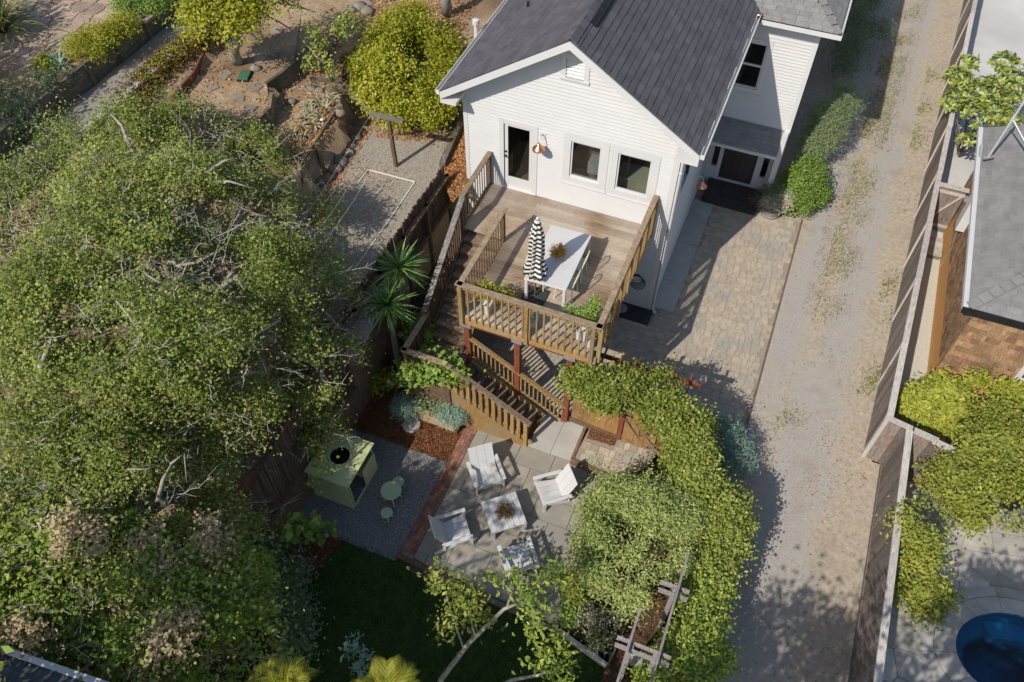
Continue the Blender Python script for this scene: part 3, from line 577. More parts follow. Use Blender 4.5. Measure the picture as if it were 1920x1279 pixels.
for p, c in zip(pts, voronoi(pts)):
    if len(c) < 3 or p[0] < 6.9 or p[1] < -9.7 or p[1] > -2.6: continue
    v = Matrix.Rotation(math.radians(-18), 2) @ Vector((p[0] - PC[0], p[1] - PC[1]))
    if math.hypot(v.x / 1.25, v.y / .95) < 1.0 * 1.62: continue
    link('flagstone', MB().prism(shrink(c, .012), -.06, random.uniform(.0, .006)).mesh('flagstone'), POOLF, pool)
N = 12
for k in range(N):
    aa = [2 * math.pi * (k + t) / N + .01 for t in (0, .25, .5, .75, .985)]; q = [pe(1.0, a) for a in aa] + [pe(1.36, a) for a in aa[::-1]]
    link('coping_stone', MB().prism(q, -.12, .016).mesh('coping_stone'), POOLF, pool)
    q = [pe(1.375, a) for a in aa] + [pe(1.62, a) for a in aa[::-1]]; link('ring_stone', MB().prism(q, -.12, .006).mesh('ring_stone'), POOLF, pool)
mb = MB(); r0 = [(*pe(1.0, a), .0) for a in ang]; r1 = [(*pe(.98, a), -.45) for a in ang]; r2 = [(*pe(.72, a), -.5) for a in ang]; r3 = [(*pe(.66, a), -1.3) for a in ang]
mb.add(r0 + r1 + r2 + r3, [(i * 40 + (k + 1) % 40, i * 40 + k, (i + 1) * 40 + k, (i + 1) * 40 + (k + 1) % 40) for i in range(3) for k in range(40)] + [tuple(120 + k for k in range(40))])
structure('pool_basin', mb, PLASTER, smooth=True)
mb = MB(); N_ = 14; aa = [-.5 + 2.3 * k / N_ for k in range(N_ + 1)]; q = [pe(.965, a) for a in aa] + [pe(.62 + .08 * math.sin(3 * a), a) for a in aa[::-1]]
for k in range(N_): mb.prism([q[k], q[k + 1], q[2 * N_ - k], q[2 * N_ + 1 - k]], -.75, -.42, tint=.5)
structure('pool_bench', mb, M('pool_step', (.025, .18, .29), (.045, .24, .35), scale=3))
structure('pool_water', MB().add([(*pe(1.002, a), -.1) for a in ang], [tuple(range(40))]), WATER)

# ------------------------------------------------------------------ the white house
RX, RZ, SL = -2.68, 8.21, 0.655           # ridge x, ridge z, roof slope
def roof_z(x): return RZ - SL * abs(x - RX)
house = Thing('white_house', (-2.7, 3, 0), 'white clapboard house with dark shingle gable roof and deck in front', 'house')
def clap(mb, axis, a0, a1, fixed, z0, z1, openings, out, lim=None, step=.1):
    """courses of clapboard on a plane; axis 'x' or 'y' runs along a; out = outward sign"""
    z = z0
    while z < z1 - 1e-3:
        zt = min(z + step, z1); lo, hi = (a0, a1) if lim is None else lim((z + zt) / 2, a0, a1)
        cuts = [(lo, hi)]
        for (u0, u1, w0, w1) in openings:
            if w0 < (z + zt) / 2 < w1:
                nc = []
                for p, q in cuts:
                    if u0 > p: nc.append((p, min(q, u0)))
                    if u1 < q: nc.append((max(p, u1), q))
                cuts = nc
        for p, q in cuts:
            if q - p < .02: continue
            o0 = fixed + out * .03; o1 = fixed; bk = fixed - out * .1
            prof = [(o0, z), (o1, zt), (bk, zt), (bk, z)]
            vs = [((u, f, zz) if axis == 'x' else (f, u, zz)) for u in (p, q) for f, zz in prof]
            mb.add(vs, [(0, 3, 2, 1), (4, 5, 6, 7), (0, 1, 5, 4), (1, 2, 6, 5), (2, 3, 7, 6), (3, 0, 4, 7)])
        z = zt
    return mb
DO = (-4.44, -3.66, 3.16, 5.22); W1 = (-2.66, -1.88, 4.06, 5.18); W2 = (-1.46, -.62, 4.04, 5.18); VN = (-2.9, -2.47, 6.92, 7.38)
def gab(z, a, b):
    h = (RZ - .16 - z) / SL; return max(a, RX - h), min(b, RX + h)
house.part('siding', clap(MB(), 'x', -5.5, 0, 0, .0, 8.1, [DO, W1, W2, VN], -1, gab), WHITE)
SW = (1.05, 2.0, 3.4, 5.0)
house.part('siding', clap(MB(), 'y', .0, 6.05, 0, .0, 6.3, [SW], 1), WHITE)
house.part('siding', clap(MB(), 'y', 0, 14, -5.5, 2.6, 6.3, [], -1), WHITE)
H2Y = 6.05; HD = (.5, 1.55, .16, 2.2); HS1 = (.22, .38, .75, 1.75); HS2 = (1.72, 1.9, .75, 1.75); HW = (.28, .96, 3.62, 5.06)
SD = [(.2, .38, .62, 1.62), (.2, .38, 1.74, 1.98), (1.74, 1.92, .62, 1.62), (1.74, 1.92, 1.74, 1.98)]
house.part('siding', clap(MB(), 'x', 0, 2.2, H2Y, .0, 6.2, [HD, HW] + SD, -1), WHITE)
house.part('siding', clap(MB(), 'y', H2Y, 22, 2.2, 0, 6.2, [], 1), WHITE)
# corner boards, rakes, eaves
mb = MB().b2((-.12, -.03, 0), (.03, -.002, 6.12)); mb.b2((.003, -.028, 0), (.03, .1, 6.12)); house.part('corner_board', mb, TRIM)
mb = MB().b2((-5.53, -.03, 2.7), (-5.42, -.002, 6.12)); house.part('corner_board', mb, TRIM)
mb = MB().b2((2.1, H2Y - .03, 0), (2.23, H2Y - .002, 6.0)); mb.b2((2.203, H2Y - .028, 0), (2.23, H2Y + .1, 6.0)); house.part('corner_board', mb, TRIM)
mb = MB().b2((-.8, -.024, 3.02), (-.125, -.019, 3.14)); house.part('band_board', mb, TRIM)
XE, XW, YF = .49, -5.86, -.55
for sx, xe in ((1, XE), (-1, XW)):
    z0 = roof_z(xe)
    mb = MB().add([(RX, YF - .03, RZ - .05), (xe, YF - .03, z0 - .05), (xe, YF - .03, z0 - .24), (RX, YF - .03, RZ - .24), (RX, YF + .0, RZ - .05), (xe, YF, z0 - .05), (xe, YF, z0 - .24), (RX, YF, RZ - .24)], [(0, 1, 2, 3), (7, 6, 5, 4), (0, 4, 5, 1), (3, 2, 6, 7), (1, 5, 6, 2), (0, 3, 7, 4)]); house.part('rake_board', mb, TRIM)
    mb = MB(); yb = -.0; mb.add([(RX, YF, RZ - .2), (xe, YF, z0 - .2), (xe, .0, z0 - .2), (RX, .0, RZ - .2), (RX, YF, RZ - .16), (xe, YF, z0 - .16), (xe, 0, z0 - .16), (RX, 0, RZ - .16)], [(0, 1, 2, 3), (7, 6, 5, 4), (0, 4, 5, 1), (2, 6, 7, 3)]); house.part('soffit', mb, TRIM)
    ye = 5.6 if sx > 0 else 14; wx = 0 if sx > 0 else -5.5
    house.part('soffit', MB().b2((min(wx, xe), .1, z0 - .29), (max(wx, xe), ye, z0 - .26)), TRIM)
    house.part('return_board', MB().b2((min(xe, wx + sx * -.05), YF - .028, z0 - .34), (max(xe, wx + sx * -.05), -.02, z0 - .26)), TRIM)
    mb = MB(); g = .07; xg = xe + sx * .01; ys0, ys1 = YF - .02, ye
    mb.b2((xg, ys0, z0 - .13), (xg + sx * .09, ys1, z0 - .12)); mb.b2((xg + sx * .085, ys0, z0 - .12), (xg + sx * .1, ys1, z0 + .005)); mb.b2((xg, ys0, z0 - .12), (xg + sx * .012, ys1, z0 + .0)); mb.b2((xg, ys0 - .004, z0 - .12), (xg + sx * .1, ys0 + .006, z0)); house.part('gutter', mb, TRIM)
# roof slabs and shingles
rf = house.part('roof', MB().add([(RX, YF, RZ - .03), (XE, YF, roof_z(XE) - .03), (XE, 13, roof_z(XE) - .03), (RX, 13, RZ - .03), (XW, YF, roof_z(XW) - .03), (XW, 13, roof_z(XW) - .03), (RX, YF, RZ - .16), (XE, YF, roof_z(XE) - .16), (XE, 13, roof_z(XE) - .16), (RX, 13, RZ - .16), (XW, YF, roof_z(XW) - .16), (XW, 13, roof_z(XW) - .16)], [(0, 1, 2, 3), (0, 3, 5, 4), (6, 9, 8, 7), (6, 10, 11, 9), (0, 6, 7, 1), (0, 4, 10, 6), (1, 7, 8, 2), (4, 5, 11, 10)]), DKGREY)
def shingles(o, u, v, ul, vl, expo, wd, keep=None, thick=.012, half=True, jit=.25):
    """list of (distance, MB) tabs; o lower-left corner of the slope, u along the eave, v up the slope"""
    o, u, v = Vector(o), Vector(u).normalized(), Vector(v).normalized(); nn = u.cross(v); out = []; r = 0
    if nn.z < 0: nn = -nn
    t = 0.
    while t < vl - .01:
        te = min(t + expo * 1.05, vl); x = -wd * (.5 * (r % 2) if half else random.random())
        while x < ul - .01:
            ww = wd * (1 + random.uniform(-jit, jit)); a = max(0, x + .004); b = min(ul, x + ww - .004); x += ww
            if b - a < .03: continue
            c = o + u * (a + b) / 2 + v * (t + te) / 2
            if keep and not keep(c): continue
            k = random.uniform(.7, 1.3) * thick
            p = [o + u * a + v * t + nn * k, o + u * b + v * t + nn * k, o + u * b + v * te + nn * .003, o + u * a + v * te + nn * .003]
            lo = [q - nn * (.02 if i < 2 else .01) for i, q in enumerate(p)]
            fs = [(0, 1, 2, 3), (7, 6, 5, 4), (0, 4, 5, 1), (1, 5, 6, 2), (3, 2, 6, 7), (0, 3, 7, 4)]
            if (p[1] - p[0]).cross(p[3] - p[0]).dot(nn) < 0: fs = [f[::-1] for f in fs]
            out.append((np.linalg.norm(np.array(c) - CAM), p + lo, fs))
        t += expo; r += 1
    return out
def lay(thing, tabs, m, parent, nmax, name='shingle', field='shingle_field'):
    tabs.sort(key=lambda q: q[0]); rest = MB()
    for i, (d, vs, fs) in enumerate(tabs):
        if i < nmax: thing.part(name, MB().add(vs, fs), m, parent)
        else: rest.add(vs, fs)
    if rest.v: thing.part(field, rest, m, parent, kind='stuff')
sr = math.hypot(1, SL)
lay(house, shingles((XE + .01, YF - .015, roof_z(XE) - .02), (0, 1, 0), (-1, 0, SL), 13, (XE - RX) * sr - .02, .17, .33, None, .02, True, .06), SHINGLE, rf, 300)
lay(house, shingles((XW - .01, YF - .015, roof_z(XW) - .02), (0, 1, 0), (1, 0, SL), 13, (RX - XW) * sr - .02, .16, .33, None, .010, True, .06), SHINGLE, rf, 0)
mb = MB(); y = YF - .01
while y < 6:
    for s in (1, -1): mb.add([(RX, y, RZ + .035), (RX + s * .15, y, RZ + .035 - SL * .15), (RX + s * .15, y + .22, RZ + .02 - SL * .15), (RX, y + .22, RZ + .02)][::s], [(0, 1, 2, 3)]); mb.add([(RX, y, RZ + .035), (RX + s * .15, y, RZ + .035 - SL * .15), (RX + s * .15, y, RZ + .01 - SL * .15), (RX, y, RZ + .01)][::-s], [(0, 1, 2, 3)])
    y += .2
house.part('ridge_cap', mb, SHINGLE, rf)
mb = MB().add([(RX + .17, .35, RZ - .04), (RX + .30, .35, RZ - .12), (RX + .30, 7, RZ - .12), (RX + .17, 7, RZ - .04), (RX + .17, .35, RZ - .10), (RX + .30, .35, RZ - .19), (RX + .30, 7, RZ - .19), (RX + .17, 7, RZ - .10)], [(0, 1, 2, 3), (7, 6, 5, 4), (0, 4, 5, 1), (1, 5, 6, 2), (0, 3, 7, 4)]); house.part('ridge_vent', mb, BLACK, rf)
house.part('flashing', MB().beam((-4.85, 2.6, roof_z(-4.85) + .0), (-4.85, 2.62, roof_z(-4.85) + .14), .05, .05), BLACK, rf)
# wing roof: front slope and hip slope
EY, EX, EZ = 5.66, 2.62, 6.02
rw = house.part('wing_roof', MB().add([(-3.2, EY, EZ - .03), (EX, EY, EZ - .03), (-.58, EY + 3.2, EZ - .03 + SL * 3.2), (-3.2, EY + 3.2, EZ - .03 + SL * 3.2), (EX, 24, EZ - .03), (-.58, 24, EZ - .03 + SL * 3.2), (-.1, EY, EZ - .14), (EX, EY, EZ - .14), (EX, 24, EZ - .14), (-.1, 24, EZ - .14)], [(0, 1, 2, 3), (1, 4, 5, 2), (6, 9, 8, 7), (1, 7, 8, 4), (6, 7, 1)]), DKGREY)
lay(house, shingles((.3, EY - .02, EZ - .02), (1, 0, 0), (0, 1, SL), EX - .3, 2.6, .145, .32, lambda c: c.x < EX - (c.y - EY) + .02), SHINGLE2, rw, 0)
lay(house, shingles((EX + .02, EY - .02, EZ - .02), (0, 1, 0), (-1, 0, SL), 9, 2.4, .145, .32, lambda c: c.y - EY > (EX - c.x) - .02), SHINGLE2, rw, 0)
mb = MB()
for i in range(14): k = i * .19; mb.box((EX - k - .06, EY + k + .06, EZ + SL * k + .055), (.26, .2, .02), R=Matrix.Rotation(math.radians(135), 3, 'Z') @ Matrix.Rotation(-.42, 3, 'Y'))
house.part('hip_cap', mb, SHINGLE2, rw)
mb = MB().b2((XE + .14, EY - .11, EZ - .13), (EX + .1, EY - .1, EZ + .0)); mb.b2((XE + .14, EY - .1, EZ - .13), (EX + .1, EY, EZ - .12)); mb.b2((EX + .1, EY - .11, EZ - .13), (EX + .11, 24, EZ + .0)); mb.b2((EX, EY, EZ - .13), (EX + .1, 24, EZ - .12)); house.part('gutter', mb, TRIM)
house.part('soffit', MB().b2((.03, EY, EZ - .2), (EX, H2Y - .02, EZ - .15)), TRIM); house.part('soffit', MB().b2((2.22, H2Y - .02, EZ - .2), (EX, 24, EZ - .15)), TRIM)
house.part('valley', MB().beam((XE + .02, EY + .05, EZ + .05), (-1.6, EY + 2.15, EZ + SL * 2.1 + .05), .16, .02), DKGREY, rw)
mb = MB()
for k in range(7): a = k * .9; mb.box((XE + .06 + .05 * math.cos(a), EY - .03 + .05 * math.sin(a), EZ + .05 + .02 * (k % 3)), (.1, .035, .012), R=Matrix.Rotation(a, 3, 'Z') @ Matrix.Rotation(-.6, 3, 'Y'))
house.part('rain_chain_funnel', mb, COPPER)
# openings
def opening(name, r, y, tw, prt=house, label=None, sash=None, proud=.035, sill=True, gx=.045):
    x0, x1, z0, z1 = r; mb = MB(); yo = y - proud
    mb.b2((x0 - tw, yo, z0 - (0 if name == 'door' else tw)), (x0, y + .05, z1 + tw)); mb.b2((x1, yo, z0 - (0 if name == 'door' else tw)), (x1 + tw, y + .05, z1 + tw)); mb.b2((x0, yo + .002, z1), (x1, y + .05, z1 + tw))
    if name != 'door': mb.b2((x0, yo + .002, z0 - tw), (x1, y + .05, z0))
    f = prt.part(name, mb, TRIM, label=label)
    if sill and name != 'door': prt.part('sill', MB().b2((x0 - tw - .02, yo - .03, z0 - tw - .03), (x1 + tw + .02, y, z0 - tw - .002)), TRIM, f)
    mb = MB(); a = gx; mb.b2((x0 + .004, y + .0, z0 + .004), (x0 + a, y + .05, z1 - .004)); mb.b2((x1 - a, y, z0 + .004), (x1 - .004, y + .05, z1 - .004)); mb.b2((x0 + a, y + .001, z1 - a), (x1 - a, y + .049, z1 - .004)); mb.b2((x0 + a, y + .001, z0 + .004), (x1 - a, y + .049, z0 + a * 1.2))
    if sash: mb.b2((x0 + a, y + .001, sash - .03), (x1 - a, y + .049, sash + .03))
    prt.part('frame', mb, TRIM, f); prt.part('pane', MB().b2((x0 + a - .01, y + .022, z0 + a - .01), (x1 - a + .01, y + .028, z1 - a + .01)), GLASS, f)
    return f
opening('window', W1, 0, .19, label='square window next to the door'); opening('window', W2, 0, .19, label='square window near the house corner')
opening('window', HW, H2Y, .13, sash=4.36, label='tall sash window of the rear wing')
# glazed door
mb = MB(); x0, x1, z0, z1 = DO; mb.b2((x0 - .12, -.035, z0), (x0, .05, z1 + .12)); mb.b2((x1, -.035, z0), (x1 + .13, .05, z1 + .12)); mb.b2((x0, -.033, z1), (x1, .05, z1 + .12)); f = house.part('door', mb, TRIM)
mb = MB(); a = .1; mb.b2((x0 + .004, .01, z0 + .004), (x0 + a, .055, z1 - .004)); mb.b2((x1 - a, .01, z0 + .004), (x1 - .004, .055, z1 - .004)); mb.b2((x0 + a, .011, z1 - a), (x1 - a, .054, z1 - .004)); mb.b2((x0 + a, .011, z0 + .004), (x1 - a, .054, z0 + .34)); house.part('door_leaf', mb, TRIM, f)
house.part('pane', MB().b2((x0 + a - .01, .03, z0 + .33), (x1 - a + .01, .036, z1 - a + .01)), GLASS, f)
mb = MB().tube([(x0 + .05, .01, 4.18), (x0 + .05, -.045, 4.18), (x0 + .13, -.05, 4.18)], .014, 6); mb.tube([(x0 + .05, .012, 4.32), (x0 + .05, -.02, 4.32)], .028, 10); mb.tube([(x0 + .05, .012, 4.18), (x0 + .05, -.012, 4.18)], .03, 10); house.part('handle', mb, BLACK, f)
house.part('threshold', MB().b2((x0 - .1, -.06, 3.142), (x1 + .12, .05, 3.16)), TRIM, f)
# gable vent
x0, x1, z0, z1 = VN; mb = MB(); tw = .12; mb.b2((x0 - tw, -.04, z0 - .02), (x0, .02, z1 + .14)); mb.b2((x1, -.04, z0 - .02), (x1 + tw, .02, z1 + .14)); mb.b2((x0, -.038, z1), (x1, .02, z1 + .14)); mb.b2((x0, .06, z0), (x1, .07, z1)); mb.b2((x0 - tw - .02, -.07, z0 - .06), (x1 + tw + .02, 0, z0 - .021)); f = house.part('gable_vent', mb, TRIM)
for k in range(5): house.part('slat', MB().box(((x0 + x1) / 2, .005, z0 + .05 + k * .09), (x1 - x0, .015, .105), R=Matrix.Rotation(-.65, 3, 'X')), TRIM, f)
# porch of the wing
mb = MB(); fr = house.part('entry_surround', MB().b2((HD[0] - .12, H2Y - .04, .16), (HD[0], H2Y + .02, 2.3)).b2((HD[1], H2Y - .04, .16), (HD[1] + .12, H2Y + .02, 2.3)).b2((HD[0], H2Y - .038, .16), (HD[1], H2Y + .02, .19)), TRIM)
d = house.part('entry_door', MB().b2((HD[0], H2Y + .03, .19), (HD[1], H2Y + .08, 2.2)), DOORD)
for k in range(4): house.part('door_board', MB().b2((HD[0] + .1 + k * .22, H2Y + .02, .35), (HD[0] + .29 + k * .22, H2Y + .03, 1.9)), DOORD, d)
for q in SD:
    house.part('side_light', MB().b2((q[0] - .02, H2Y - .035, q[2] - .03), (q[0], H2Y + .03, q[3] + .03)).b2((q[1], H2Y - .035, q[2] - .03), (q[1] + .02, H2Y + .03, q[3] + .03)).b2((q[0], H2Y - .034, q[3]), (q[1], H2Y + .03, q[3] + .03)).b2((q[0], H2Y - .034, q[2] - .03), (q[1], H2Y + .03, q[2])), TRIM); house.part('pane', MB().b2((q[0], H2Y + .02, q[2]), (q[1], H2Y + .026, q[3])), GLASS)
house.part('entry_panel', MB().b2((.03, H2Y - .025, .0), (2.1, H2Y - .02, .16)), TRIM)
pr = house.part('porch_roof', MB().add([(.02, 5.25, 2.12), (2.05, 5.25, 2.12), (2.05, H2Y, 2.52), (.02, H2Y, 2.52), (.02, 5.25, 2.02), (2.05, 5.25, 2.02), (2.05, H2Y, 2.02), (.02, H2Y, 2.02)], [(0, 1, 2, 3), (7, 6, 5, 4), (0, 4, 5, 1), (1, 5, 6, 2)]), TRIM)
lay(house, shingles((.0, 5.23, 2.13), (1, 0, 0), (0, .8, .4), 2.07, .88, .145, .32), SHINGLE2, pr, 40)
house.part('porch_gutter', MB().b2((.02, 5.17, 2.05), (2.08, 5.235, 2.13)), TRIM, pr); house.part('side_panel', MB().b2((2.05, 5.6, .3), (2.2, H2Y - .03, 2.5)), TRIM)
house.part('porch_step', MB().b2((.26, 4.92, .0), (1.98, H2Y - .05, .15)), PORCH)
for k in range(7): house.part('porch_board', MB().b2((.255, 4.9 + k * .155, .151), (1.985, 5.045 + k * .155, .168)), PORCH)
# side window on the right wall
mb = MB(); a0, a1, z0, z1 = SW; mb.b2((-.03, a0 - .1, z0 - .1), (.035, a0, z1 + .1)); mb.b2((-.03, a1, z0 - .1), (.035, a1 + .1, z1 + .1)); mb.b2((-.03, a0, z1), (.033, a1, z1 + .1)); mb.b2((-.03, a0, z0 - .1), (.033, a1, z0)); f = house.part('window', mb, TRIM, label='window on the shaded side wall'); house.part('pane', MB().b2((-.02, a0, z0), (-.014, a1, z1)), GLASS, f)
# interior seen through the glass
mb = MB().b2((-5.35, .2, 3.1), (-.15, 5.0, 3.14)); house.part('interior_floor', mb, INTERF)
mb = MB().b2((-5.4, 4.0, 3.14), (-.12, 4.05, 5.9)); mb.b2((-5.4, .15, 3.14), (-5.35, 4, 5.9)); mb.b2((-.17, 2.4, 3.14), (-.12, 4, 5.9)); mb.b2((-5.4, .12, 5.8), (-.12, 4.1, 5.85)); mb.b2((-3.3, .6, 3.14), (-3.2, 4, 5.8)); house.part('interior_wall', mb, INTER)
house.part('interior_wall', MB().b2((0.0, H2Y + 2.0, 0), (2.1, H2Y + 2.05, 6)), DKGREY)
solo('kitchen_counter', MB().b2((-1.5, .45, 3.15), (-.3, .95, 4.06)).b2((-1.55, .4, 4.06), (-.25, 1.0, 4.1)), INTERB, 'pale kitchen counter seen through the window near the house corner', 'counter', loc=(-.9, .7, 3.15))
t = Thing('tall_cabinet', (-2.05, .9, 3.15), 'tan wooden cabinet seen through the window beside the lamp', 'cabinet'); t.part('carcass', MB().b2((-2.4, .7, 3.15), (-1.95, 1.1, 5.0)), PLY); t.part('shelf_box', MB().b2((-2.3, .35, 4.0), (-2.0, .69, 4.35)), WHITE)
t = Thing('downspout', (.1, -.1, 0), 'white downspout running down the shaded house corner', 'downspout')
t.part('pipe', MB().tube([(.072, .03, 5.85), (.072, .03, .22), (.10, -.04, .08), (.2, -.14, .06)], .038, 8), TRIM)
for z in (1, 3, 5): t.part('strap', MB().b2((.03, -.015, z), (.115, .075, z + .03)), TRIM)
def wall_lamp(base, out, label, sc=1.):
    t = Thing('wall_lamp', base, label, 'wall lamp', 'copper barn lamps on the house'); b = Vector(base); o = Vector(out)
    t.part('plate', MB().box(b + o * .02, (.16 if abs(o.y) else .03, .03 if abs(o.y) else .16, .2)), TRIM)
    t.part('arm', MB().tube([b + o * .03 + Vector((0, 0, .02)), b + o * .1 + Vector((0, 0, .12)), b + o * .22 + Vector((0, 0, .14)), b + o * .3 + Vector((0, 0, .06)), b + o * .3 + Vector((0, 0, -.04))], .012, 6), TRIM)
    c = b + o * .3; t.part('shade', MB().lathe((c.x, c.y, c.z - .2), [(.16, 0), (.15, .035), (.10, .085), (.05, .12), (.04, .17), (.0, .18)], 22, close=False), COPPER, smooth=True); t.part('bulb', MB().rock((c.x, c.y, c.z - .13), (.04, .04, .06)), TRIM)
wall_lamp((-3.4, 0, 5.1), (0, -1, 0), 'copper barn lamp on the white wall beside the glazed door'); wall_lamp((0.0, 3.6, 1.95), (1, 0, 0), 'copper barn lamp on the shaded side wall near the entry porch')
t = Thing('vent_pipe', (-6.1, 5.2, 5.5), 'white vent pipe with cap beside the left eave', 'pipe'); vp = P(893, 65, 6.0)
t.part('pipe', MB().tube([(vp[0], vp[1], 5.3), (vp[0], vp[1], 6.35)], .055, 10), TRIM); t.part('cap', MB().lathe((vp[0], vp[1], 6.3), [(.0, 0), (.09, 0), (.09, .12), (0, .14)], 12, close=False), TRIM)
# hose on the wall below the deck
t = Thing('garden_hose', (-.55, -.05, 1.2), 'black hose coiled on a white holder on the wall below the deck', 'hose')
t.part('holder', MB().b2((-.66, -.14, 1.15), (-.5, -.02, 1.5)), TRIM, bev=.01); mb = MB()
for k in range(4): mb.tube([(-.52 + (.17 + .02 * k) * math.sin(a) + .02 * k, -.12 - .015 * k, 1.2 + (.2 + .02 * k) * math.cos(a) - .03 * k) for a in [i * 2 * math.pi / 18 for i in range(19)]], .012, 5, cap=False)
t.part('coil', mb, BLACK)

# ------------------------------------------------------------------ deck
ZD = 3.14
deck = Thing('wooden_deck', (-2.1, -2.3, 0), 'weathered timber deck on red posts with baluster railing in front of the white house', 'deck')
y = -.035; k = 0
while y > -4.47:
    x0 = -4.82 if y > -1.8 else -3.66; xa = x0; js = [-.44]
    if random.random() < .55: js = [random.uniform(x0 + 1.2, -1.4), -.44]
    for xb in js: deck.part('deck_board', MB().b2((xa + .003, y - .136, ZD - .035), (xb - .003, y, ZD + random.uniform(-.003, .002))), DECKX); xa = xb
    y -= .1405
mb = MB()
for k in range(9): x = -4.7 + k * .52; mb.b2((x, -4.45 if x > -3.6 else -1.75, ZD - .24), (x + .04, -.05, ZD - .04))
deck.part('joist', mb, RAILD)
YB = -4.5
deck.part('rim_board', MB().b2((-3.70, YB - .04, 2.86), (-2.06, YB, 3.10)), RAILG); deck.part('rim_board', MB().b2((-2.05, YB - .04, 2.86), (-.36, YB, 3.10)), RAILG)
deck.part('rim_board', MB().b2((-.42, YB, 2.87), (-.38, -.03, 3.10)), RAILD); deck.part('rim_board', MB().b2((-3.72, YB, 2.86), (-3.68, -1.8, 3.10)), RAILD); deck.part('rim_board', MB().b2((-4.86, -1.78, 2.86), (-4.82, -.02, 3.10)), RAILD)
deck.part('beam', MB().b2((-3.68, YB + .04, 2.70), (-.44, YB + .16, 2.85)), REDP)
for x in (-3.6, -2.3, -.98):
    p = deck.part('post', MB().b2((x - .07, YB + .03, 0), (x + .07, YB + .17, 2.66)), REDP); deck.part('post_bracket', MB().b2((x - .13, YB + .005, 2.66), (x + .13, YB + .19, 2.80)), GALV, p)
def rail(th, p0, p1, posts, cap, bal, pm, h=1.07, nb=None, side=(0, 0, 0), post0=True, caph=.04, capw=.14, drop=.19, gap=.13, botrail=None, bw=.04, bname='baluster', ends=0.06, bt=None):
    """railing between two points on the walking surface"""
    p0 = Vector(p0); p1 = Vector(p1); d = p1 - p0; L = d.length; up = Vector((0, 0, h)); sd = Vector(side)
    hd = Vector((d.x, d.y, 0)).normalized()
    th.part('handrail', MB().beam(p0 + up - Vector((0, 0, caph / 2)) - d.normalized() * ends, p1 + up - Vector((0, 0, caph / 2)) + d.normalized() * ends, capw, caph), cap, bev=.006)
    R = Matrix.Rotation(math.atan2(hd.y, hd.x), 3, 'Z')
    for f in posts:
        c = p0 + d * f + sd; th.part('railing_post', MB().box(c + Vector((0, 0, (h - caph - .25) / 2)), (.09, .09, h - caph + .25), R=R), pm)
    n = nb or int(L / gap)
    for i in range(n):
        f = (i + .5) / n
        if any(abs(f - q) * L < .075 for q in posts): continue
        c = p0 + d * f + sd; z0 = -drop; z1 = h - caph - .005; th.part(bname, MB().box(c + Vector((0, 0, (z0 + z1) / 2)), (bw, bt or bw, z1 - z0), R=R), bal)
    if botrail: th.part('bottom_rail', MB().beam(p0 + Vector((0, 0, botrail)) + sd * .4, p1 + Vector((0, 0, botrail)) + sd * .4, .035, .09), bal)
    th.part('sub_rail', MB().beam(p0 + up - Vector((0, 0, caph + .045)) + sd * .55, p1 + up - Vector((0, 0, caph + .045)) + sd * .55, .035, .085), bal)
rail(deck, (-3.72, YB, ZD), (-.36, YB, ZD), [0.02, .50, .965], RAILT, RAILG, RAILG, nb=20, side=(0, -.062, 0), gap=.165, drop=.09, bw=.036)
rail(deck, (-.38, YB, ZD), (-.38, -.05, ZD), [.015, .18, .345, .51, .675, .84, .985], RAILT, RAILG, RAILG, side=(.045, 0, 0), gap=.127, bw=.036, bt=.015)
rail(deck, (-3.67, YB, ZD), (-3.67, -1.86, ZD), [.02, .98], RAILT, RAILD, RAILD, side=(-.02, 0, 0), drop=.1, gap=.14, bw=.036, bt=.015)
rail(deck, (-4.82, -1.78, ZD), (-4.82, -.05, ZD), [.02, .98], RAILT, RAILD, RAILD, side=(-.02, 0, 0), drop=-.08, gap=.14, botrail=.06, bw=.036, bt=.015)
mb = MB()
for x in (-3.66, -2.05, -.45):
    for z in (2.90, 3.02): mb.lathe((x, YB - .115, z), [(0, 0), (.02, 0), (.02, .012), (0, .014)], 8, close=False)
deck.part('bolt', mb, GALV)

# upper stair flight
st = Thing('upper_stair', (-4.25, -3.0, 1.35), 'weathered upper stair flight running down beside the deck', 'stairs')
NR, run, rise = 10, .268, .179
for i in range(NR):
    yt = -1.78 - i * run; z = ZD - (i + 1) * rise
    if i < NR - 1:
        for q in (0, 1): st.part('tread', MB().b2((-4.72, yt - run - .03 + q * .15, z - .04), (-3.76, yt - run + .112 + q * .15, z + random.uniform(-.002, .002))), TREAD)
    st.part('riser', MB().b2((-4.72, yt - .02, z), (-3.76, yt, z + rise - .04)), RAILD)
for x in (-4.76, -3.74): st.part('stringer', MB().beam((x, -1.72, ZD - .17), (x, -1.78 - 9 * run, ZD - 9 * rise - .17), .045, .3), RAILD)
ye, ze = -1.78 - 9 * run, ZD - 9 * rise
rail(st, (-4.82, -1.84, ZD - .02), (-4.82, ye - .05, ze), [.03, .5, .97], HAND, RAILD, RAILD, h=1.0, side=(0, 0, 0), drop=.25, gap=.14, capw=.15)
ZL = ZD - NR * rise
lan = Thing('stair_landing', (-4.2, -4.9, 0), 'timber landing between the two stair flights', 'landing')
y = ye
while y > -5.45: lan.part('plank', MB().b2((-4.85, y - .136, ZL - .04), (-3.66, y, ZL)), TREAD); y -= .14
for x, y in ((-4.8, -5.4), (-3.7, -5.4), (-4.8, -4.3)): lan.part('post', MB().b2((x - .045, y - .045, -.2), (x + .045, y + .045, ZL - .04)), RAILD)
lan.part('skirt', MB().b2((-4.88, -5.5, .35), (-3.66, -5.46, ZL)), RAILD)
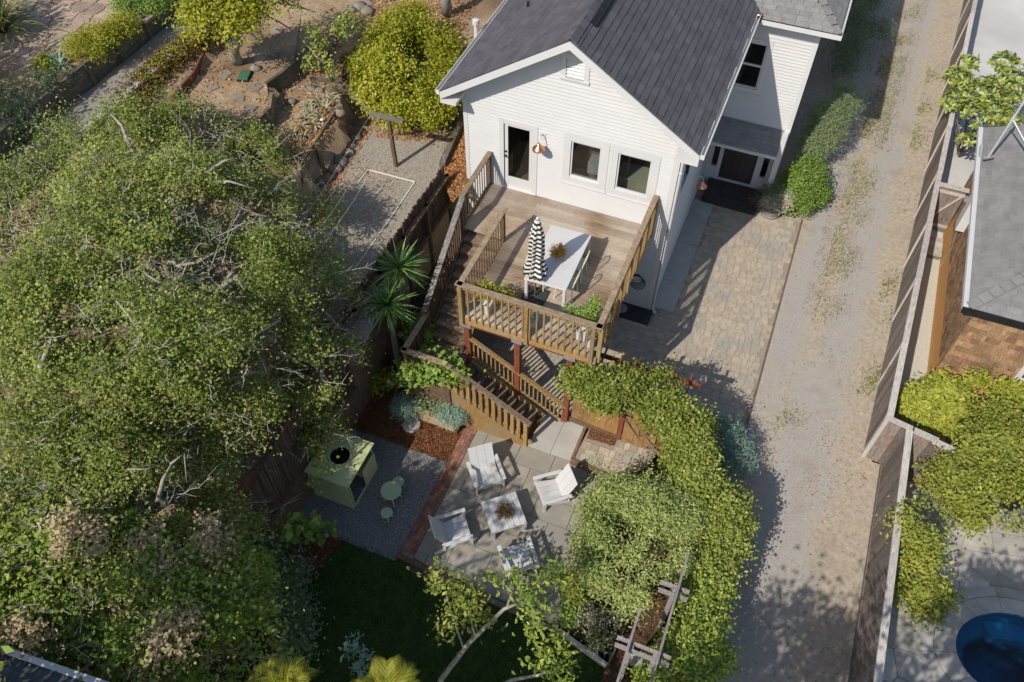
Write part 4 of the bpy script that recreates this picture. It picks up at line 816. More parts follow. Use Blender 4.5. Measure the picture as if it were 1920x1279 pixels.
rail(lan, (-4.82, ye, ZL), (-4.82, -5.4, ZL), [.5], RAILT, RAILD, RAILD, h=.98, drop=-.08); rail(lan, (-4.82, -5.42, ZL), (-3.75, -5.42, ZL), [.02, .98], RAILT, RAILD, RAILD, h=.98, drop=-.08)
# lower flight
lf = Thing('lower_stair', (-2.6, -4.95, ZP), 'lower stair flight with planked treads and sloping side rails down to the patio', 'stairs')
n2 = 8; r2 = (ZL - ZP - .02) / n2; u2 = .275; xs0 = -3.66
for i in range(n2):
    x = xs0 + i * u2; z = ZL - (i + 1) * r2
    if i < n2 - 1:
        for q in (0, 1): lf.part('tread', MB().b2((x + .004 + q * .145, -5.34, z - .04), (x + .142 + q * .145, -4.46, z + random.uniform(-.003, .003))), TREADY)
    lf.part('riser', MB().b2((x, -5.33, z), (x + .02, -4.47, z + r2 - .04)), RAILD)
xe = xs0 + (n2 - 1) * u2; ze2 = ZL - (n2 - 1) * r2
for yy in (-5.37, -4.44): lf.part('stringer', MB().beam((xs0, yy, ZL - .12), (xe + .15, yy, ze2 - .12), .045, .3), RAILG)
rail(lf, (xs0 - .1, -5.41, ZL + .05), (xe + .12, -5.41, ze2 - .05), [.03, .5, .97], RAILT, RAILG, RAILG, h=.95, side=(0, 0, 0), drop=.0, gap=.19, bw=.09, bname='side_board')
lf.part('skirt', MB().add([(xs0, -5.45, ZL - .05), (xe + .1, -5.45, ze2 - .02), (xe + .1, -5.45, ZP - .02), (xs0, -5.45, ZP - .02), (xs0, -5.42, ZL - .05), (xe + .1, -5.42, ze2 - .02), (xe + .1, -5.42, ZP - .02), (xs0, -5.42, ZP - .02)], [(0, 1, 2, 3)[::-1], (7, 6, 5, 4)[::-1], (0, 4, 5, 1)[::-1], (1, 5, 6, 2)[::-1]]), RAILG)
rail(lf, (xs0 + .15, -4.42, ZL - .02), (-1.0, -4.42, ze2 - .28), [], RAILG, RAILG, RAILG, h=.88, drop=-.14, gap=.13, botrail=.12, bw=.035, capw=.11)

# ------------------------------------------------------------------ things on the deck
t = Thing('dining_table', (-2.0, -2.6, ZD), 'white rectangular dining table on the deck', 'table'); A, B, Cc, Dd = (-2.53, -1.66), (-1.5, -1.63), (-1.48, -3.52), (-2.5, -3.55)
t.part('tabletop', MB().prism([A, B, Cc, Dd], ZD + .70, ZD + .745), POTW, bev=.006)
for (x, y), (sx, sy) in zip((A, B, Cc, Dd), ((1, -1), (-1, -1), (-1, 1), (1, 1))): t.part('leg', MB().b2((x + sx * .015, y + sy * .015, ZD), (x + sx * .085, y + sy * .085, ZD + .70)), POTW)
mb = MB(); mb.b2((-2.48, -3.5, ZD + .64), (-2.44, -1.68, ZD + .7)); mb.b2((-1.55, -3.48, ZD + .64), (-1.52, -1.66, ZD + .7)); t.part('apron', mb, POTW)
def metal_chair(loc, rz, label):
    t = Thing('metal_chair', loc, label, 'chair', 'cream metal chairs round the deck table'); x, y, z = loc; R = Matrix.Rotation(rz, 3, 'Z')
    def W(a, b, c): v = R @ Vector((a, b, c)); return (x + v.x, y + v.y, z + v.z)
    t.part('seat', MB().prism([W(a, b, 0)[:2] for a, b in ((-.2, -.2), (.2, -.22), (.2, .22), (-.2, .2))], z + .44, z + .455), CREAM)
    for a, b in ((-.19, -.19), (.19, -.2), (.19, .2), (-.19, .19)): t.part('leg', MB().tube([W(a, b, .44), W(a * 1.15, b * 1.1, 0)], .014, 6), CREAM)
    t.part('back_frame', MB().tube([W(-.2, -.2, .44), W(-.24, -.2, .7), W(-.27, -.12, .84), W(-.28, 0, .86), W(-.27, .12, .84), W(-.24, .2, .7), W(-.2, .2, .44)], .014, 6), CREAM)
    for b in (-.08, .08): t.part('back_bar', MB().tube([W(-.2, b, .45), W(-.25, b, .7), W(-.275, b, .85)], .008, 5), CREAM)
metal_chair((-1.62, -2.35, ZD), math.pi, 'cream metal chair on the right side of the deck table, nearer the house'); metal_chair((-1.62, -3.02, ZD), math.pi, 'cream metal chair on the right side of the deck table, nearer the front railing')
metal_chair((-2.4, -2.15, ZD), 0, 'cream metal chair half hidden behind the closed striped umbrella'); metal_chair((-2.36, -2.95, ZD), 0, 'cream metal chair tucked under the table at the umbrella pole')
# closed striped umbrella
ub = Vector((-2.28, -3.37, ZD)); t = Thing('patio_umbrella', ub, 'closed black and white striped parasol standing at the deck table', 'parasol')
t.part('pole', MB().tube([ub, ub + Vector((0, 0, 2.5))], .022, 10), RAILD); t.part('base', MB().b2((ub.x - .28, ub.y - .28, ZD + .002), (ub.x + .28, ub.y + .28, ZD + .05)), DKGREY, bev=.01)
t.part('finial', MB().rock(ub + Vector((0, 0, 2.55)), (.035, .035, .05)), CREAM)
mb = MB(); NL = 52; NA = 40
def ur(k, a):
    f = k / NL; s = .045 + .105 * min(1, f / .3) ** .8 + .035 * f + (.075 * max(0, (f - .78) / .22) ** 1.3) ; pl = 1 + (.12 * f + .1) * math.sin(8 * a + 2.5 * f + .6 * math.sin(3 * a)) + .12 * f * math.sin(3 * a + 4 * f); s *= pl * (1 - .16 * math.exp(-((f - .70) / .06) ** 2)); return s
vs = [(ub.x + ur(k, 2 * math.pi * j / NA) * math.cos(2 * math.pi * j / NA), ub.y + ur(k, 2 * math.pi * j / NA) * math.sin(2 * math.pi * j / NA), ub.z + 2.52 - 1.62 * k / NL + .02 * math.sin(5 * 2 * math.pi * j / NA) * k / NL) for k in range(NL + 1) for j in range(NA)]
mb.v = vs
for k in range(NL):
    for j in range(NA): mb.f.append(((k) * NA + j, (k + 1) * NA + j, (k + 1) * NA + (j + 1) % NA, k * NA + (j + 1) % NA)); mb.t.append(0. if (k // 2) % 2 else 1.)
t.part('canopy', mb, STRIPE)
# centrepiece and pots
t = Thing('dried_bouquet', (-2.02, -2.58, ZD + .745), 'dried orange flower bouquet lying in the middle of the deck table', 'bouquet')
t.part('vase', MB().lathe((-2.02, -2.58, ZD + .745), [(0, 0), (.05, 0), (.07, .06), (.04, .12)], 12, close=False), RAILD)
t.part('flowers', kind='stuff', mb=foliage('flowers', [(-2.02, -2.58, ZD + .9, .13, .13, .08)], 60, 8, .05, .03, sig=.05, off=t.loc), m=L_FLOWER); mb = MB()
for k in range(16): a = k * .8; mb.tube([(-2.02, -2.58, ZD + .85), (-2.02 + .24 * math.cos(a), -2.58 + .2 * math.sin(a), ZD + .88 + .05 * (k % 3))], .004, 4)
t.part('stem', mb, RAILD)
def pot(c, s, h, label, plant, lm, n, sz, m=POTW, tall=0):
    t = Thing('potted_plant', c, label, 'potted plant'); x, y, z = c
    t.part('pot', MB().add([(x + sx * s * q, y + sy * s * q, z + zz) for zz, q in ((0, .85), (h, 1), (h, .85), (h - .05, .82)) for sx, sy in ((-1, -1), (1, -1), (1, 1), (-1, 1))], [(i * 4 + k, i * 4 + (k + 1) % 4, i * 4 + 4 + (k + 1) % 4, i * 4 + 4 + k) for i in range(3) for k in range(4)] + [(12, 13, 14, 15), (3, 2, 1, 0)]), m)
    t.part('foliage', foliage('foliage', plant, n, 7, sz, sz * .5, sig=.06, off=t.loc), lm)
pot((-3.17, -4.2, ZD), .12, .3, 'square white pot with yellow green shrub by the left railing corner', [(-3.22, -4.15, ZD + .62, .2, .17, .2), (-2.85, -4.1, ZD + .6, .22, .15, .14)], L_YEL, 110, .07)
pot((-.86, -4.1, ZD), .13, .36, 'white pot with trailing green plant near the right railing corner', [(-1.0, -4.05, ZD + .62, .3, .2, .16), (-.75, -4.0, ZD + .75, .12, .12, .3), (-.7, -3.9, ZD + 1.0, .07, .07, .18)], L_BOX, 130, .07)
pot((-2.05, -4.15, ZD), .14, .3, 'white pot with pale leaves behind the middle railing post', [(-2.05, -4.15, ZD + .36, .12, .12, .08)], L_SAGE, 40, .05)
pot((-.6, -4.25, ZD), .1, .2, 'small pot with grey succulent tucked in the right railing corner', [(-.58, -4.1, ZD + .3, .14, .12, .1)], L_GREY, 40, .05)

# ------------------------------------------------------------------ patio furniture
TU = Vector((.765, .644, 0)); TV = Vector((-.644, .765, 0)); ZS = ZP + .002
def adiron(cx, cy, face, label):
    """low slatted lounge chair facing along face"""
    t = Thing('lounge_chair', (cx, cy, ZS), label, 'lounge chair', 'white slatted chairs round the coffee table'); f = Vector(face).normalized(); s = Vector((f.y, -f.x, 0)); o = Vector((cx, cy, ZS))
    def W(a, b, c): return o + (f * a + s * b + Vector((0, 0, c))) * .88
    def plank(a0, c0, a1, c1, b, wd, th, name, par=None): return t.part(name, MB().beam(W(a0, b, c0), W(a1, b, c1), wd, th, up=(W(0, 0, 0) - W(0, 0, -1)) if abs(a1 - a0) > .2 else f), WHITE, par, bev=.004)
    for i in range(4): t.part('seat_slat', MB().beam(W(.36, -.255 + i * .17, .36), W(-.25, -.255 + i * .17, .25), .143, .02), WHITE, bev=.003)
    t.part('front_rail', MB().beam(W(.38, -.36, .30), W(.38, .36, .30), .025, .12), WHITE)
    for i in range(3):
        p0 = W(-.2, -.23 + i * .23, .26); p1 = W(-.55, -.23 + i * .23, .95); d = (p1 - p0).normalized(); t.part('back_slat', MB().beam(p0, p1, .196, .02, up=f), WHITE, bev=.003)
    t.part('back_rail', MB().beam(W(-.44, -.34, .70), W(-.44, .34, .70), .03, .07), WHITE)
    for q in (-1, 1):
        t.part('arm', MB().beam(W(.44, q * .40, .535), W(-.40, q * .40, .50), .092, .022), WHITE, bev=.004)
        t.part('leg', MB().box(W(.38, q * .385, .262), (.075, .035, .46), rz=math.atan2(f.y, f.x)), WHITE)
        t.part('leg', MB().beam(W(.36, q * .345, .32), W(-.62, q * .345, .03), .03, .09), WHITE); t.part('arm_post', MB().beam(W(-.33, q * .385, .49), W(-.36, q * .36, .15), .035, .07), WHITE)
adiron(-2.22, -6.66, -TV, 'white lounge chair nearest the lower stair, back to the house'); adiron(-.55, -6.48, -TU, 'white lounge chair beside the gate landing, fully in the sun')
adiron(-2.33, -8.33, TU, 'white lounge chair next to the brick strip, turned away from the lawn'); adiron(-.66, -8.42, TV, 'white lounge chair next to the lawn, partly under the small tree')
tc = Vector((-1.40, -7.51, ZS)); t = Thing('coffee_table', tc, 'low white slatted coffee table in the middle of the patio', 'table')
for i in range(6): t.part('slat', MB().beam(tc + TU * (-.36 + i * .144) - TV * .425 + Vector((0, 0, .39)), tc + TU * (-.36 + i * .144) + TV * .425 + Vector((0, 0, .39)), .138, .025), WHITE, bev=.003)
for a in (-1, 1):
    t.part('apron', MB().beam(tc + TU * a * .39 - TV * .38 + Vector((0, 0, .33)), tc + TU * a * .39 + TV * .38 + Vector((0, 0, .33)), .025, .09), WHITE); t.part('apron', MB().beam(tc + TV * a * .38 - TU * .36 + Vector((0, 0, .331)), tc + TV * a * .38 + TU * .36 + Vector((0, 0, .331)), .025, .088), WHITE)
    for b in (-1, 1): t.part('leg', MB().box(tc + TU * a * .385 + TV * b * .385 + Vector((0, 0, .19)), (.075, .075, .377), rz=math.atan2(TU.y, TU.x)), WHITE)
bc = tc + Vector((.03, -.0, .405)); t = Thing('dried_wreath', bc, 'brown dried flower arrangement on the coffee table', 'flowers')
t.part('flowers', kind='stuff', mb=foliage('flowers', [(bc.x, bc.y, bc.z + .07, .14, .14, .08)], 80, 8, .045, .02, sig=.05, off=t.loc), m=leafmat('brown_flower', (.10, .055, .02), (.24, .15, .06), (.40, .28, .13))); mb = MB()
for k in range(26): a = k * .77; mb.tube([bc + Vector((0, 0, .04)), bc + Vector((.25 * math.cos(a), .25 * math.sin(a), .07 + .04 * (k % 3)))], .004, 4)
t.part('stem', mb, RAILD)
# green playhouse and toddler table
t = Thing('playhouse_kitchen', (-5.35, -7.95, ZP), 'pale green painted play kitchen with a round basin hole under the tree', 'play kitchen'); x0, x1, y0, y1, zt = -5.95, -4.80, -8.63, -7.35, ZP + 1.16
hc = (-5.38, -7.95); ng = 24; mb = MB(); vs = [(hc[0] + .23 * math.cos(2 * math.pi * k / ng), hc[1] + .23 * math.sin(2 * math.pi * k / ng)) for k in range(ng)]
def sq(a):
    c, s = math.cos(a), math.sin(a); ts = [((x1 if c > 0 else x0) - hc[0]) / c if abs(c) > 1e-6 else 9, ((y1 if s > 0 else y0) - hc[1]) / s if abs(s) > 1e-6 else 9]; return (hc[0] + c * min(ts), hc[1] + s * min(ts))
angs = sorted([2 * math.pi * k / ng for k in range(ng)] + [math.atan2(b - hc[1], a - hc[0]) % (2 * math.pi) for a in (x0, x1) for b in (y0, y1)]); m_ = len(angs)
inn = [(hc[0] + .23 * math.cos(a), hc[1] + .23 * math.sin(a)) for a in angs]; outr = [sq(a) for a in angs]
for z, s in ((zt, 1), (zt - .03, -1)): mb.add([(*p, z) for p in inn] + [(*p, z) for p in outr], [(k, m_ + k, m_ + (k + 1) % m_, (k + 1) % m_)[::s] for k in range(m_)])
mb.add([(*p, zt) for p in outr] + [(*p, zt - .03) for p in outr], [(k, m_ + k, m_ + (k + 1) % m_, (k + 1) % m_) for k in range(m_)]); t.part('top', mb, GREENP)
t.part('basin', MB().lathe((hc[0], hc[1], zt - .2), [(0, 0), (.2, .0), (.235, .2), (.228, .2), (.19, .01)], 24, close=False), BLACK)
t.part('front_panel', MB().b2((x0 + .03, y0 + .03, ZP), (x1 - .05, y0 + .06, zt - .03)), GREENP); t.part('side_panel', MB().b2((x1 - .07, y0 + .09, ZP), (x1 - .04, y0 + .12, zt - .04)), GREENP); t.part('side_panel', MB().b2((x1 - .07, -7.95, ZP), (x1 - .04, y1 - .04, ZP + .75)), GREENP)
t.part('back_panel', MB().b2((x0 + .03, y1 - .06, ZP), (x1 - .08, y1 - .03, zt - .03)), GREENP); t.part('shelf', MB().b2((x0 + .05, -7.95, ZP + .45), (x1 - .09, y1 - .07, ZP + .48)), GREENP); t.part('base_rail', MB().b2((x1 - .08, y0 + .13, ZP), (x1 - .04, -7.96, ZP + .05)), GREENP); t.part('side_panel', MB().b2((x0, y0 + .07, ZP), (x0 + .029, y1 - .07, zt - .03)), GREENP)
def stool(c, r, h, label, name, cat):
    t = Thing(name, (c[0], c[1], ZP), label, cat); t.part('seat' if name == 'toddler_stool' else 'tabletop', MB().lathe((c[0], c[1], ZP + h - .03), [(0, 0), (r - .01, 0), (r, .01), (r, .025), (r - .01, .03), (0, .03)], 28, close=False), SAGE)
    for k in range(4): a = .6 + k * math.pi / 2; t.part('leg', MB().tube([(c[0] + r * .6 * math.cos(a), c[1] + r * .6 * math.sin(a), ZP + h - .03), (c[0] + r * .85 * math.cos(a), c[1] + r * .85 * math.sin(a), ZP)], [.022, .016], 7), GREENP)
c = P(733, 919, ZP + .48); stool(c, .25, .48, 'round sage green toddler table on the blue gravel', 'toddler_table', 'table'); c = P(725, 961, ZP + .28); stool(c, .145, .28, 'round sage green stool nearer the lawn', 'toddler_stool', 'stool'); c = P(746, 903, ZP + .28); stool(c, .145, .28, 'round sage green stool mostly behind the toddler table', 'toddler_stool', 'stool')
solo('paving_disc', MB().lathe((-4.62, -5.95, ZP - .02), [(0, 0), (.235, 0), (.235, .05), (.22, .06), (0, .06)], 30, close=False), CONC, 'round concrete stepping disc on the bark mulch', 'paver', loc=(-4.62, -5.95, ZP))
# timber planter
t = Thing('timber_planter', (-4.1, -5.55, ZP), 'sunlit timber planter bed below the stair landing with blue tufts', 'planter')
for k in range(3): t.part('board', MB().b2((-4.85, -5.72, ZP + k * .185), (-3.46, -5.67, ZP + k * .185 + .18)), PLY)
t.part('corner_post', MB().b2((-3.5, -5.76, ZP), (-3.42, -5.66, ZP + .6)), RAILD); t.part('side_board', MB().b2((-3.47, -5.67, ZP), (-3.43, -5.46, ZP + .55)), RAILD); t.part('soil', MB().b2((-4.85, -5.67, ZP), (-3.47, -5.51, ZP + .5)), SOIL)
shrub('fescue_tuft', 'pale blue green tuft at the left end of the timber planter', 'plant', [(-4.85, -5.75, .25, .3, .3, .3)], 160, 10, .14, .012, L_SAGE, sig=.07, group='blue tufts'); shrub('fescue_tuft', 'blue green tuft at the right end of the timber planter', 'plant', [(-3.62, -5.6, .42, .32, .28, .26)], 170, 10, .14, .014, L_SAGE, sig=.07, group='blue tufts')
shrub('trailing_plant', 'dark trailing plant along the middle of the timber planter', 'plant', [(-4.25, -5.5, .45, .4, .22, .18)], 150, 8, .08, .03, L_DARK, sig=.08)
shrub('flowering_plant', 'orange and yellow flowering plant behind the timber planter', 'plant', [(-4.5, -5.35, .5, .35, .12, .14), (-3.8, -5.35, .5, .25, .1, .12)], 70, 7, .06, .04, L_FLOWER, sig=.06)

# ------------------------------------------------------------------ gate fence with arbour
gf = Thing('cedar_fence', (0, -4.4, 0), 'warm cedar board fence with red posts either side of the garden gate', 'fence')
def board_run(t, p0, p1, z0, z1, bw, m, th=.02, name='board', jz=.0, stagger=.0, parent=None, gap=.004):
    p0 = Vector((*p0, 0)); p1 = Vector((*p1, 0)); L = (p1 - p0).length; n = max(1, round(L / bw)); d = (p1 - p0) / n; a = math.atan2(d.y, d.x); nr = Vector((-d.y, d.x, 0)).normalized()
    for i in range(n):
        c = p0 + d * (i + .5); h = z1 + random.uniform(-jz, jz); o = nr * random.uniform(-stagger, stagger)
        t.part(name, MB().box((c.x + o.x, c.y + o.y, (z0 + h) / 2), (d.length - gap, th, h - z0), R=Matrix.Rotation(a, 3, 'Z') @ Matrix.Rotation(random.gauss(0, .004), 3, 'Y')), m, parent)
board_run(gf, (-.84, -4.33), (.39, -4.40), .12, 1.55, .30, CEDAR)
gf.part('kick_board', MB().beam((-.88, -4.37, .06), (.40, -4.44, .06), .04, .15), BROWNR)
gf.part('rail', MB().beam((-.88, -4.30, 1.4), (.40, -4.37, 1.4), .04, .09), REDP)
for x, y, h in ((.46, -4.42, 2.1), (1.46, -4.45, 2.1)): gf.part('post', MB().b2((x - .055, y - .055, -.05), (x + .055, y + .055, h)), REDP)
gt = Thing('garden_gate', (.95, -4.47, 0), 'cedar plank garden gate between two red posts', 'gate')
board_run(gt, (.545, -4.46), (1.375, -4.48), .06, 1.36, .139, CEDAR); gt.part('gate_frame', MB().beam((.53, -4.43, 1.3), (1.39, -4.45, 1.3), .04, .12), CEDAR); gt.part('gate_frame', MB().beam((.53, -4.43, .2), (1.39, -4.45, .2), .04, .12), CEDAR)
for k in range(6): gt.part('baluster', MB().b2((.6 + k * .14, -4.47, 1.37), (.625 + k * .14, -4.445, 1.62)), CEDAR)
gt.part('gate_cap', MB().beam((.53, -4.46, 1.64), (1.39, -4.48, 1.64), .09, .03), BROWNR); gt.part('strap_hinge', MB().b2((.50, -4.50, 1.2), (.72, -4.478, 1.25)), BLACK); gt.part('strap_hinge', MB().b2((1.2, -4.505, .14), (1.42, -4.492, .18)), BLACK)
cv = [(1.5, -4.47), (1.95, -4.66), (2.3, -5.05), (2.55, -5.55), (2.72, -6.2), (2.95, -7.4), (3.05, -9), (3.1, -11.5)]
for a, b in zip(cv[:-1], cv[1:]):
    board_run(gf, a, b, .08, 1.45, .15, CEDAR if a[1] > -5.2 else BROWNF); gf.part('kick_board', MB().beam((*[q + .0 for q in a], .03), (*b, .03), .06, .12), BROWNR); gf.part('post', MB().b2((b[0] - .045, b[1] - .045, -.05), (b[0] + .045, b[1] + .045, 1.6)), REDP)
ar = Thing('gate_arbour', (.95, -4.2, 0), 'timber arbour beams carrying the vine over the gate', 'arbour')
for y in (-4.55, -3.6): ar.part('beam', MB().b2((-.95, y - .03, 1.98), (2.0, y + .03, 2.1)), REDP)
for k in range(7): ar.part('slat', MB().b2((-.8 + k * .42, -4.7, 2.1), (-.76 + k * .42, -3.4, 2.17)), REDP)
for x in (-.8, 1.5): ar.part('post', MB().b2((x - .05, -3.65, 0), (x + .05, -3.55, 1.98)), REDP)
pg = Thing('pergola', (2.5, -9.3, 0), 'weathered grey pergola beams emerging from the shrubs', 'pergola')
ZQ = 2.32
for x, yb in ((2.2, -9.35), (2.77, -7.9)): pg.part('beam', MB().b2((x - .022, -14, ZQ - .07), (x + .022, yb, ZQ + .07)), PERG)
for y in (-8.78, -8.62, -10.12, -9.98, -11.9, -12.05): pg.part('crosspiece', MB().b2((1.95 if y < -9 else 2.42, y - .022, ZQ - .21), (3.0, y + .022, ZQ - .072)), PERG)
for x, y in ((2.25, -10.05), (2.72, -10.05), (2.72, -8.7)): pg.part('post', MB().b2((x - .045, y - .045, -.03), (x + .045, y + .045, ZQ - .075)), PERG)
t = Thing('raised_bed', (1.4, -9.4, -.18), 'low raised bed with pale board edging beside the lawn', 'raised bed')
t.part('edge_board', MB().beam((.78, -9.56, -.03), (1.92, -9.86, -.03), .05, .3), CONC); t.part('edge_board', MB().beam((1.94, -9.84, -.03), (2.05, -8.6, -.03), .05, .3), TIMBERG)
solo('stone_block', MB().box((2.5, -9.5, .06), (.34, .3, .12), rz=.2), CONC, 'pale square stone block on the mulch between the pergola beams', 'stone', loc=(2.5, -9.5, 0), bev=.01)

# ------------------------------------------------------------------ long grey fence on the right and its neighbours
fn = Thing('tall_fence', (6.5, 7, 0), 'long weathered grey board fence along the gravel driveway', 'fence')
def fx(y): return 6.27 + .043 * (y + 2.6)
y = -2.6; n = 0
while y < 24:
    hgt = 1.74 + .035 * math.sin(n * 1.7); ya = y; yb = y + 2.35
    for i in range(16):
        q = ya + i * .147; fn.part('board', MB().box((fx(q) + random.uniform(-.004, .004), q + .073, hgt / 2), (.02, .142, hgt - .03 + random.uniform(-.01, .01)), rz=-.043), GREYW)
    fn.part('post', MB().b2((fx(ya) - .05, ya - .045, -.05), (fx(ya) + .045, ya + .045, hgt)), CAPW)
    s = random.uniform(-.012, .012); fn.part('cap_rail', MB().beam((fx(ya) + .03 + s, ya - .02, hgt + .022 + .01 * (n % 2)), (fx(yb) + .03 + s, yb + .01, hgt + .022 + .01 * (n % 2)), .15, .04), CAPW); fn.part('rail', MB().beam((fx(ya) + .05, ya, .35), (fx(yb) + .05, yb, .35), .04, .09), GREYW); fn.part('rail', MB().beam((fx(ya) + .05, ya, 1.5), (fx(yb) + .05, yb, 1.5), .04, .09), GREYW)
    y += 2.36; n += 1
board_run(fn, (6.27, -2.62), (6.78, -2.72), .02, 1.74, .15, GREYW); fn.part('cap_rail', MB().beam((6.2, -2.62, 1.765), (6.82, -2.74, 1.765), .13, .04), CAPW)
f2 = Thing('lower_fence', (6.75, -6, 0), 'lower run of weathered grey fence beside the pool terrace', 'fence')
y = -2.78; n = 0
while y > -12:
    hgt = 1.70 + .01 * (n % 2)
    for i in range(16): q = y - i * .15; f2.part('board', MB().box((6.73 + random.uniform(-.004, .004), q - .075, hgt / 2), (.02, .145, hgt - .03)), GREYW)
    f2.part('post', MB().b2((6.76, y - .1, -.05), (6.85, y, hgt)), CAPW); f2.part('cap_rail', MB().beam((6.77, y + .02, hgt + .02), (6.77, y - 2.4, hgt + .02), .15, .04), CAPW); f2.part('kick_board', MB().b2((6.69, y - 2.4, -.05), (6.715, y, .12)), GREYW)
    f2.part('rail', MB().b2((6.745, y - 2.4, 1.45), (6.785, y, 1.54)), GREYW); y -= 2.41; n += 1
f3 = Thing('cross_fence', (7.5, -2.9, 0), 'short grey board fence crossing behind the bright hedge', 'fence')
board_run(f3, (6.86, -2.78), (8.25, -3.02), .22, 1.7, .19, GREYW); f3.part('cap_rail', MB().beam((6.86, -2.74, 1.74), (7.4, -2.84, 1.74), .16, .04), CAPW); f3.part('cap_rail', MB().beam((7.3, -2.84, 1.70), (8.3, -3.03, 1.70), .16, .04), CAPW); f3.part('kick_board', MB().beam((6.86, -2.81, .1), (8.25, -3.05, .1), .04, .2), CEDAR)
g = Thing('side_gate', (7.1, 6.3, 0), 'weathered side gate with diagonal brace between fence and neighbouring house', 'gate')
board_run(g, (6.72, 6.30), (7.52, 6.30), .08, 1.72, .13, GREYW); g.part('brace', MB().beam((6.78, 6.27, .3), (7.46, 6.27, 1.55), .03, .1, up=(0, 1, 0)), CAPW); g.part('rail', MB().b2((6.72, 6.26, 1.5), (7.52, 6.285, 1.6)), CAPW); g.part('rail', MB().b2((6.72, 6.26, .25), (7.52, 6.285, .35)), CAPW); g.part('cap_rail', MB().b2((6.68, 6.22, 1.73), (7.56, 6.38, 1.77)), CAPW)
t = Thing('wooden_step', (7.1, 5.5, 0), 'weathered wooden step in front of the side gate', 'step')
for k in range(4): t.part('plank', MB().b2((6.85, 5.1 + k * .2, .12), (7.5, 5.29 + k * .2, .16)), CAPW)
t.part('riser', MB().b2((6.87, 5.1, -.01), (7.48, 5.14, .12)), GREYW)
# neighbouring shingled house
nb = Thing('shingled_house', (10, 3.5, 0), 'brown cedar shingled house with grey hip roof at the right edge', 'house')
NX, NY, NZ = 7.62, .42, 3.12
nb.part('wall', MB().b2((NX + .02, NY + .02, 0), (16, 7.3, NZ)), NSKIRT)
tabs = shingles((NX - .02, 7.2, .62), (0, -1, 0), (0.001, 0, 1), 7.2 - NY, NZ - .62, .19, .17, None, .014, False, .45)
for q in tabs: q[1][:] = [Vector((v.x if i < 4 else v.x + .02, v.y, v.z)) for i, v in enumerate(q[1])]
lw = nb.part('siding_base', MB().b2((NX - .018, NY, .55), (NX + .0, 7.22, NZ)), NSHING)
lay(nb, tabs, NSHING, lw, 100)
tabs = shingles((NX - .02, NY - .02, .62), (1, 0, 0), (0, 0.001, 1), 3.2, NZ - .62, .19, .17, lambda c: not (9.25 < c.x < 10.4 and .9 < c.z < 2.3), .014, False, .45)
lay(nb, tabs, NSHING, nb.part('siding_base', MB().b2((NX, NY - .018, .55), (10.9, NY, NZ)), NSHING), 190)
nb.part('skirt_board', MB().add([(NX - .02, NY - .02, .62), (NX - .10, NY - .10, 0), (NX - .10, 7.2, 0), (NX - .02, 7.2, .62)], [(0, 1, 2, 3)[::-1]]).add([(NX - .02, NY - .02, .62), (NX - .10, NY - .10, 0), (11, NY - .10, 0), (11, NY - .02, .62)], [(0, 1, 2, 3)]), NSKIRT)
ex, ey, ez = 7.3, .12, 3.2; S2 = .38
nr = nb.part('roof', MB().add([(ex, ey, ez - .03), (ex, 7.35, ez - .03), (ex + 4, 7.35, ez + 4 * S2 - .03), (ex + 4, ey + 4, ez + 4 * S2 - .03), (ex + 8, ey, ez - .03), (ex, ey, ez - .15), (ex, 7.35, ez - .15), (ex + 8, ey, ez - .15), (ex + 8, 7.35, ez - .15), (ex + 8, 7.35, ez - .03)], [(0, 3, 2, 1), (0, 4, 3), (0, 1, 6, 5), (0, 5, 7, 4), (5, 6, 8, 7), (3, 4, 9, 2), (1, 2, 6), (2, 9, 8, 6)]), SHINGLE2)
s2 = math.hypot(1, S2)
tb = shingles((ex - .01, ey - .01, ez - .02), (0, 1, 0), (1, 0, S2), 7.35 - ey, 4 * s2, .15, .33, lambda c: c.y - ey > c.x - ex - .02) + shingles((ex - .01, ey - .01, ez - .02), (1, 0, 0), (0, 1, S2), 5, 4 * s2, .15, .33, lambda c: c.x - ex > c.y - ey - .02)
lay(nb, tb, SHINGLE2, nr, 300)
mb = MB()
for i in range(16): k = .1 + i * .2; mb.box((ex + k, ey + k, ez + S2 * k + .02), (.27, .24, .02), R=Matrix.Rotation(math.radians(45), 3, 'Z') @ Matrix.Rotation(-.26, 3, 'Y'))
nb.part('hip_cap', mb, SHINGLE2, nr)
nb.part('gutter', MB().b2((ex - .12, ey - .02, ez - .14), (ex - .01, 7.36, ez - .02)), TRIM); nb.part('gutter', MB().b2((ex - .12, ey - .13, ez - .14), (ex + 5, ey - .02, ez - .02)), BLACK)
nb.part('soffit', MB().b2((ex, ey, ez - .2), (NX, 7.3, ez - .16)), NSKIRT)
f = nb.part('window', MB().b2((9.25, NY - .07, .95), (9.38, NY + .02, 2.3)).b2((9.38, NY - .068, 2.17), (10.3, NY + .02, 2.3)).b2((9.38, NY - .068, .95), (10.3, NY + .02, 1.08)), TRIM); nb.part('pane', MB().b2((9.38, NY - .035, 1.08), (10.3, NY - .03, 2.17)), GLASS, f); nb.part('frame', MB().b2((9.38, NY - .05, 1.6), (10.3, NY - .036, 1.65)), TRIM, f)
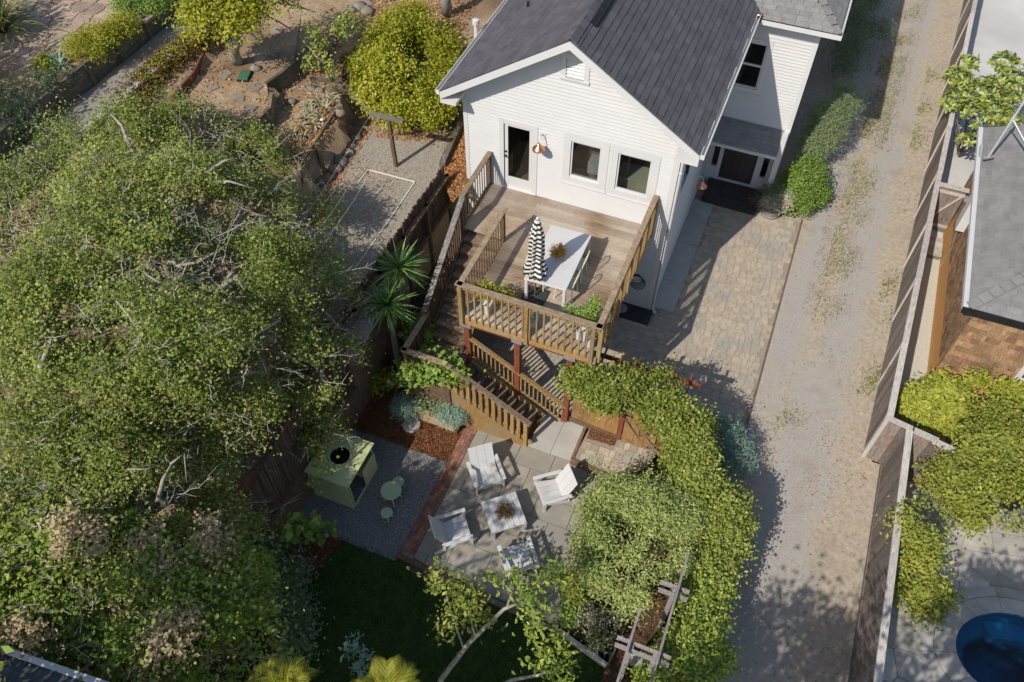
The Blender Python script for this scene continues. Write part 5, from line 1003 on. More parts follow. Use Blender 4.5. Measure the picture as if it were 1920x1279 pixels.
c = PY(1795, 412, 4.5); t = Thing('electric_meter', (7.5, 5.0, 1.9), 'white electric meter box on the side wall of the shingled house', 'meter box'); t.part('box', MB().b2((7.36, 4.75, 1.5), (7.6, 5.15, 2.6)), TRIM, bev=.01); t.part('dial', MB().lathe((7.36, 5.25, 2.2), [(0, 0), (.09, 0), (.09, .1), (0, .11)], 14, close=False), GALV); t.part('conduit', MB().tube([(7.45, 4.9, 1.5), (7.55, 4.8, .8), (7.52, 4.75, .1)], .012, 6), GALV); t.part('conduit', MB().tube([(7.45, 5.3, 2.4), (7.3, 5.6, 3.0), (7.25, 6.3, 3.3)], .05, 8), GALV)
ft = P(1853, 295, 3.45); tp = P(1928, 178, 5.0); t = Thing('antenna_mast', ft, 'pale antenna mast with tripod legs on the grey neighbouring roof', 'mast'); t.part('mast', MB().tube([ft, Vector(ft).lerp(Vector(tp), 1.0)], .032, 8), GALV); mid = Vector(ft).lerp(Vector(tp), .62)
for q in ((1925, 285, 3.75), (1945, 310, 3.8)): t.part('leg', MB().tube([mid, P(*q)], .02, 6), GALV)
t.part('collar', MB().tube([mid - (mid - Vector(ft)).normalized() * .06, mid + (mid - Vector(ft)).normalized() * .06], .05, 8), GALV); t.part('foot', MB().box(Vector(ft), (.3, .08, .04), rz=.6), GALV)

# ------------------------------------------------------------------ hillside garden: retaining walls, path, steps
structure('hill_path', MB().b2((-15.35, -9, 4.4), (-14.35, 14, ZPATH)), ASPH); structure('path_kerb', MB().b2((-14.42, -9, 4.4), (-14.22, 14, ZPATH + .05)), CONC)
def wall_run(t, pts, z0, z1, th=.09, posts=None, m=TIMBERG, nb=3, phang=.0, side=1, pm=None):
    for a, b in zip(pts[:-1], pts[1:]):
        for k in range(nb): h = (z1 - z0) / nb; t.part('timber', MB().beam((*a, z0 + h * (k + .5)), (*b, z0 + h * (k + .5)), th + random.uniform(-.006, .006), h - .008), m)
    for q in posts or []: t.part('post', MB().beam((q[0], q[1], z0 - .1), (q[0] - q[2] * .06, q[1] - q[3] * .06, z1 + .03), .11, .1, up=(q[2], q[3], 0)), pm or m)
W1t = Thing('timber_wall', (-15.5, -1, ZPATH), 'long timber retaining wall with posts along the upper path', 'retaining wall')
ysp = [-8.2, -6.95, -5.7] + [P(px, py, 5.2)[1] for px, py in ((60, 242), (120, 182), (175, 135), (228, 90), (280, 47), (325, 10))] + [3.1, 4.3]
wall_run(W1t, [(-15.5, q) for q in ysp], ZPATH - .1, ZTOP + .06, .1, [(-15.40, q, 1, 0) for q in ysp], TIMBERG)
pts = [] 
for i in range(15):
    for j in range(24): pts.append((-23 + i * .46 + random.uniform(-.13, .13), -3.5 + j * .46 + random.uniform(-.13, .13)))
terr = structure('stone_terrace', MB().b2((-26, -6, 4.5), (-15.9, 10, ZTOP + .01)), DIRT)
for p, c in zip(pts, voronoi(pts)):
    if len(c) > 2 and -21.5 < p[0] < -16.55 and -2.6 < p[1] < 6.5: link('flagstone', MB().prism(rough_poly(shrink(c, .03)), ZTOP - .05, ZTOP + .03 + random.uniform(-.008, .008)).mesh('flagstone'), FLAG, terr)
# lower terrace stones
pts = [P(px, py, ZT2)[:2] for px, py in ((395, 165), (420, 140), (445, 185), (390, 205), (470, 205), (430, 230), (480, 165), (360, 225), (455, 250), (405, 255), (490, 110), (520, 60))]
t2 = structure('sandstone_patches', MB().sheet([(p[0], p[1]) for p in PT2], ZT2 + .012), DIRT)
for p in pts: a0 = random.random(); q = [(p[0] + random.uniform(.16, .27) * math.cos(a0 + k * 1.047), p[1] + random.uniform(.16, .27) * math.sin(a0 + k * 1.047)) for k in range(6)]; link('flagstone', MB().prism(q, ZT2 - .03, ZT2 + .04).mesh('flagstone'), TSTONE, t2)
W2t = Thing('timber_wall', (-11.5, -1, ZT1), 'short timber retaining wall with one pale post below the stone terrace', 'retaining wall'); a = [tuple(P(px, py, ZT2)[:2]) for px, py in ((432, 272), (470, 236), (505, 204), (509, 176))]
wall_run(W2t, a, ZT1 - .25, ZT2 + .05, .09, [(*P(500, 214, ZT2)[:2], .7, -.7)], TIMBER)
W3t = Thing('timber_wall', (-11, 1.5, ZT1), 'grey timber retaining wall above the sandy path', 'retaining wall'); a = [tuple(P(px, py, ZT2)[:2]) for px, py in ((498, 158), (530, 135), (556, 112))]
wall_run(W3t, a, ZT1 - .25, ZT2 + .04, .09, [], TIMBERG)
W4t = Thing('timber_wall', (-9.5, -.5, ZG), 'curved timber retaining wall round the strappy leaved bed', 'retaining wall'); a = [tuple(P(px, py, ZIR)[:2]) for px, py in ((560, 322), (566, 302), (600, 250), (628, 208), (636, 198), (634, 180))]
wall_run(W4t, a, ZG - .1, ZIR + .05, .09, [(*P(597, 276, ZIR)[:2], .8, -.6), (*P(640, 204, ZIR)[:2], .8, -.6)], TIMBER, nb=3)
t = Thing('lamp_spike', P(610, 240, ZIR), 'thin black spike light standing by the curved timber wall', 'garden light'); b = P(613, 268, ZG + .3); t.part('stake', MB().tube([b, b + np.array([0, 0, .75])], .014, 6), BLACK); t.part('head', MB().rock(b + np.array([0, 0, .78]), (.05, .05, .04)), CREAM)
a = [P(px, py, ZT2 + .02) for px, py in ((328, 197), (345, 175), (368, 150), (378, 128), (395, 100), (432, 66))]
t = Thing('metal_edging', a[2], 'curved rust red edging strip below the vine slope', 'edging')
for p, q in zip(a[:-1], a[1:]): t.part('strip', MB().beam(p + np.array([0, 0, .13]), q + np.array([0, 0, .13]), .05, .26), REDEDGE)
p = P(460, 145, ZT2); t = Thing('valve_box', p, 'green valve box lid on the sandy terrace', 'valve box'); t.part('lid', MB().box((p[0], p[1], p[2] + .05), (.28, .42, .1), rz=.3), GREENBOX, bev=.01); t.part('rim', MB().box((p[0], p[1], p[2] + .02), (.34, .48, .06), rz=.3), BLACK)
# steps
sp = [P(x, y, z) for x, y, z in ((612, 150, 3.95), (633, 166, 3.75), (655, 186, 3.5), (676, 206, 3.32), (697, 232, 3.12))]
for i, p in enumerate(sp):
    t = Thing('garden_step', p, ('topmost timber edged garden step full of dead leaves', 'second timber edged garden step from the top', 'middle timber edged garden step with bare brick tread', 'second lowest garden step, framed in rounded stones', 'lowest garden step paved in brick red slab')[i], 'step', 'steps up the hillside garden'); an = math.radians(28)
    R = Matrix.Rotation(an, 3, 'Z'); t.part('edge_timber', MB().box((p[0], p[1], p[2] + .0), (.9 + .1 * (i == 4), .1, .2), R=R), TIMBERG); v = R @ Vector((0, .28, 0)); t.part('tread', MB().box((p[0] + v.x, p[1] + v.y, p[2] - .03), (.88, .46, .2), R=R), BRICK if i in (2, 4) else DIRT)
    solo('step_leaves', scatter('step_leaves', [(p[0] + v.x + (R @ Vector((a, b, 0))).x, p[1] + v.y + (R @ Vector((a, b, 0))).y) for a, b in ((-.45, -.25), (.45, -.25), (.45, .25), (-.45, .25))], p[2] + .08, 160 if i in (0, 1, 3) else 40, .09, .06, L_FALL, '', flat=.5), L_FALL, None, None, kind='stuff')
rk = [(642, 150), (655, 160), (665, 172), (672, 184), (680, 196), (690, 205), (625, 140), (648, 262), (660, 275), (655, 290), (640, 305), (628, 320), (668, 262), (600, 345), (612, 335), (590, 360), (700, 110), (690, 95), (715, 60), (705, 40), (690, 22), (676, 12), (660, 18), (540, 165), (600, 172), (585, 168), (640, 120), (720, 75), (515, 105), (480, 130)]
ORD = ('topmost', 'second from the top', 'third from the top', 'fourth from the top', 'fifth from the top', 'sixth from the top', 'seventh from the top', 'eighth from the top', 'ninth from the top')
def rock_label(i):
    for a, b, ordr, t in ((0, 7, (1, 2, 3, 4, 5, 6, 0), 'in the row beside the timber garden steps'), (7, 16, (0, 2, 3, 5, 6, 1, 8, 7, 4), 'in the border below the curved timber wall'), (16, 23, (6, 5, 4, 3, 2, 0, 1), 'in the row left of the yellow tree')):
        if a <= i < b: return 'rock ' + ORD[ordr[i - a]] + ' ' + t
    return ('grey brown rock at the foot of the grey timber wall by the sandy path', 'grey brown rock at the top edge of the strappy leaved bed', 'flat brown rock left of the strappy leaved bed on the sandy path', 'grey brown rock by the brick coloured path above the steps', 'grey brown rock half hidden at the left of the yellow green tree', 'grey brown rock below the straight grey trunk of the autumn tree', 'grey brown rock beside the green valve box')[i - 23]
for i, (x, y) in enumerate(rk):
    p0 = P(x, y, 3.4); z = hz(p0[0], p0[1]); p0 = P(x, y, z); z = hz(p0[0], p0[1]); r = random.uniform(.11, .2); solo('garden_rock', MB().rock((p0[0], p0[1], z + r * .3), (r * 1.2, r, r * .75), seed=i), ROCK, rock_label(i), 'rock', 'rocks lining the hillside paths', loc=(p0[0], p0[1], z), smooth=True)
structure('hill_gravel', MB().sheet([tuple(p) for p in PG], ZG + .04), GRAVEL2)
a = [tuple(P(x, y, 4.18)[:2]) for x, y in ((548, 52), (590, 22), (632, 70), (600, 118))]; br = structure('brick_path', MB().prism(a, 3.5, 4.17), SAND); apl = np.array(a); mb = MB(); rest = 0
ca, sa = math.cos(.5), math.sin(.5)
for iu in range(-14, 15):
    for iv in range(-22, 23):
        u, v = iu * .205 + (.1 if iv % 2 else 0), iv * .105; x, y = apl[:, 0].mean() + u * ca - v * sa, apl[:, 1].mean() + u * sa + v * ca
        if inpoly(np.array([[x, y]]), apl)[0] and rest < 290: rest += 1; link('brick', MB().box((x, y, 4.16), (.198, .098, .08), rz=.5).mesh('brick'), BRICK, br)
a = [P(x, y, 4.38) for x, y in ((620, 0), (690, -10), (700, 10), (668, 24), (640, 16))]; structure('asphalt_patch', MB().prism([(p[0], p[1]) for p in a], 3.8, 4.38), ASPH)
# leaf strip between gravel and house, with its timbers
t = Thing('timber_edge', (-6.15, 1.5, ZG), 'timber edge between hill gravel and the leafy strip beside the house', 'edging')
t.part('timber', MB().beam(P(829, 312, 3.1), P(872, 214, 3.15), .16, .26), TIMBERG); t.part('stake', MB().tube([P(835, 318, 2.95), P(835, 318, 2.95) + np.array([0, 0, .5])], .03, 6), GALV)
t = Thing('timber_wall', (-5.8, -.1, 2), 'olive timber end wall of the leafy strip at the house corner', 'retaining wall')
for k in range(6): t.part('timber', MB().beam((-6.02, -.32, 1.62 + k * .25), (-5.46, .16, 1.62 + k * .25), .09, .24), OLIVE)
solo('leaf_litter', scatter('leaf_litter', [(-6.0, .0), (-5.55, .25), (-5.55, 6), (-6.0, 6)], 3.03, 4200, .085, .06, L_FALL, '', flat=.6), L_FALL, None, None, kind='stuff')
def litter(z, pts, n, lm=L_FALL, sz=.072, clump=0.):
    poly = [tuple(P(a, b, z)[:2]) for a, b in pts]
    solo('leaf_litter', scatter('leaf_litter', poly, hz, n, sz, sz * .65, lm, '', flat=.55, clump=clump, ztop=.04), lm, None, None, kind='stuff')
litter(3.04, ((880, 228), (884, 330), (866, 362), (848, 380), (836, 352), (833, 310), (850, 264), (866, 226)), 3200)
litter(3.0, ((600, 350), (650, 262), (700, 245), (690, 262), (650, 320), (600, 430), (575, 420)), 1900); litter(3.0, ((590, 300), (690, 300), (780, 330), (700, 420), (600, 420)), 260, clump=.9)
litter(3.1, ((700, 232), (860, 225), (842, 262), (760, 262), (705, 255)), 900, clump=.8); litter(3.4, ((640, 140), (680, 120), (730, 170), (720, 215), (690, 200)), 1500)
litter(3.9, ((540, 250), (600, 180), (640, 185), (600, 300), (555, 320)), 900); litter(4.4, ((350, 120), (440, 130), (500, 160), (490, 230), (380, 260)), 420, clump=1.1); litter(4.2, ((560, 90), (700, 5), (900, 0), (860, 90), (690, 120)), 2600, clump=1.0); litter(3.7, ((460, 300), (560, 130), (620, 150), (560, 320)), 700, L_FALLP, .07, clump=.9); litter(4.4, ((330, 190), (380, 120), (430, 60), (450, 80), (380, 200)), 220, L_FALL, .06)
# clothes line
b = Vector((-7.55, -.27, ZG)); t = Thing('clothes_post', b, 'dark T shaped clothes line post on the hillside gravel', 'clothes post'); tp = Vector((-7.60, -.25, ZG + 1.70)); cx = P(695, 213, ZG + 1.78); cy = P(757, 228, ZG + 1.78)
t.part('post', MB().beam(b - Vector((0, 0, .1)), tp, .09, .09, up=(0, 1, 0)), RAILD); t.part('crossbar', MB().beam(cx, cy, .1, .1), TIMBERG)
t = Thing('clothes_line', tp, 'thin pale washing wires running from the clothes post', 'washing line')
for f in (.05, .3, .62, .95): q = Vector(cx).lerp(Vector(cy), f); e = q + Vector((.35, -5.8, -.1)); t.part('wire', MB().tube([q + Vector((0, 0, .05)), q.lerp(e, .5) - Vector((0, 0, .12)), e], .0025, 4, cap=False), CORD)
mb = MB(); a = [P(x, y, ZG + .06) for x, y in ((670, 345), (690, 318), (778, 341), (735, 405), (700, 455), (660, 512))]
for p, q in zip(a[:-1], a[1:]): mb.beam(p, q, .022, .022)
solo('boundary_cord', mb, CORD, 'white cord laid on the gravel in an open rectangle', 'cord', loc=a[2])
# brown stake fence on retaining wall
FX = -6.0; sf = Thing('stake_fence', (FX, -4, 2.2), 'brown grape stake fence standing on a tan retaining wall', 'fence')
y = -.35
for i in range(205):
    yy = y - i * .058; zt = 3.62 + random.uniform(-.06, .06) if yy > -6 else 3.62 - (-6 - yy) * .28 + random.uniform(-.05, .05); zb = 2.2 if yy > -6 else zt - 1.7
    sf.part('stake', MB().box((FX - .05 + random.uniform(-.008, .008), yy, (zb + zt) / 2), (.025, .045, zt - zb), R=Matrix.Rotation(random.gauss(0, .012), 3, 'X')), BROWNF)
for i in range(6): y0 = -.34 - i * 1.28; sf.part('post', MB().b2((FX - .02, y0 - .05, .9), (FX + .08, y0 + .05, 3.3)), BROWNR)
sf.part('top_rail', MB().b2((FX - .02, -6.0, 3.22), (FX + .1, -.3, 3.3)), BROWNR); sf.part('bottom_rail', MB().b2((FX - .03, -6.0, 2.2), (FX + .075, -.3, 2.29)), BROWNR)
t = Thing('board_wall', (FX, -3, 1), 'smooth tan retaining wall below the stake fence', 'retaining wall'); t.part('panel', MB().b2((FX - .08, -3.4, .6), (FX + .02, -.3, 2.19)), PLY); t.part('panel', MB().b2((FX - .08, -6.0, -.3), (FX + .02, -3.41, 2.19)), BROWNR); t.part('panel', MB().b2((FX - .08, -12.6, -.3), (FX + .02, -6.01, .9)), BROWNR)
lt = Thing('lattice_panel', (-5.5, -4.4, 0), 'dark diagonal lattice panel below the yuccas', 'lattice'); lt.part('frame', MB().b2((-5.98, -4.42, .88), (-4.88, -4.36, .98)).b2((-5.98, -4.42, -.15), (-4.88, -4.36, -.06)).b2((-5.98, -4.42, -.06), (-5.9, -4.36, .88)), BROWNF)
for k in range(20):
    for s in (1, -1):
        x0 = -6.9 + k * .13; a = Vector((x0, -4.39 + .008 * s, -.06)); b2_ = Vector((x0 + .94, -4.39 + .008 * s, .88))
        if s < 0: a.z, b2_.z = .88, -.06
        f0 = max(0, (-5.9 - a.x) / .94); f1 = min(1, (-4.88 - a.x) / .94)
        if f1 - f0 > .08: lt.part('slat', MB().beam(a.lerp(b2_, f0), a.lerp(b2_, f1), .012, .035, up=(0, 0, 1)), BROWNF)
# roof corner of the shed at the lower left
sh = Thing('garden_shed', (-7.6, -15.5, 1), 'slate roofed shed corner under the trees at the lower left', 'shed')
e0 = P(60, 1246, 4.6); e1 = P(185, 1289, 4.6); u = Vector(e1 - e0); u.z = 0; u.normalize(); vv = Vector((u.y, -u.x, 0)); o = Vector(e0) - u * 2.2; up = (vv + Vector((0, 0, .35))).normalized()
pr_ = sh.part('roof', MB().add([o, o + u * 4.5, o + u * 4.5 + up * 2.5, o + up * 2.5, o - Vector((0, 0, .1)), o + u * 4.5 - Vector((0, 0, .1)), o + u * 4.5 + up * 2.5 - Vector((0, 0, .1)), o + up * 2.5 - Vector((0, 0, .1))], [(0, 3, 2, 1), (4, 5, 6, 7), (0, 1, 5, 4), (1, 2, 6, 5), (2, 3, 7, 6), (3, 0, 4, 7)]), DKGREY)
lay(sh, shingles(o + Vector((0, 0, .015)), u, up, 4.5, 2.5, .17, .28), SLATE, pr_, 120)
sh.part('gutter', MB().beam(o - vv * .06, o + u * 4.5 - vv * .06, .1, .1), TRIM); c = o + u * 2.2 + vv * 1.4; sh.part('wall', MB().box((c.x, c.y, 2.6), (4.0, 2.2, 3.4), rz=math.atan2(u.y, u.x)), TRIM)

# ------------------------------------------------------------------ trees
def tree(name, label, base, fork, lobes, parts, r0, bark=BARK, group=None, ntw=0, subs=3, twm=None, paths=(), twL=(.3, .8)):
    t = Thing(name, base, label, 'tree', group); mb = MB(); limbs(mb, base, fork, lobes, r0, subs=subs); t.part('trunk', mb, bark, smooth=True)
    for nm, me_, lm in parts: t.part(nm, me_, lm, kind='stuff' if nm in ('hanging_leaves', 'twig_mass') else None)
    if ntw: q = MB(); twigs(q, lobes, ntw, Lr=twL); t.part('dead_twigs', q, twm or TWIG, kind='stuff')
    for p, r in paths: q = MB(); q.tube(p, [r * (1 - .75 * i / (len(p) - 1)) for i in range(len(p))], 7); t.part('bare_limb', q, BARK, smooth=True)
    return t
def F(lobes, *a, **k): return foliage('leaves', lobes, *a, **k)
LA = [lob(*q) for q in ((150, 290, 4.60, .95), (255, 265, 5.00, .95), (370, 265, 4.76, .95), (470, 315, 4.06, .9), (90, 390, 5.20, 1.15), (225, 385, 5.70, 1.15), (350, 385, 5.70, 1.15), (465, 410, 4.97, 1.1), (560, 420, 3.78, .95), (45, 500, 5.20, 1.2), (180, 500, 6.00, 1.25), (310, 500, 6.10, 1.25), (440, 520, 5.52, 1.2), (560, 535, 4.28, 1.05), (630, 600, 3.24, .75), (60, 620, 5.50, 1.2), (135, 610, 5.80, 1.2), (270, 620, 6.00, 1.2), (400, 640, 5.40, 1.15), (515, 640, 4.37, 1.05), (605, 690, 3.19, .9))]
ob = (-9.9, -6.9, hz(-9.9, -6.9) - .1); of = (-9.6, -7.0, 3.5)
pale = [([P(x, y, z - 1.0) for x, y, z in q], r) for q, r in ((((285, 345, 6.4), (262, 310, 6.9), (245, 275, 7.25), (228, 235, 7.45), (208, 214, 7.5)), .075), (((268, 360, 6.4), (285, 320, 7.0), (293, 282, 7.4)), .07), (((306, 330, 6.8), (303, 300, 7.2), (300, 285, 7.3)), .03), (((380, 345, 7.3), (392, 320, 7.6), (420, 302, 7.7), (440, 297, 7.7)), .05), (((385, 342, 7.3), (430, 340, 7.5), (480, 355, 7.3)), .04), (((85, 640, 7.2), (75, 590, 7.5), (45, 575, 7.4), (5, 545, 7.2)), .10), (((85, 690, 7.0), (70, 640, 7.4), (55, 610, 7.5)), .09), (((75, 690, 7.2), (95, 640, 7.5), (100, 620, 7.5)), .05), (((215, 560, 8.0), (240, 590, 8.1), (260, 620, 8.0)), .03), (((300, 530, 8.2), (275, 515, 8.3), (268, 508, 8.35)), .03), (((150, 400, 7.6), (155, 430, 7.8), (160, 450, 7.8)), .04))]
tree('oak_tree', 'spreading live oak filling the upper left, with bare pale limbs above its small leaves', ob, of, LA, [('crown', F(LA, 3300, 50, .058, .040, sig=.15, gap=-.06, gs=2.6, off=ob, low=-.15, shell=.62), L_OAK), ('twig_mass', F(LA, 420, 9, .17, .008, sig=.16, gap=-.3, off=ob, low=-.1, shell=.85), L_TWIG), ('dry_leaves', F(LA, 260, 10, .06, .035, sig=.14, gap=.1, off=ob, low=.1, shell=.9), L_DEAD)], .26, ntw=260, paths=pale, twL=(.3, 1.0))
LB = [lob(*q) for q in ((50, 740, 4.40, 1.1), (175, 735, 4.70, 1.15), (300, 740, 4.46, 1.15), (420, 755, 3.69, 1.1), (525, 768, 2.2, .68), (598, 805, 1.7, .42), (95, 870, 4.40, 1.1), (225, 860, 4.36, 1.1), (345, 875, 3.1, .95), (450, 880, 1.9, .55), (40, 960, 4.00, 1.0), (160, 970, 4.00, 1.0), (290, 980, 3.57, .95), (392, 985, 2.5, .7), (465, 990, 1.3, .5))]
ob = (-8.6, -12.2, hz(-8.6, -12.2) - .1); of = (-8.4, -11.8, 2.5)
pale = [([P(x, y, z - 2.2) for x, y, z in q], r) for q, r in ((((296, 940, 6.6), (305, 900, 7.0), (322, 868, 7.2)), .05), (((320, 870, 7.2), (345, 850, 7.1), (350, 905, 6.9)), .025), (((60, 960, 7.1), (62, 990, 7.0), (70, 1010, 7.0), (35, 1040, 6.9)), .045), (((110, 960, 7.0), (130, 980, 7.0), (180, 1010, 6.8)), .02), (((240, 880, 7.4), (275, 880, 7.4), (300, 870, 7.3)), .02))]
tree('oak_tree', 'lower live oak above the play kitchen, mixed with tan dead sprays', ob, of, LB, [('crown', F(LB, 2200, 48, .058, .040, sig=.15, gap=-.05, gs=2.6, off=ob, low=-.15, shell=.62), L_OAK), ('hanging_leaves', F([lob(596, 800, 1.9, .26, .15), lob(598, 850, 1.7, .2, .12), lob(618, 880, 1.45, .14, .08), lob(590, 905, 1.4, .2, .1), lob(575, 830, 2.0, .3, .2)], 50, 12, .066, .044, sig=.09, off=ob, low=-.6, shell=.2), L_OAK), ('twig_mass', F(LB, 330, 9, .17, .008, sig=.16, gap=-.3, off=ob, low=-.1, shell=.85), L_TWIG), ('dry_leaves', F(LB, 260, 12, .06, .04, sig=.15, gap=.15, off=ob, low=.1, shell=.9), L_DEAD)], .24, ntw=190, paths=pale, twL=(.3, 1.0))
LC = [lob(*q) for q in ((70, 1065, 4.10, .9), (180, 1060, 4.10, .95), (300, 1075, 3.90, .95), (385, 1065, 2.9, .65), (60, 1170, 3.80, .9), (200, 1170, 3.90, .95), (320, 1170, 3.60, .95), (420, 1140, 3.20, .75), (270, 1245, 3.40, .85), (390, 1240, 3.10, .8), (470, 1195, 2.60, .65), (470, 1090, 2.2, .55), (110, 1110, 3.9, .8), (55, 1050, 4.3, .7), (120, 1180, 3.8, .7), (30, 1215, 3.9, .6), (140, 1040, 4.3, .7))]
ob = (-6.6, -14.2, hz(-6.6, -14.2) - .1); of = (-6.4, -14.2, 2.4)
LCd = [lob(*q) for q in ((300, 1060, 4.55, .42, .3), (275, 1030, 4.55, .35, .3), (160, 1010, 5.05, .45, .3), (130, 990, 5.15, .3), (385, 1030, 4.35, .3), (400, 1000, 4.25, .28), (320, 1190, 4.45, .42, .3), (345, 1150, 4.35, .28), (290, 1240, 4.25, .35), (15, 1200, 4.55, .35), (60, 1180, 4.65, .25))]
pale = [([P(x, y, z - 1.5) for x, y, z in ((355, 1105, 5.2), (385, 1107, 5.3), (425, 1113, 5.2))], .10), ([P(x, y, z - 1.5) for x, y, z in ((300, 1100, 5.6), (330, 1090, 5.7), (360, 1105, 5.5))], .05)]
tree('broadleaf_tree', 'broad leaved tree in the lower left corner hung with tan dead leaf sprays', ob, of, LC, [('low_crown', F([lob(60, 1110, 3.9, .8), lob(140, 1130, 3.9, .8), lob(100, 1180, 3.7, .75), lob(40, 1190, 3.7, .7), lob(175, 1170, 3.7, .6)], 300, 24, .09, .052, sig=.17, off=ob, low=-.1), L_OAK2), ('crown', F(LC, 1600, 26, .09, .052, sig=.17, gap=-.07, gs=2.6, off=ob, low=-.15, shell=.62), L_OAK2), ('dry_leaves', F(LCd, 260, 16, .07, .05, sig=.12, off=ob, low=-.1, shell=.4), L_DEAD)], .2, ntw=110, paths=pale)
shrub('dark_shrub', 'shaded dark grey green shrub at the edge of the lawn below the oaks', 'shrub', [lob(535, 1075, .5, .45), lob(510, 1120, .6, .5), lob(540, 1150, .4, .45), lob(490, 1055, .7, .45), lob(545, 1200, .4, .4)], 700, 14, .07, .035, L_DARK, sig=.15, base=(-4.9, -11.6, -.2))
shrub('young_fig', 'young lobed leaf sapling with thin pale stem near the blue gravel', 'sapling', [lob(585, 1000, .9, .22, .15), lob(605, 985, .8, .15, .1), lob(560, 990, 1.2, .25, .15)], 40, 4, .16, .13, L_BOX, sig=.12, base=P(545, 1045, -.15), stems=3, bark=BARK)
# garden oak sprays over the kitchen top
# yellow green shrub beside the house
LY = [lob(*q) for q in ((765, 125, 4.5, 0.95), (718, 160, 4.1, 0.68), (815, 150, 4.2, 0.72), (772, 62, 4.7, 0.68), (745, 205, 3.7, 0.50), (812, 205, 3.7, 0.50), (692, 122, 4.2, 0.41), (730, 80, 4.5, 0.54), (840, 95, 4.4, 0.50))]
ob = (-8.0, 1.5, 3.1); tree('citrus_tree', 'bright yellow green rounded tree beside the white house', ob, (-8.0, 1.6, 3.6), LY, [('crown', F(LY, 1800, 28, .085, .045, sig=.14, gap=-.07, gs=3.2, off=ob, low=-.3, stray=.25, shell=.6), L_YEL)], .09, BARKD)
p1 = P(447, 118, ZT2); LT = [lob(*q) for q in ((395, 22, 6.4, .7, .5), (450, 42, 6.2, .6, .45), (430, -20, 6.8, .8, .6), (500, 5, 6.4, .6, .45), (372, 35, 6.1, .4, .3))]; LT2 = [lob(*q) for q in ((650, 38, 5.9, .38, .2), (600, 92, 5.2, .32, .2), (615, 128, 5.0, .28, .18), (590, 60, 5.6, .3, .2), (560, 15, 6.2, .4, .25), (585, 120, 4.9, .25, .2), (640, 60, 5.6, .25, .15))]
pb = [([P(x, y, z) for x, y, z in q], r) for q, r in ((((450, 40, 6.1), (520, 5, 6.1), (560, 12, 6.0), (610, 30, 5.8), (660, 40, 5.8)), .035), (((500, 30, 6.0), (525, 42, 5.6), (560, 65, 5.3), (575, 85, 5.2), (610, 120, 5.0)), .03))]
tree('autumn_tree', 'small autumn tree with straight grey trunk and drooping yellow green crown at the top left', p1, P(440, 60, 5.7), LT, [('crown', F(LT, 620, 14, .10, .048, sig=.15, gap=-.15, gs=2.5, off=p1, low=-.4), L_YEL), ('branch_leaves', F(LT2, 130, 9, .09, .045, sig=.10, gap=-.2, gs=2.5, off=p1, low=-.6, shell=.3), L_IVY)], .17, BARK, paths=pb, subs=2)
p2 = P(838, 25, 4.4); LU = [(p2[0] + a, p2[1] + b, 9.2 + c, 1.3, 1.3, .8) for a, b, c in ((0, 0, 0), (1.6, .6, .3), (-1.4, 1.2, .2), (.4, 2.0, .5))]
tree('tall_tree', 'tree trunk standing on the slope behind the yellow green tree', p2, (p2[0], p2[1], 7.5), LU, [('crown', F(LU, 500, 12, .1, .05, sig=.2, off=p2), L_OAK2)], .17, BARK, subs=2)
# planting of the upper terraces
def strap(name, label, cat, base, n, L, wd, lm, **kw):
    t = Thing(name, base, label, cat)
    for b in blades_mb(base, n, L, wd, **kw): t.part('leaf', b, lm, smooth=True)
    return t
strap('flax_clump', 'big yellow green strap leaved flax at the top left corner', 'plant', P(8, 62, ZTOP + .1), 110, 1.35, .07, L_FLAX, elev=(.3, 1.4), droop=.55)
strap('iris_clump', 'pale strap leaved iris clump beside the upper timber wall', 'plant', P(258, 18, ZTOP), 60, .75, .06, L_SAGE, elev=(.3, 1.3)); strap('iris_clump', 'small blue green strap leaved plant low beside the timber wall', 'plant', P(115, 125, ZTOP), 28, .5, .05, L_SAGE, elev=(.4, 1.3))
shrub('mounded_shrub', 'low mounded bright green shrub on top of the upper timber wall', 'shrub', [lob(150, 88, ZTOP + .15, .38, .28), lob(190, 72, ZTOP + .2, .42, .3), lob(230, 52, ZTOP + .15, .38, .28), lob(175, 95, ZTOP + .1, .3, .2)], 700, 12, .09, .018, L_YEL, sig=.1, up=.9); shrub('dark_shrub', 'dark green shrub behind the pale iris clump', 'shrub', [lob(285, 10, ZTOP + .15, .4, .3), lob(240, 8, ZTOP + .2, .35, .3)], 300, 10, .09, .03, L_BOX, sig=.12)
shrub('low_plant', 'little yellow green plant on the shaded bank at the left', 'plant', [lob(88, 118, ZTOP + .05, .25, .15)], 90, 8, .07, .04, L_YEL, sig=.08); shrub('ground_cover', 'grey green ground cover on the shaded bank at the far left', 'plant', [lob(60, 165, ZTOP, .6, .15), lob(20, 190, ZTOP, .6, .15), lob(100, 150, ZTOP, .4, .14), lob(30, 230, ZTOP - .1, .6, .2)], 420, 8, .08, .035, L_DARK, sig=.14)
shrub('slope_vine', 'red and green creeping vine on the slope below the path', 'vine', [lob(*q) for q in ((262, 172, 4.6, .45, .16), (285, 150, 4.62, .42, .16), (310, 128, 4.62, .4, .16), (335, 105, 4.64, .4, .16), (362, 86, 4.65, .38, .15), (392, 62, 4.65, .35, .14), (410, 40, 4.65, .3, .14), (250, 195, 4.6, .4, .16))], 1300, 9, .08, .045, L_RED, sig=.12, stems=8); shrub('slope_vine', 'yellow green trailing strip of the vine along the path kerb', 'vine', [lob(*q) for q in ((300, 122, 4.78, .25, .1), (330, 97, 4.78, .25, .1), (360, 72, 4.78, .25, .1), (275, 148, 4.76, .22, .1))], 260, 9, .08, .035, L_YEL, sig=.09)
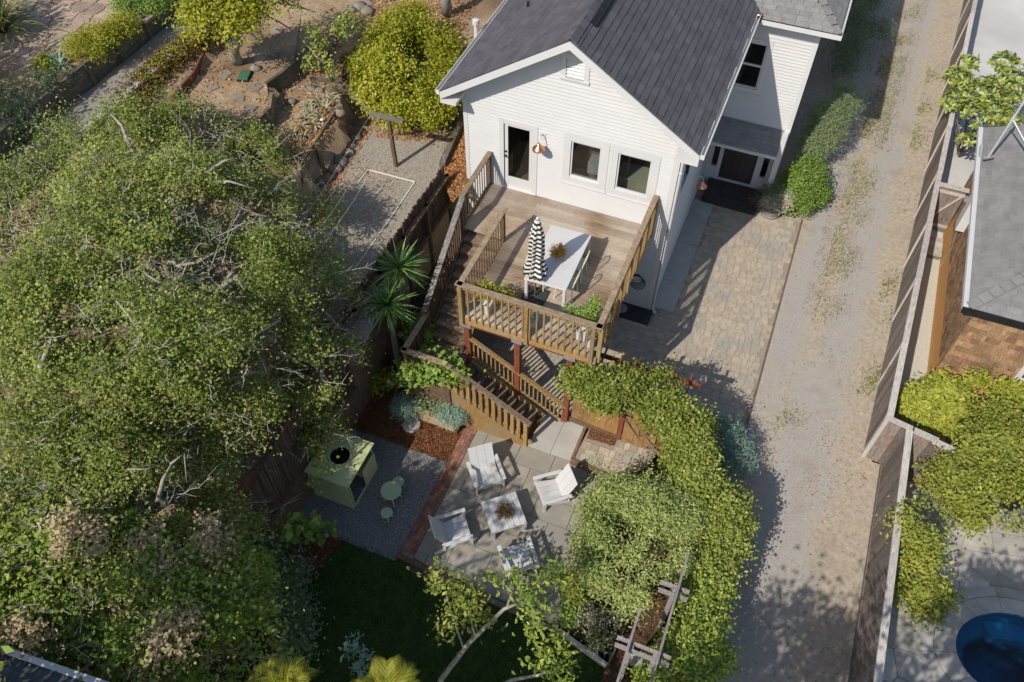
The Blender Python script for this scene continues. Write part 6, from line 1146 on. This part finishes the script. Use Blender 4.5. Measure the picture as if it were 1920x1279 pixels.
t = Thing('strappy_bed', P(590, 215, ZIR), 'pale cream and green strappy tufts filling the curved timber bed', 'plants'); n = 0
for x, y in ((552, 252), (565, 240), (575, 225), (585, 212), (600, 195), (615, 185), (570, 258), (588, 236), (600, 220), (612, 205), (625, 188), (580, 200)):
    for b in blades_mb(P(x, y, ZIR), 24, .34, .05, elev=(.1, 1.2), droop=.7): t.part('leaf', b, L_GREY if n % 5 else L_FLAX); n += 1
# yuccas and shrubs beside the stair
for (x, y, z), lb in (((748, 503, 3.45), 'yucca rosette nearer the house beside the stake fence'), ((727, 572, 3.15), 'yucca rosette nearer the lattice panel, catching flecks of sun')):
    c = P(x, y, z); t = Thing('yucca', (c[0], c[1], .95), lb, 'yucca', 'yuccas beside the stair'); t.part('trunk', MB().tube([(c[0], c[1], .9), tuple(c)], [.09, .07], 8), BARKD)
    for b in blades_mb(c, 105, .78, .055, elev=(-.6, 1.3), droop=.10): t.part('leaf', b, L_YUCCA)
shrub('leafy_plant', 'dark leafy plant on the strip between yuccas and stair', 'plant', [lob(795, 470, 1.0, .2), lob(812, 455, 1.0, .18), lob(785, 545, .95, .22)], 90, 9, .13, .07, L_DARK, sig=.13)
shrub('fig_shrub', 'lobed leaf shrub leaning over the stair landing', 'shrub', [lob(785, 612, 1.5, .28), lob(790, 640, 1.5, .22), lob(828, 690, 1.9, .3, .22), lob(790, 692, 1.7, .28, .22), lob(852, 700, 1.9, .22, .18), lob(765, 700, 1.4, .2, .18)], 250, 9, .13, .085, L_BOX, sig=.13, base=(-4.75, -5.3, -.1), rstem=.02)
shrub('yellow_shrub', 'small lime yellow shrub glowing on the dark mulch', 'shrub', [lob(712, 718, .35, .26, .2), lob(730, 712, .4, .2, .16), lob(700, 705, .3, .2, .15)], 130, 8, .07, .045, L_YEL, sig=.08)
shrub('ivy_wisps', 'thin green seedling plants at the gate landing edge', 'plant', [lob(1115, 872, .1, .2, .1), lob(1190, 893, .15, .25, .12)], 30, 8, .04, .015, L_MOUND, sig=.09)
# vine over gate and fence
LV = [lob(*q) for q in ((1085, 712, 2.1, 0.31), (1120, 722, 2.2, 0.36), (1160, 728, 2.25, 0.36), (1200, 735, 2.3, 0.36), (1238, 752, 2.3, 0.36), (1265, 780, 2.2, 0.36), (1287, 815, 2.1, 0.36), (1300, 852, 2.0, 0.39), (1298, 892, 1.9, 0.41), (1321, 925, 1.75, 0.43), (1346, 958, 1.65, 0.45), (1354, 1005, 1.55, 0.43), (1336, 1060, 1.5, 0.41), (1321, 1010, 1.4, 0.34), (1130, 752, 2.0, 0.30), (1185, 705, 2.2, 0.20), (1245, 715, 2.3, 0.22), (1310, 790, 2.0, 0.22), (1225, 790, 2.1, 0.20), (1371, 940, 1.7, 0.25), (1381, 985, 1.5, 0.25), (1316, 960, 1.5, 0.30), (1105, 690, 2.2, 0.18), (1260, 850, 1.8, 0.18), (1165, 765, 2.0, 0.20))]
shrub('flowering_vine', 'yellow green vine arching over the gate and along the curved fence', 'vine', LV, 1900, 30, .07, .042, L_IVY, sig=.12, base=(2.0, -4.6, 0), stems=14, gap=-.04, gs=3.2, stray=.3, low=-.5, shell=.6)
LV2 = [lob(*q) for q in ((1316, 1110, 1.4, 0.41), (1306, 1165, 1.4, 0.43), (1291, 1215, 1.35, 0.43), (1276, 1260, 1.3, 0.43), (1331, 1235, 1.1, 0.34), (1266, 1300, 1.2, 0.43), (1236, 1270, 1.0, 0.30))]
shrub('fence_creeper', 'green creeper covering the fence along the lower driveway', 'vine', LV2, 1100, 26, .07, .044, L_OAK2, sig=.13, base=(3.1, -10, 0), stems=8, gap=-.07, gs=3.4, low=-.5, shell=.6)
shrub('silver_shrub', 'feathery blue green shrub between the vine and the driveway', 'shrub', [lob(1362, 835, .7, .45), lob(1375, 870, .6, .42), lob(1345, 810, .7, .35)], 420, 14, .12, .014, L_SAGE, sig=.13, up=.8)
LM = [lob(*q) for q in ((1205, 950, 1.75, .5), (1150, 1000, 1.4, .55), (1310, 935, 1.6, .3), (1120, 960, 1.0, .3), (1175, 985, 1.7, .4), (1235, 1080, 1.3, .4), (1240, 1000, 1.8, .62), (1285, 970, 1.6, .45), (1205, 1065, 1.4, .55), (1130, 1070, 1.1, .45), (1185, 1115, .95, .4), (1150, 935, 1.3, .42), (1265, 1045, 1.5, .4), (1110, 1035, 1.0, .35))]
shrub('jasmine_mound', 'large soft ferny green mound spilling onto the patio edge', 'shrub', LM, 1500, 30, .07, .026, L_MOUND, sig=.13,  base=(1.9, -8, 0), stems=10, gap=-.05, gs=3.6, low=-.3, shell=.6, stray=.3)
shrub('lime_plant', 'lime green plant at the patio corner of the mound', 'plant', [lob(1085, 1095, .3, .25, .2), lob(1078, 1120, .25, .18, .15)], 140, 9, .07, .04, L_HEDGE, sig=.08); shrub('silver_plant', 'silvery leaved plant in the raised bed by the lawn', 'plant', [lob(1100, 1150, .15, .25, .18), lob(1140, 1170, .15, .28, .18), (1.6, -9.5, .15, .2, .2, .15)], 130, 9, .06, .03, L_GREY, sig=.09); shrub('bed_plant', 'green bedding plant at the lawn corner of the raised bed', 'plant', [lob(1068, 1152, .15, .22, .18), lob(1120, 1200, .1, .15, .12)], 120, 9, .06, .035, L_BOX, sig=.08)
# small leaning tree over the lawn
tb_ = tuple(P(788, 1350, -.2)); LS1 = [lob(*q) for q in ((822, 1085, 2.35, .26, .2), (850, 1110, 2.25, .3, .22), (878, 1125, 2.15, .28, .22), (850, 1160, 2.05, .28, .2), (900, 1165, 2.05, .25, .2), (835, 1180, 1.95, .2, .15))]; LS2 = [lob(*q) for q in ((975, 1095, 2.45, .28, .2), (1020, 1090, 2.45, .28, .2), (1000, 1130, 2.35, .32, .22), (1040, 1080, 2.45, .2, .15), (1010, 1175, 2.25, .28, .2), (930, 1080, 2.55, .18, .12), (1035, 1215, 2.05, .3, .22), (1050, 1255, 1.95, .3, .22), (1015, 1240, 1.95, .25, .2))]
t = Thing('leaning_tree', tb_, 'small leaning tree with pale trunk and sparse yellowing leaves over the lawn', 'tree'); mb = MB()
mb.tube([tb_, P(803, 1325, .4), P(830, 1270, 1.1), P(880, 1205, 1.75), P(945, 1142, 2.2), P(1000, 1120, 2.35)], [.075, .066, .056, .048, .036, .02], 9); t.part('trunk', mb, BARK, smooth=True); mb = MB()
for a, q in ((P(868, 1212, 1.65), ((850, 1160, 2.0), (835, 1110, 2.2))), (P(890, 1190, 1.85), ((880, 1150, 2.0), (870, 1115, 2.1))), (P(950, 1140, 2.2), ((960, 1110, 2.45), (930, 1080, 2.5))), (P(985, 1125, 2.3), ((1010, 1100, 2.45), (1040, 1078, 2.45))), (P(990, 1125, 2.3), ((1008, 1165, 2.2), (1030, 1210, 2.0)))): mb.tube([a] + [P(*k) for k in q], [.025, .018, .008], 6)
mb.tube([tb_, P(890, 1310, .8), P(960, 1275, 1.5), P(1010, 1266, 1.8), P(1050, 1250, 2.0)], [.06, .045, .036, .028, .012], 7); t.part('branch', mb, BARK, smooth=True)
t.part('yellow_leaves', F(LS1, 85, 9, .10, .05, sig=.12, off=tb_, low=-.6, shell=.3), L_IVY); t.part('green_leaves', F(LS2, 140, 9, .10, .048, sig=.12, off=tb_, low=-.6, shell=.3), L_OAK2)
def palm(c, label, n, L, a0, a1):
    t = Thing('palm', (c[0], c[1], -.2), label, 'palm', 'palms at the bottom edge'); t.part('trunk', MB().tube([(c[0], c[1], -.2), c], [.1, .08], 8), BARKD)
    for i in range(n):
        a = a0 + (a1 - a0) * (i + random.uniform(-.3, .3)) / n; el = random.uniform(.3, 1.35); h = Vector((math.cos(a), math.sin(a), 0)); sd = Vector((-h.y, h.x, 0)); p = Vector(c); ps = [p.copy()]; mb = MB(); M_ = 16
        for j in range(M_):
            e = el - 1.5 * (j / M_) ** 1.5; p = p + (h * math.cos(e) + Vector((0, 0, math.sin(e)))) * L / M_; ps.append(p.copy())
        mb.tube(ps, [.014 * (1 - .8 * j / M_) for j in range(M_ + 1)], 4)
        for j in range(3, M_ + 1):
            for q in (0,):
                b = ps[j - 1].lerp(ps[j], q); d = (ps[j] - ps[j - 1]).normalized(); ln = .36 * math.sin(math.pi * (.2 + .75 * j / M_)) + .08
                for s in (-1, 1):
                    e1 = b + (d * .75 + sd * s * .6 + Vector((0, 0, .12))).normalized() * ln * .55; e2 = e1 + (d * .8 + sd * s * .5 - Vector((0, 0, .35))).normalized() * ln * .45; wv = d.cross(sd * s).normalized() * 0 + d * .0; w1 = (d * .5 - sd * s * .6).normalized() * .007
                    mb.add([b - w1, b + w1, e1 + w1, e1 - w1, e2], [(0, 1, 2, 3), (3, 2, 4)])
        t.part('frond', mb, L_PALM)
palm(tuple(P(530, 1306, 4.0)), 'left palm with golden green fronds at the bottom edge', 13, .66, 0, 6.283); palm(tuple(P(725, 1298, 4.0)), 'right palm with golden green fronds at the bottom edge', 9, .55, 0, 6.283)
shrub('sapling', 'thin blue green sapling between the two palms', 'sapling', [lob(660, 1215, 2.2, .14, .1), lob(678, 1232, 2.2, .12, .1), lob(672, 1250, 2.1, .12, .1), lob(660, 1200, 2.4, .1, .1)], 26, 6, .12, .04, L_SAGE, sig=.07, base=P(690, 1310, .2), stems=3, bark=BARK)
# shrubs on the right
shrub('bright_hedge', 'bright lime hedge along the front of the shingled house', 'hedge', [lob(*q) for q in ((1722, 762, .85, .42), (1770, 748, 1.0, .48), (1828, 750, 1.05, .5), (1888, 765, 1.05, .5), (1950, 785, 1.0, .5), (1800, 785, .8, .45), (1740, 785, .6, .35))], 950, 20, .11, .048, L_HEDGE, sig=.13, gap=-.1, gs=3.6, up=.9, shell=.6)
shrub('green_shrub', 'large rounded yellow green shrub against the right edge', 'shrub', [lob(*q) for q in ((1790, 905, 1.4, .5), (1850, 850, 1.8, .62), (1905, 850, 1.9, .65), (1850, 925, 1.6, .62), (1915, 930, 1.5, .65), (1818, 955, 1.0, .42), (1885, 800, 1.7, .5), (1960, 880, 1.6, .6))], 1400, 24, .08, .045, L_HEDGE2, sig=.14, gap=-.08, gs=3.2, stray=.25, shell=.6); shrub('green_shrub', 'looser yellow green shrub leaning on the lower grey fence', 'shrub', [lob(*q) for q in ((1728, 990, 1.5, .48), (1772, 1010, 1.3, .45), (1730, 1055, 1.1, .45), (1778, 1050, .9, .38), (1715, 1105, .8, .3), (1755, 1105, .5, .3), (1735, 1135, .4, .22))], 640, 20, .08, .042, L_HEDGE2, sig=.13, gap=-.05, gs=3.4, stray=.3, shell=.55)
c0 = P(1850, 190, 2.0); t = Thing('rhododendron', (c0[0], c0[1], 0), 'glossy large leaved rhododendron between grey fence and neighbouring roof', 'shrub')
mb = MB(); vs = []
for j, (q, wd) in enumerate(((-.5, .08), (-.25, .75), (.05, 1.), (.3, .7), (.5, .02))): vs += [(q, -.23 * wd, .05 * wd), (q, 0, -.06 * abs(q)), (q, .23 * wd, .05 * wd)]
lmesh = []
for k in range(5): lmesh.append(MB().add(vs, [(3 * j + i, 3 * j + i + 1, 3 * j + i + 4, 3 * j + i + 3) for j in range(4) for i in (0, 1)], tint=.1 + .2 * k).mesh('leaf'))
LR = [lob(*q) for q in ((1860, 215, 2.2, .45), (1795, 150, 2.3, .38), (1845, 180, 2.5, .5), (1900, 165, 2.5, .5), (1830, 215, 2.2, .45), (1790, 190, 2.1, .35), (1880, 120, 2.4, .35), (1815, 120, 2.5, .25), (1885, 225, 2.2, .4), (1815, 265, 1.4, .25))]
pp, dd = clump_points(LR, 420, np.random.default_rng(5), low=-.2, shell=.7); cnt = 0
for p, d in zip(pp, dd):
    ax = Vector(d + np.array([0, 0, .6])).normalized(); s = random.random() * 6.28
    for k in range(7):
        a = s + k * 2 * math.pi / 7; x = ax.orthogonal().normalized(); x = Matrix.Rotation(a, 3, ax) @ x; dr = (x + ax * random.uniform(-.1, .6)).normalized(); L = random.uniform(.13, .21); z = (ax - dr * ax.dot(dr)).normalized(); y = z.cross(dr); R = Matrix((dr, y, z)).transposed(); pos = Vector(p) + dr * L * .6 - Vector(t.loc)
        if cnt < 300: o = link('leaf', lmesh[cnt % 5], L_RHODO, t.o); o.matrix_local = Matrix.Translation(pos) @ R.to_4x4() @ Matrix.Diagonal((L, L, L, 1))
        else:
            if cnt == 300: rest = MB()
            rest.add([tuple(R @ Vector(v) * L + pos + Vector(t.loc)) for v in vs], [(3 * j + i, 3 * j + i + 1, 3 * j + i + 4, 3 * j + i + 3) for j in range(4) for i in (0, 1)])
        cnt += 1
if cnt > 300: t.part('leaf_mass', rest, L_RHODO, kind='stuff')
mb = MB()
for l in LR: mb.tube(curve_pts((c0[0], c0[1] - .3, 0), l[:3], 4, .2), [.035, .03, .025, .02, .012], 6)
t.part('stem', mb, BARKD)
shrub('rosemary_shrub', 'tall wispy grey green shrub beside the house and driveway', 'shrub', [lob(*q) for q in ((1555, 220, 1.5, .5), (1530, 270, 1.0, .42), (1590, 190, 1.5, .36), (1545, 250, 1.2, .5), (1575, 178, 1.8, .28), (1520, 290, .8, .3))], 420, 22, .15, .014, L_DARK, sig=.14, up=.9, stray=.5, tb=.25); shrub('round_shrub', 'dense rounded green shrub beside the barrel planter', 'shrub', [lob(1505, 348, .6, .56), lob(1495, 375, .45, .45), lob(1515, 325, .6, .42), lob(1525, 365, .4, .38)], 900, 15, .07, .04, L_BOX, sig=.1, up=.7)
shrub('shaded_shrubs', 'row of dark wispy shrubs in the shadow of the rear wing', 'shrubs', [lob(*q) for q in ((1582, 128, .8, .36), (1592, 98, 1.0, .5), (1605, 50, 1.0, .55), (1620, 5, 1.0, .55), (1645, 60, .9, .35))], 700, 12, .13, .018, L_DARK, sig=.2, up=.9)
bp_ = P(1443, 402, .0); t = Thing('barrel_planter', bp_, 'half barrel planter with grey succulents at the porch corner', 'planter'); t.part('barrel', MB().lathe(tuple(bp_), [(0, 0), (.27, .0), (.31, .18), (.33, .36), (.30, .36), (.29, .32), (0, .32)], 22, close=False), BARREL)
for z, r in ((.1, .297), (.27, .325)): t.part('hoop', MB().lathe((bp_[0], bp_[1], z), [(r, 0), (r + .006, 0), (r + .006, .04), (r, .04)], 22, close=False), GALV)
t.part('foliage', foliage('foliage', [(bp_[0] + .08, bp_[1] - .04, .50, .34, .26, .16), (bp_[0] + .3, bp_[1] + .12, .62, .2, .25, .2), (bp_[0] - .25, bp_[1] - .02, .45, .14, .14, .12)], 420, 9, .05, .035, sig=.06, off=t.loc), L_GREY); t.part('dark_foliage', foliage('dark_foliage', [(bp_[0] - .1, bp_[1] + .28, .6, .32, .2, .25)], 160, 10, .12, .012, sig=.08, off=t.loc), L_DARK)
shrub('dry_plant', 'reddish brown dried plant at the porch step end', 'plant', [(bp_[0] - .42, bp_[1] + .12, .3, .25, .22, .22)], 130, 9, .07, .025, leafmat('dried_leaf', (.08, .05, .04), (.16, .10, .085), (.30, .22, .17)), sig=.07)
# trees below the frame whose shade falls on the lawn, drive and pool
for i, (lb, lobes, k, gp_) in enumerate((('shade tree standing beyond the lawn', [(-6.6, -17.2, 6.0, 1.5, 1.2, 1.2), (-4.6, -17.4, 6.3, 1.6, 1.2, 1.2), (-2.9, -17.3, 6.2, 1.6, 1.2, 1.2), (-5, -16.4, 4.6, 1.4, .8, .9), (-3, -16.4, 4.6, 1.4, .8, .9)], 1500, -.5), ('shade tree beyond the raised bed', [(-1.2, -17.0, 6.0, 1.3, 1.1, 1.1), (.6, -16.0, 5.4, 1.2, .9, 1.0), (1.6, -15.8, 6.4, 1.0, .9, 1.0)], 700, -.35), ('shade tree beyond the lower driveway', [(4.0, -15.5, 7.2, 1.2, 1.0, 1.0), (2.9, -14.6, 6.6, 1.0, .9, .9)], 420, -.1), ('shade tree beyond the pool', [(5.8, -12.7, 7.0, 1.4, .32, .35), (7.3, -12.1, 7.1, 1.4, .3, .35), (6.4, -13.5, 7.4, 1.5, .35, .4), (7.9, -11.5, 6.6, 1.2, .28, .3), (6.9, -14.4, 7.8, 1.5, .4, .4), (8.4, -13.0, 7.3, 1.3, .4, .4)], 700, -.2), ('tall sparse shade tree beyond the lawn', [(-6.4, -15.8, 8.2, .8, .45, .4), (-5.2, -15.6, 8.4, .7, .4, .35), (-6.0, -16.8, 8.6, .8, .45, .4), (-7.2, -16.4, 8.4, .8, .5, .4), (-4.6, -17.1, 8.8, .7, .4, .35), (-7.2, -15.4, 8.0, .7, .4, .35), (-3.4, -17.6, 8.6, .5, .3, .3)], 190, -.05), ('shade tree left of the stone terrace', [(-18.3, -7.0, 8.6, 1.5, 1.3, .9), (-19.6, -5.6, 8.8, 1.3, 1.2, .9), (-17.2, -8.2, 8.2, 1.2, 1.1, .8), (-20.8, -4.2, 8.8, 1.2, 1.1, .8)], 620, -.12))):
    b = (lobes[0][0] + .6, lobes[0][1] - .6, -.25); tree('shade_tree', lb, b, (b[0], b[1], 3.2), lobes, [('crown', F(lobes, k, 14, .12, .07, sig=.25, gap=gp_, gs=1.6, off=b, low=-.6), L_OAK2)], .16, BARKD, subs=1)
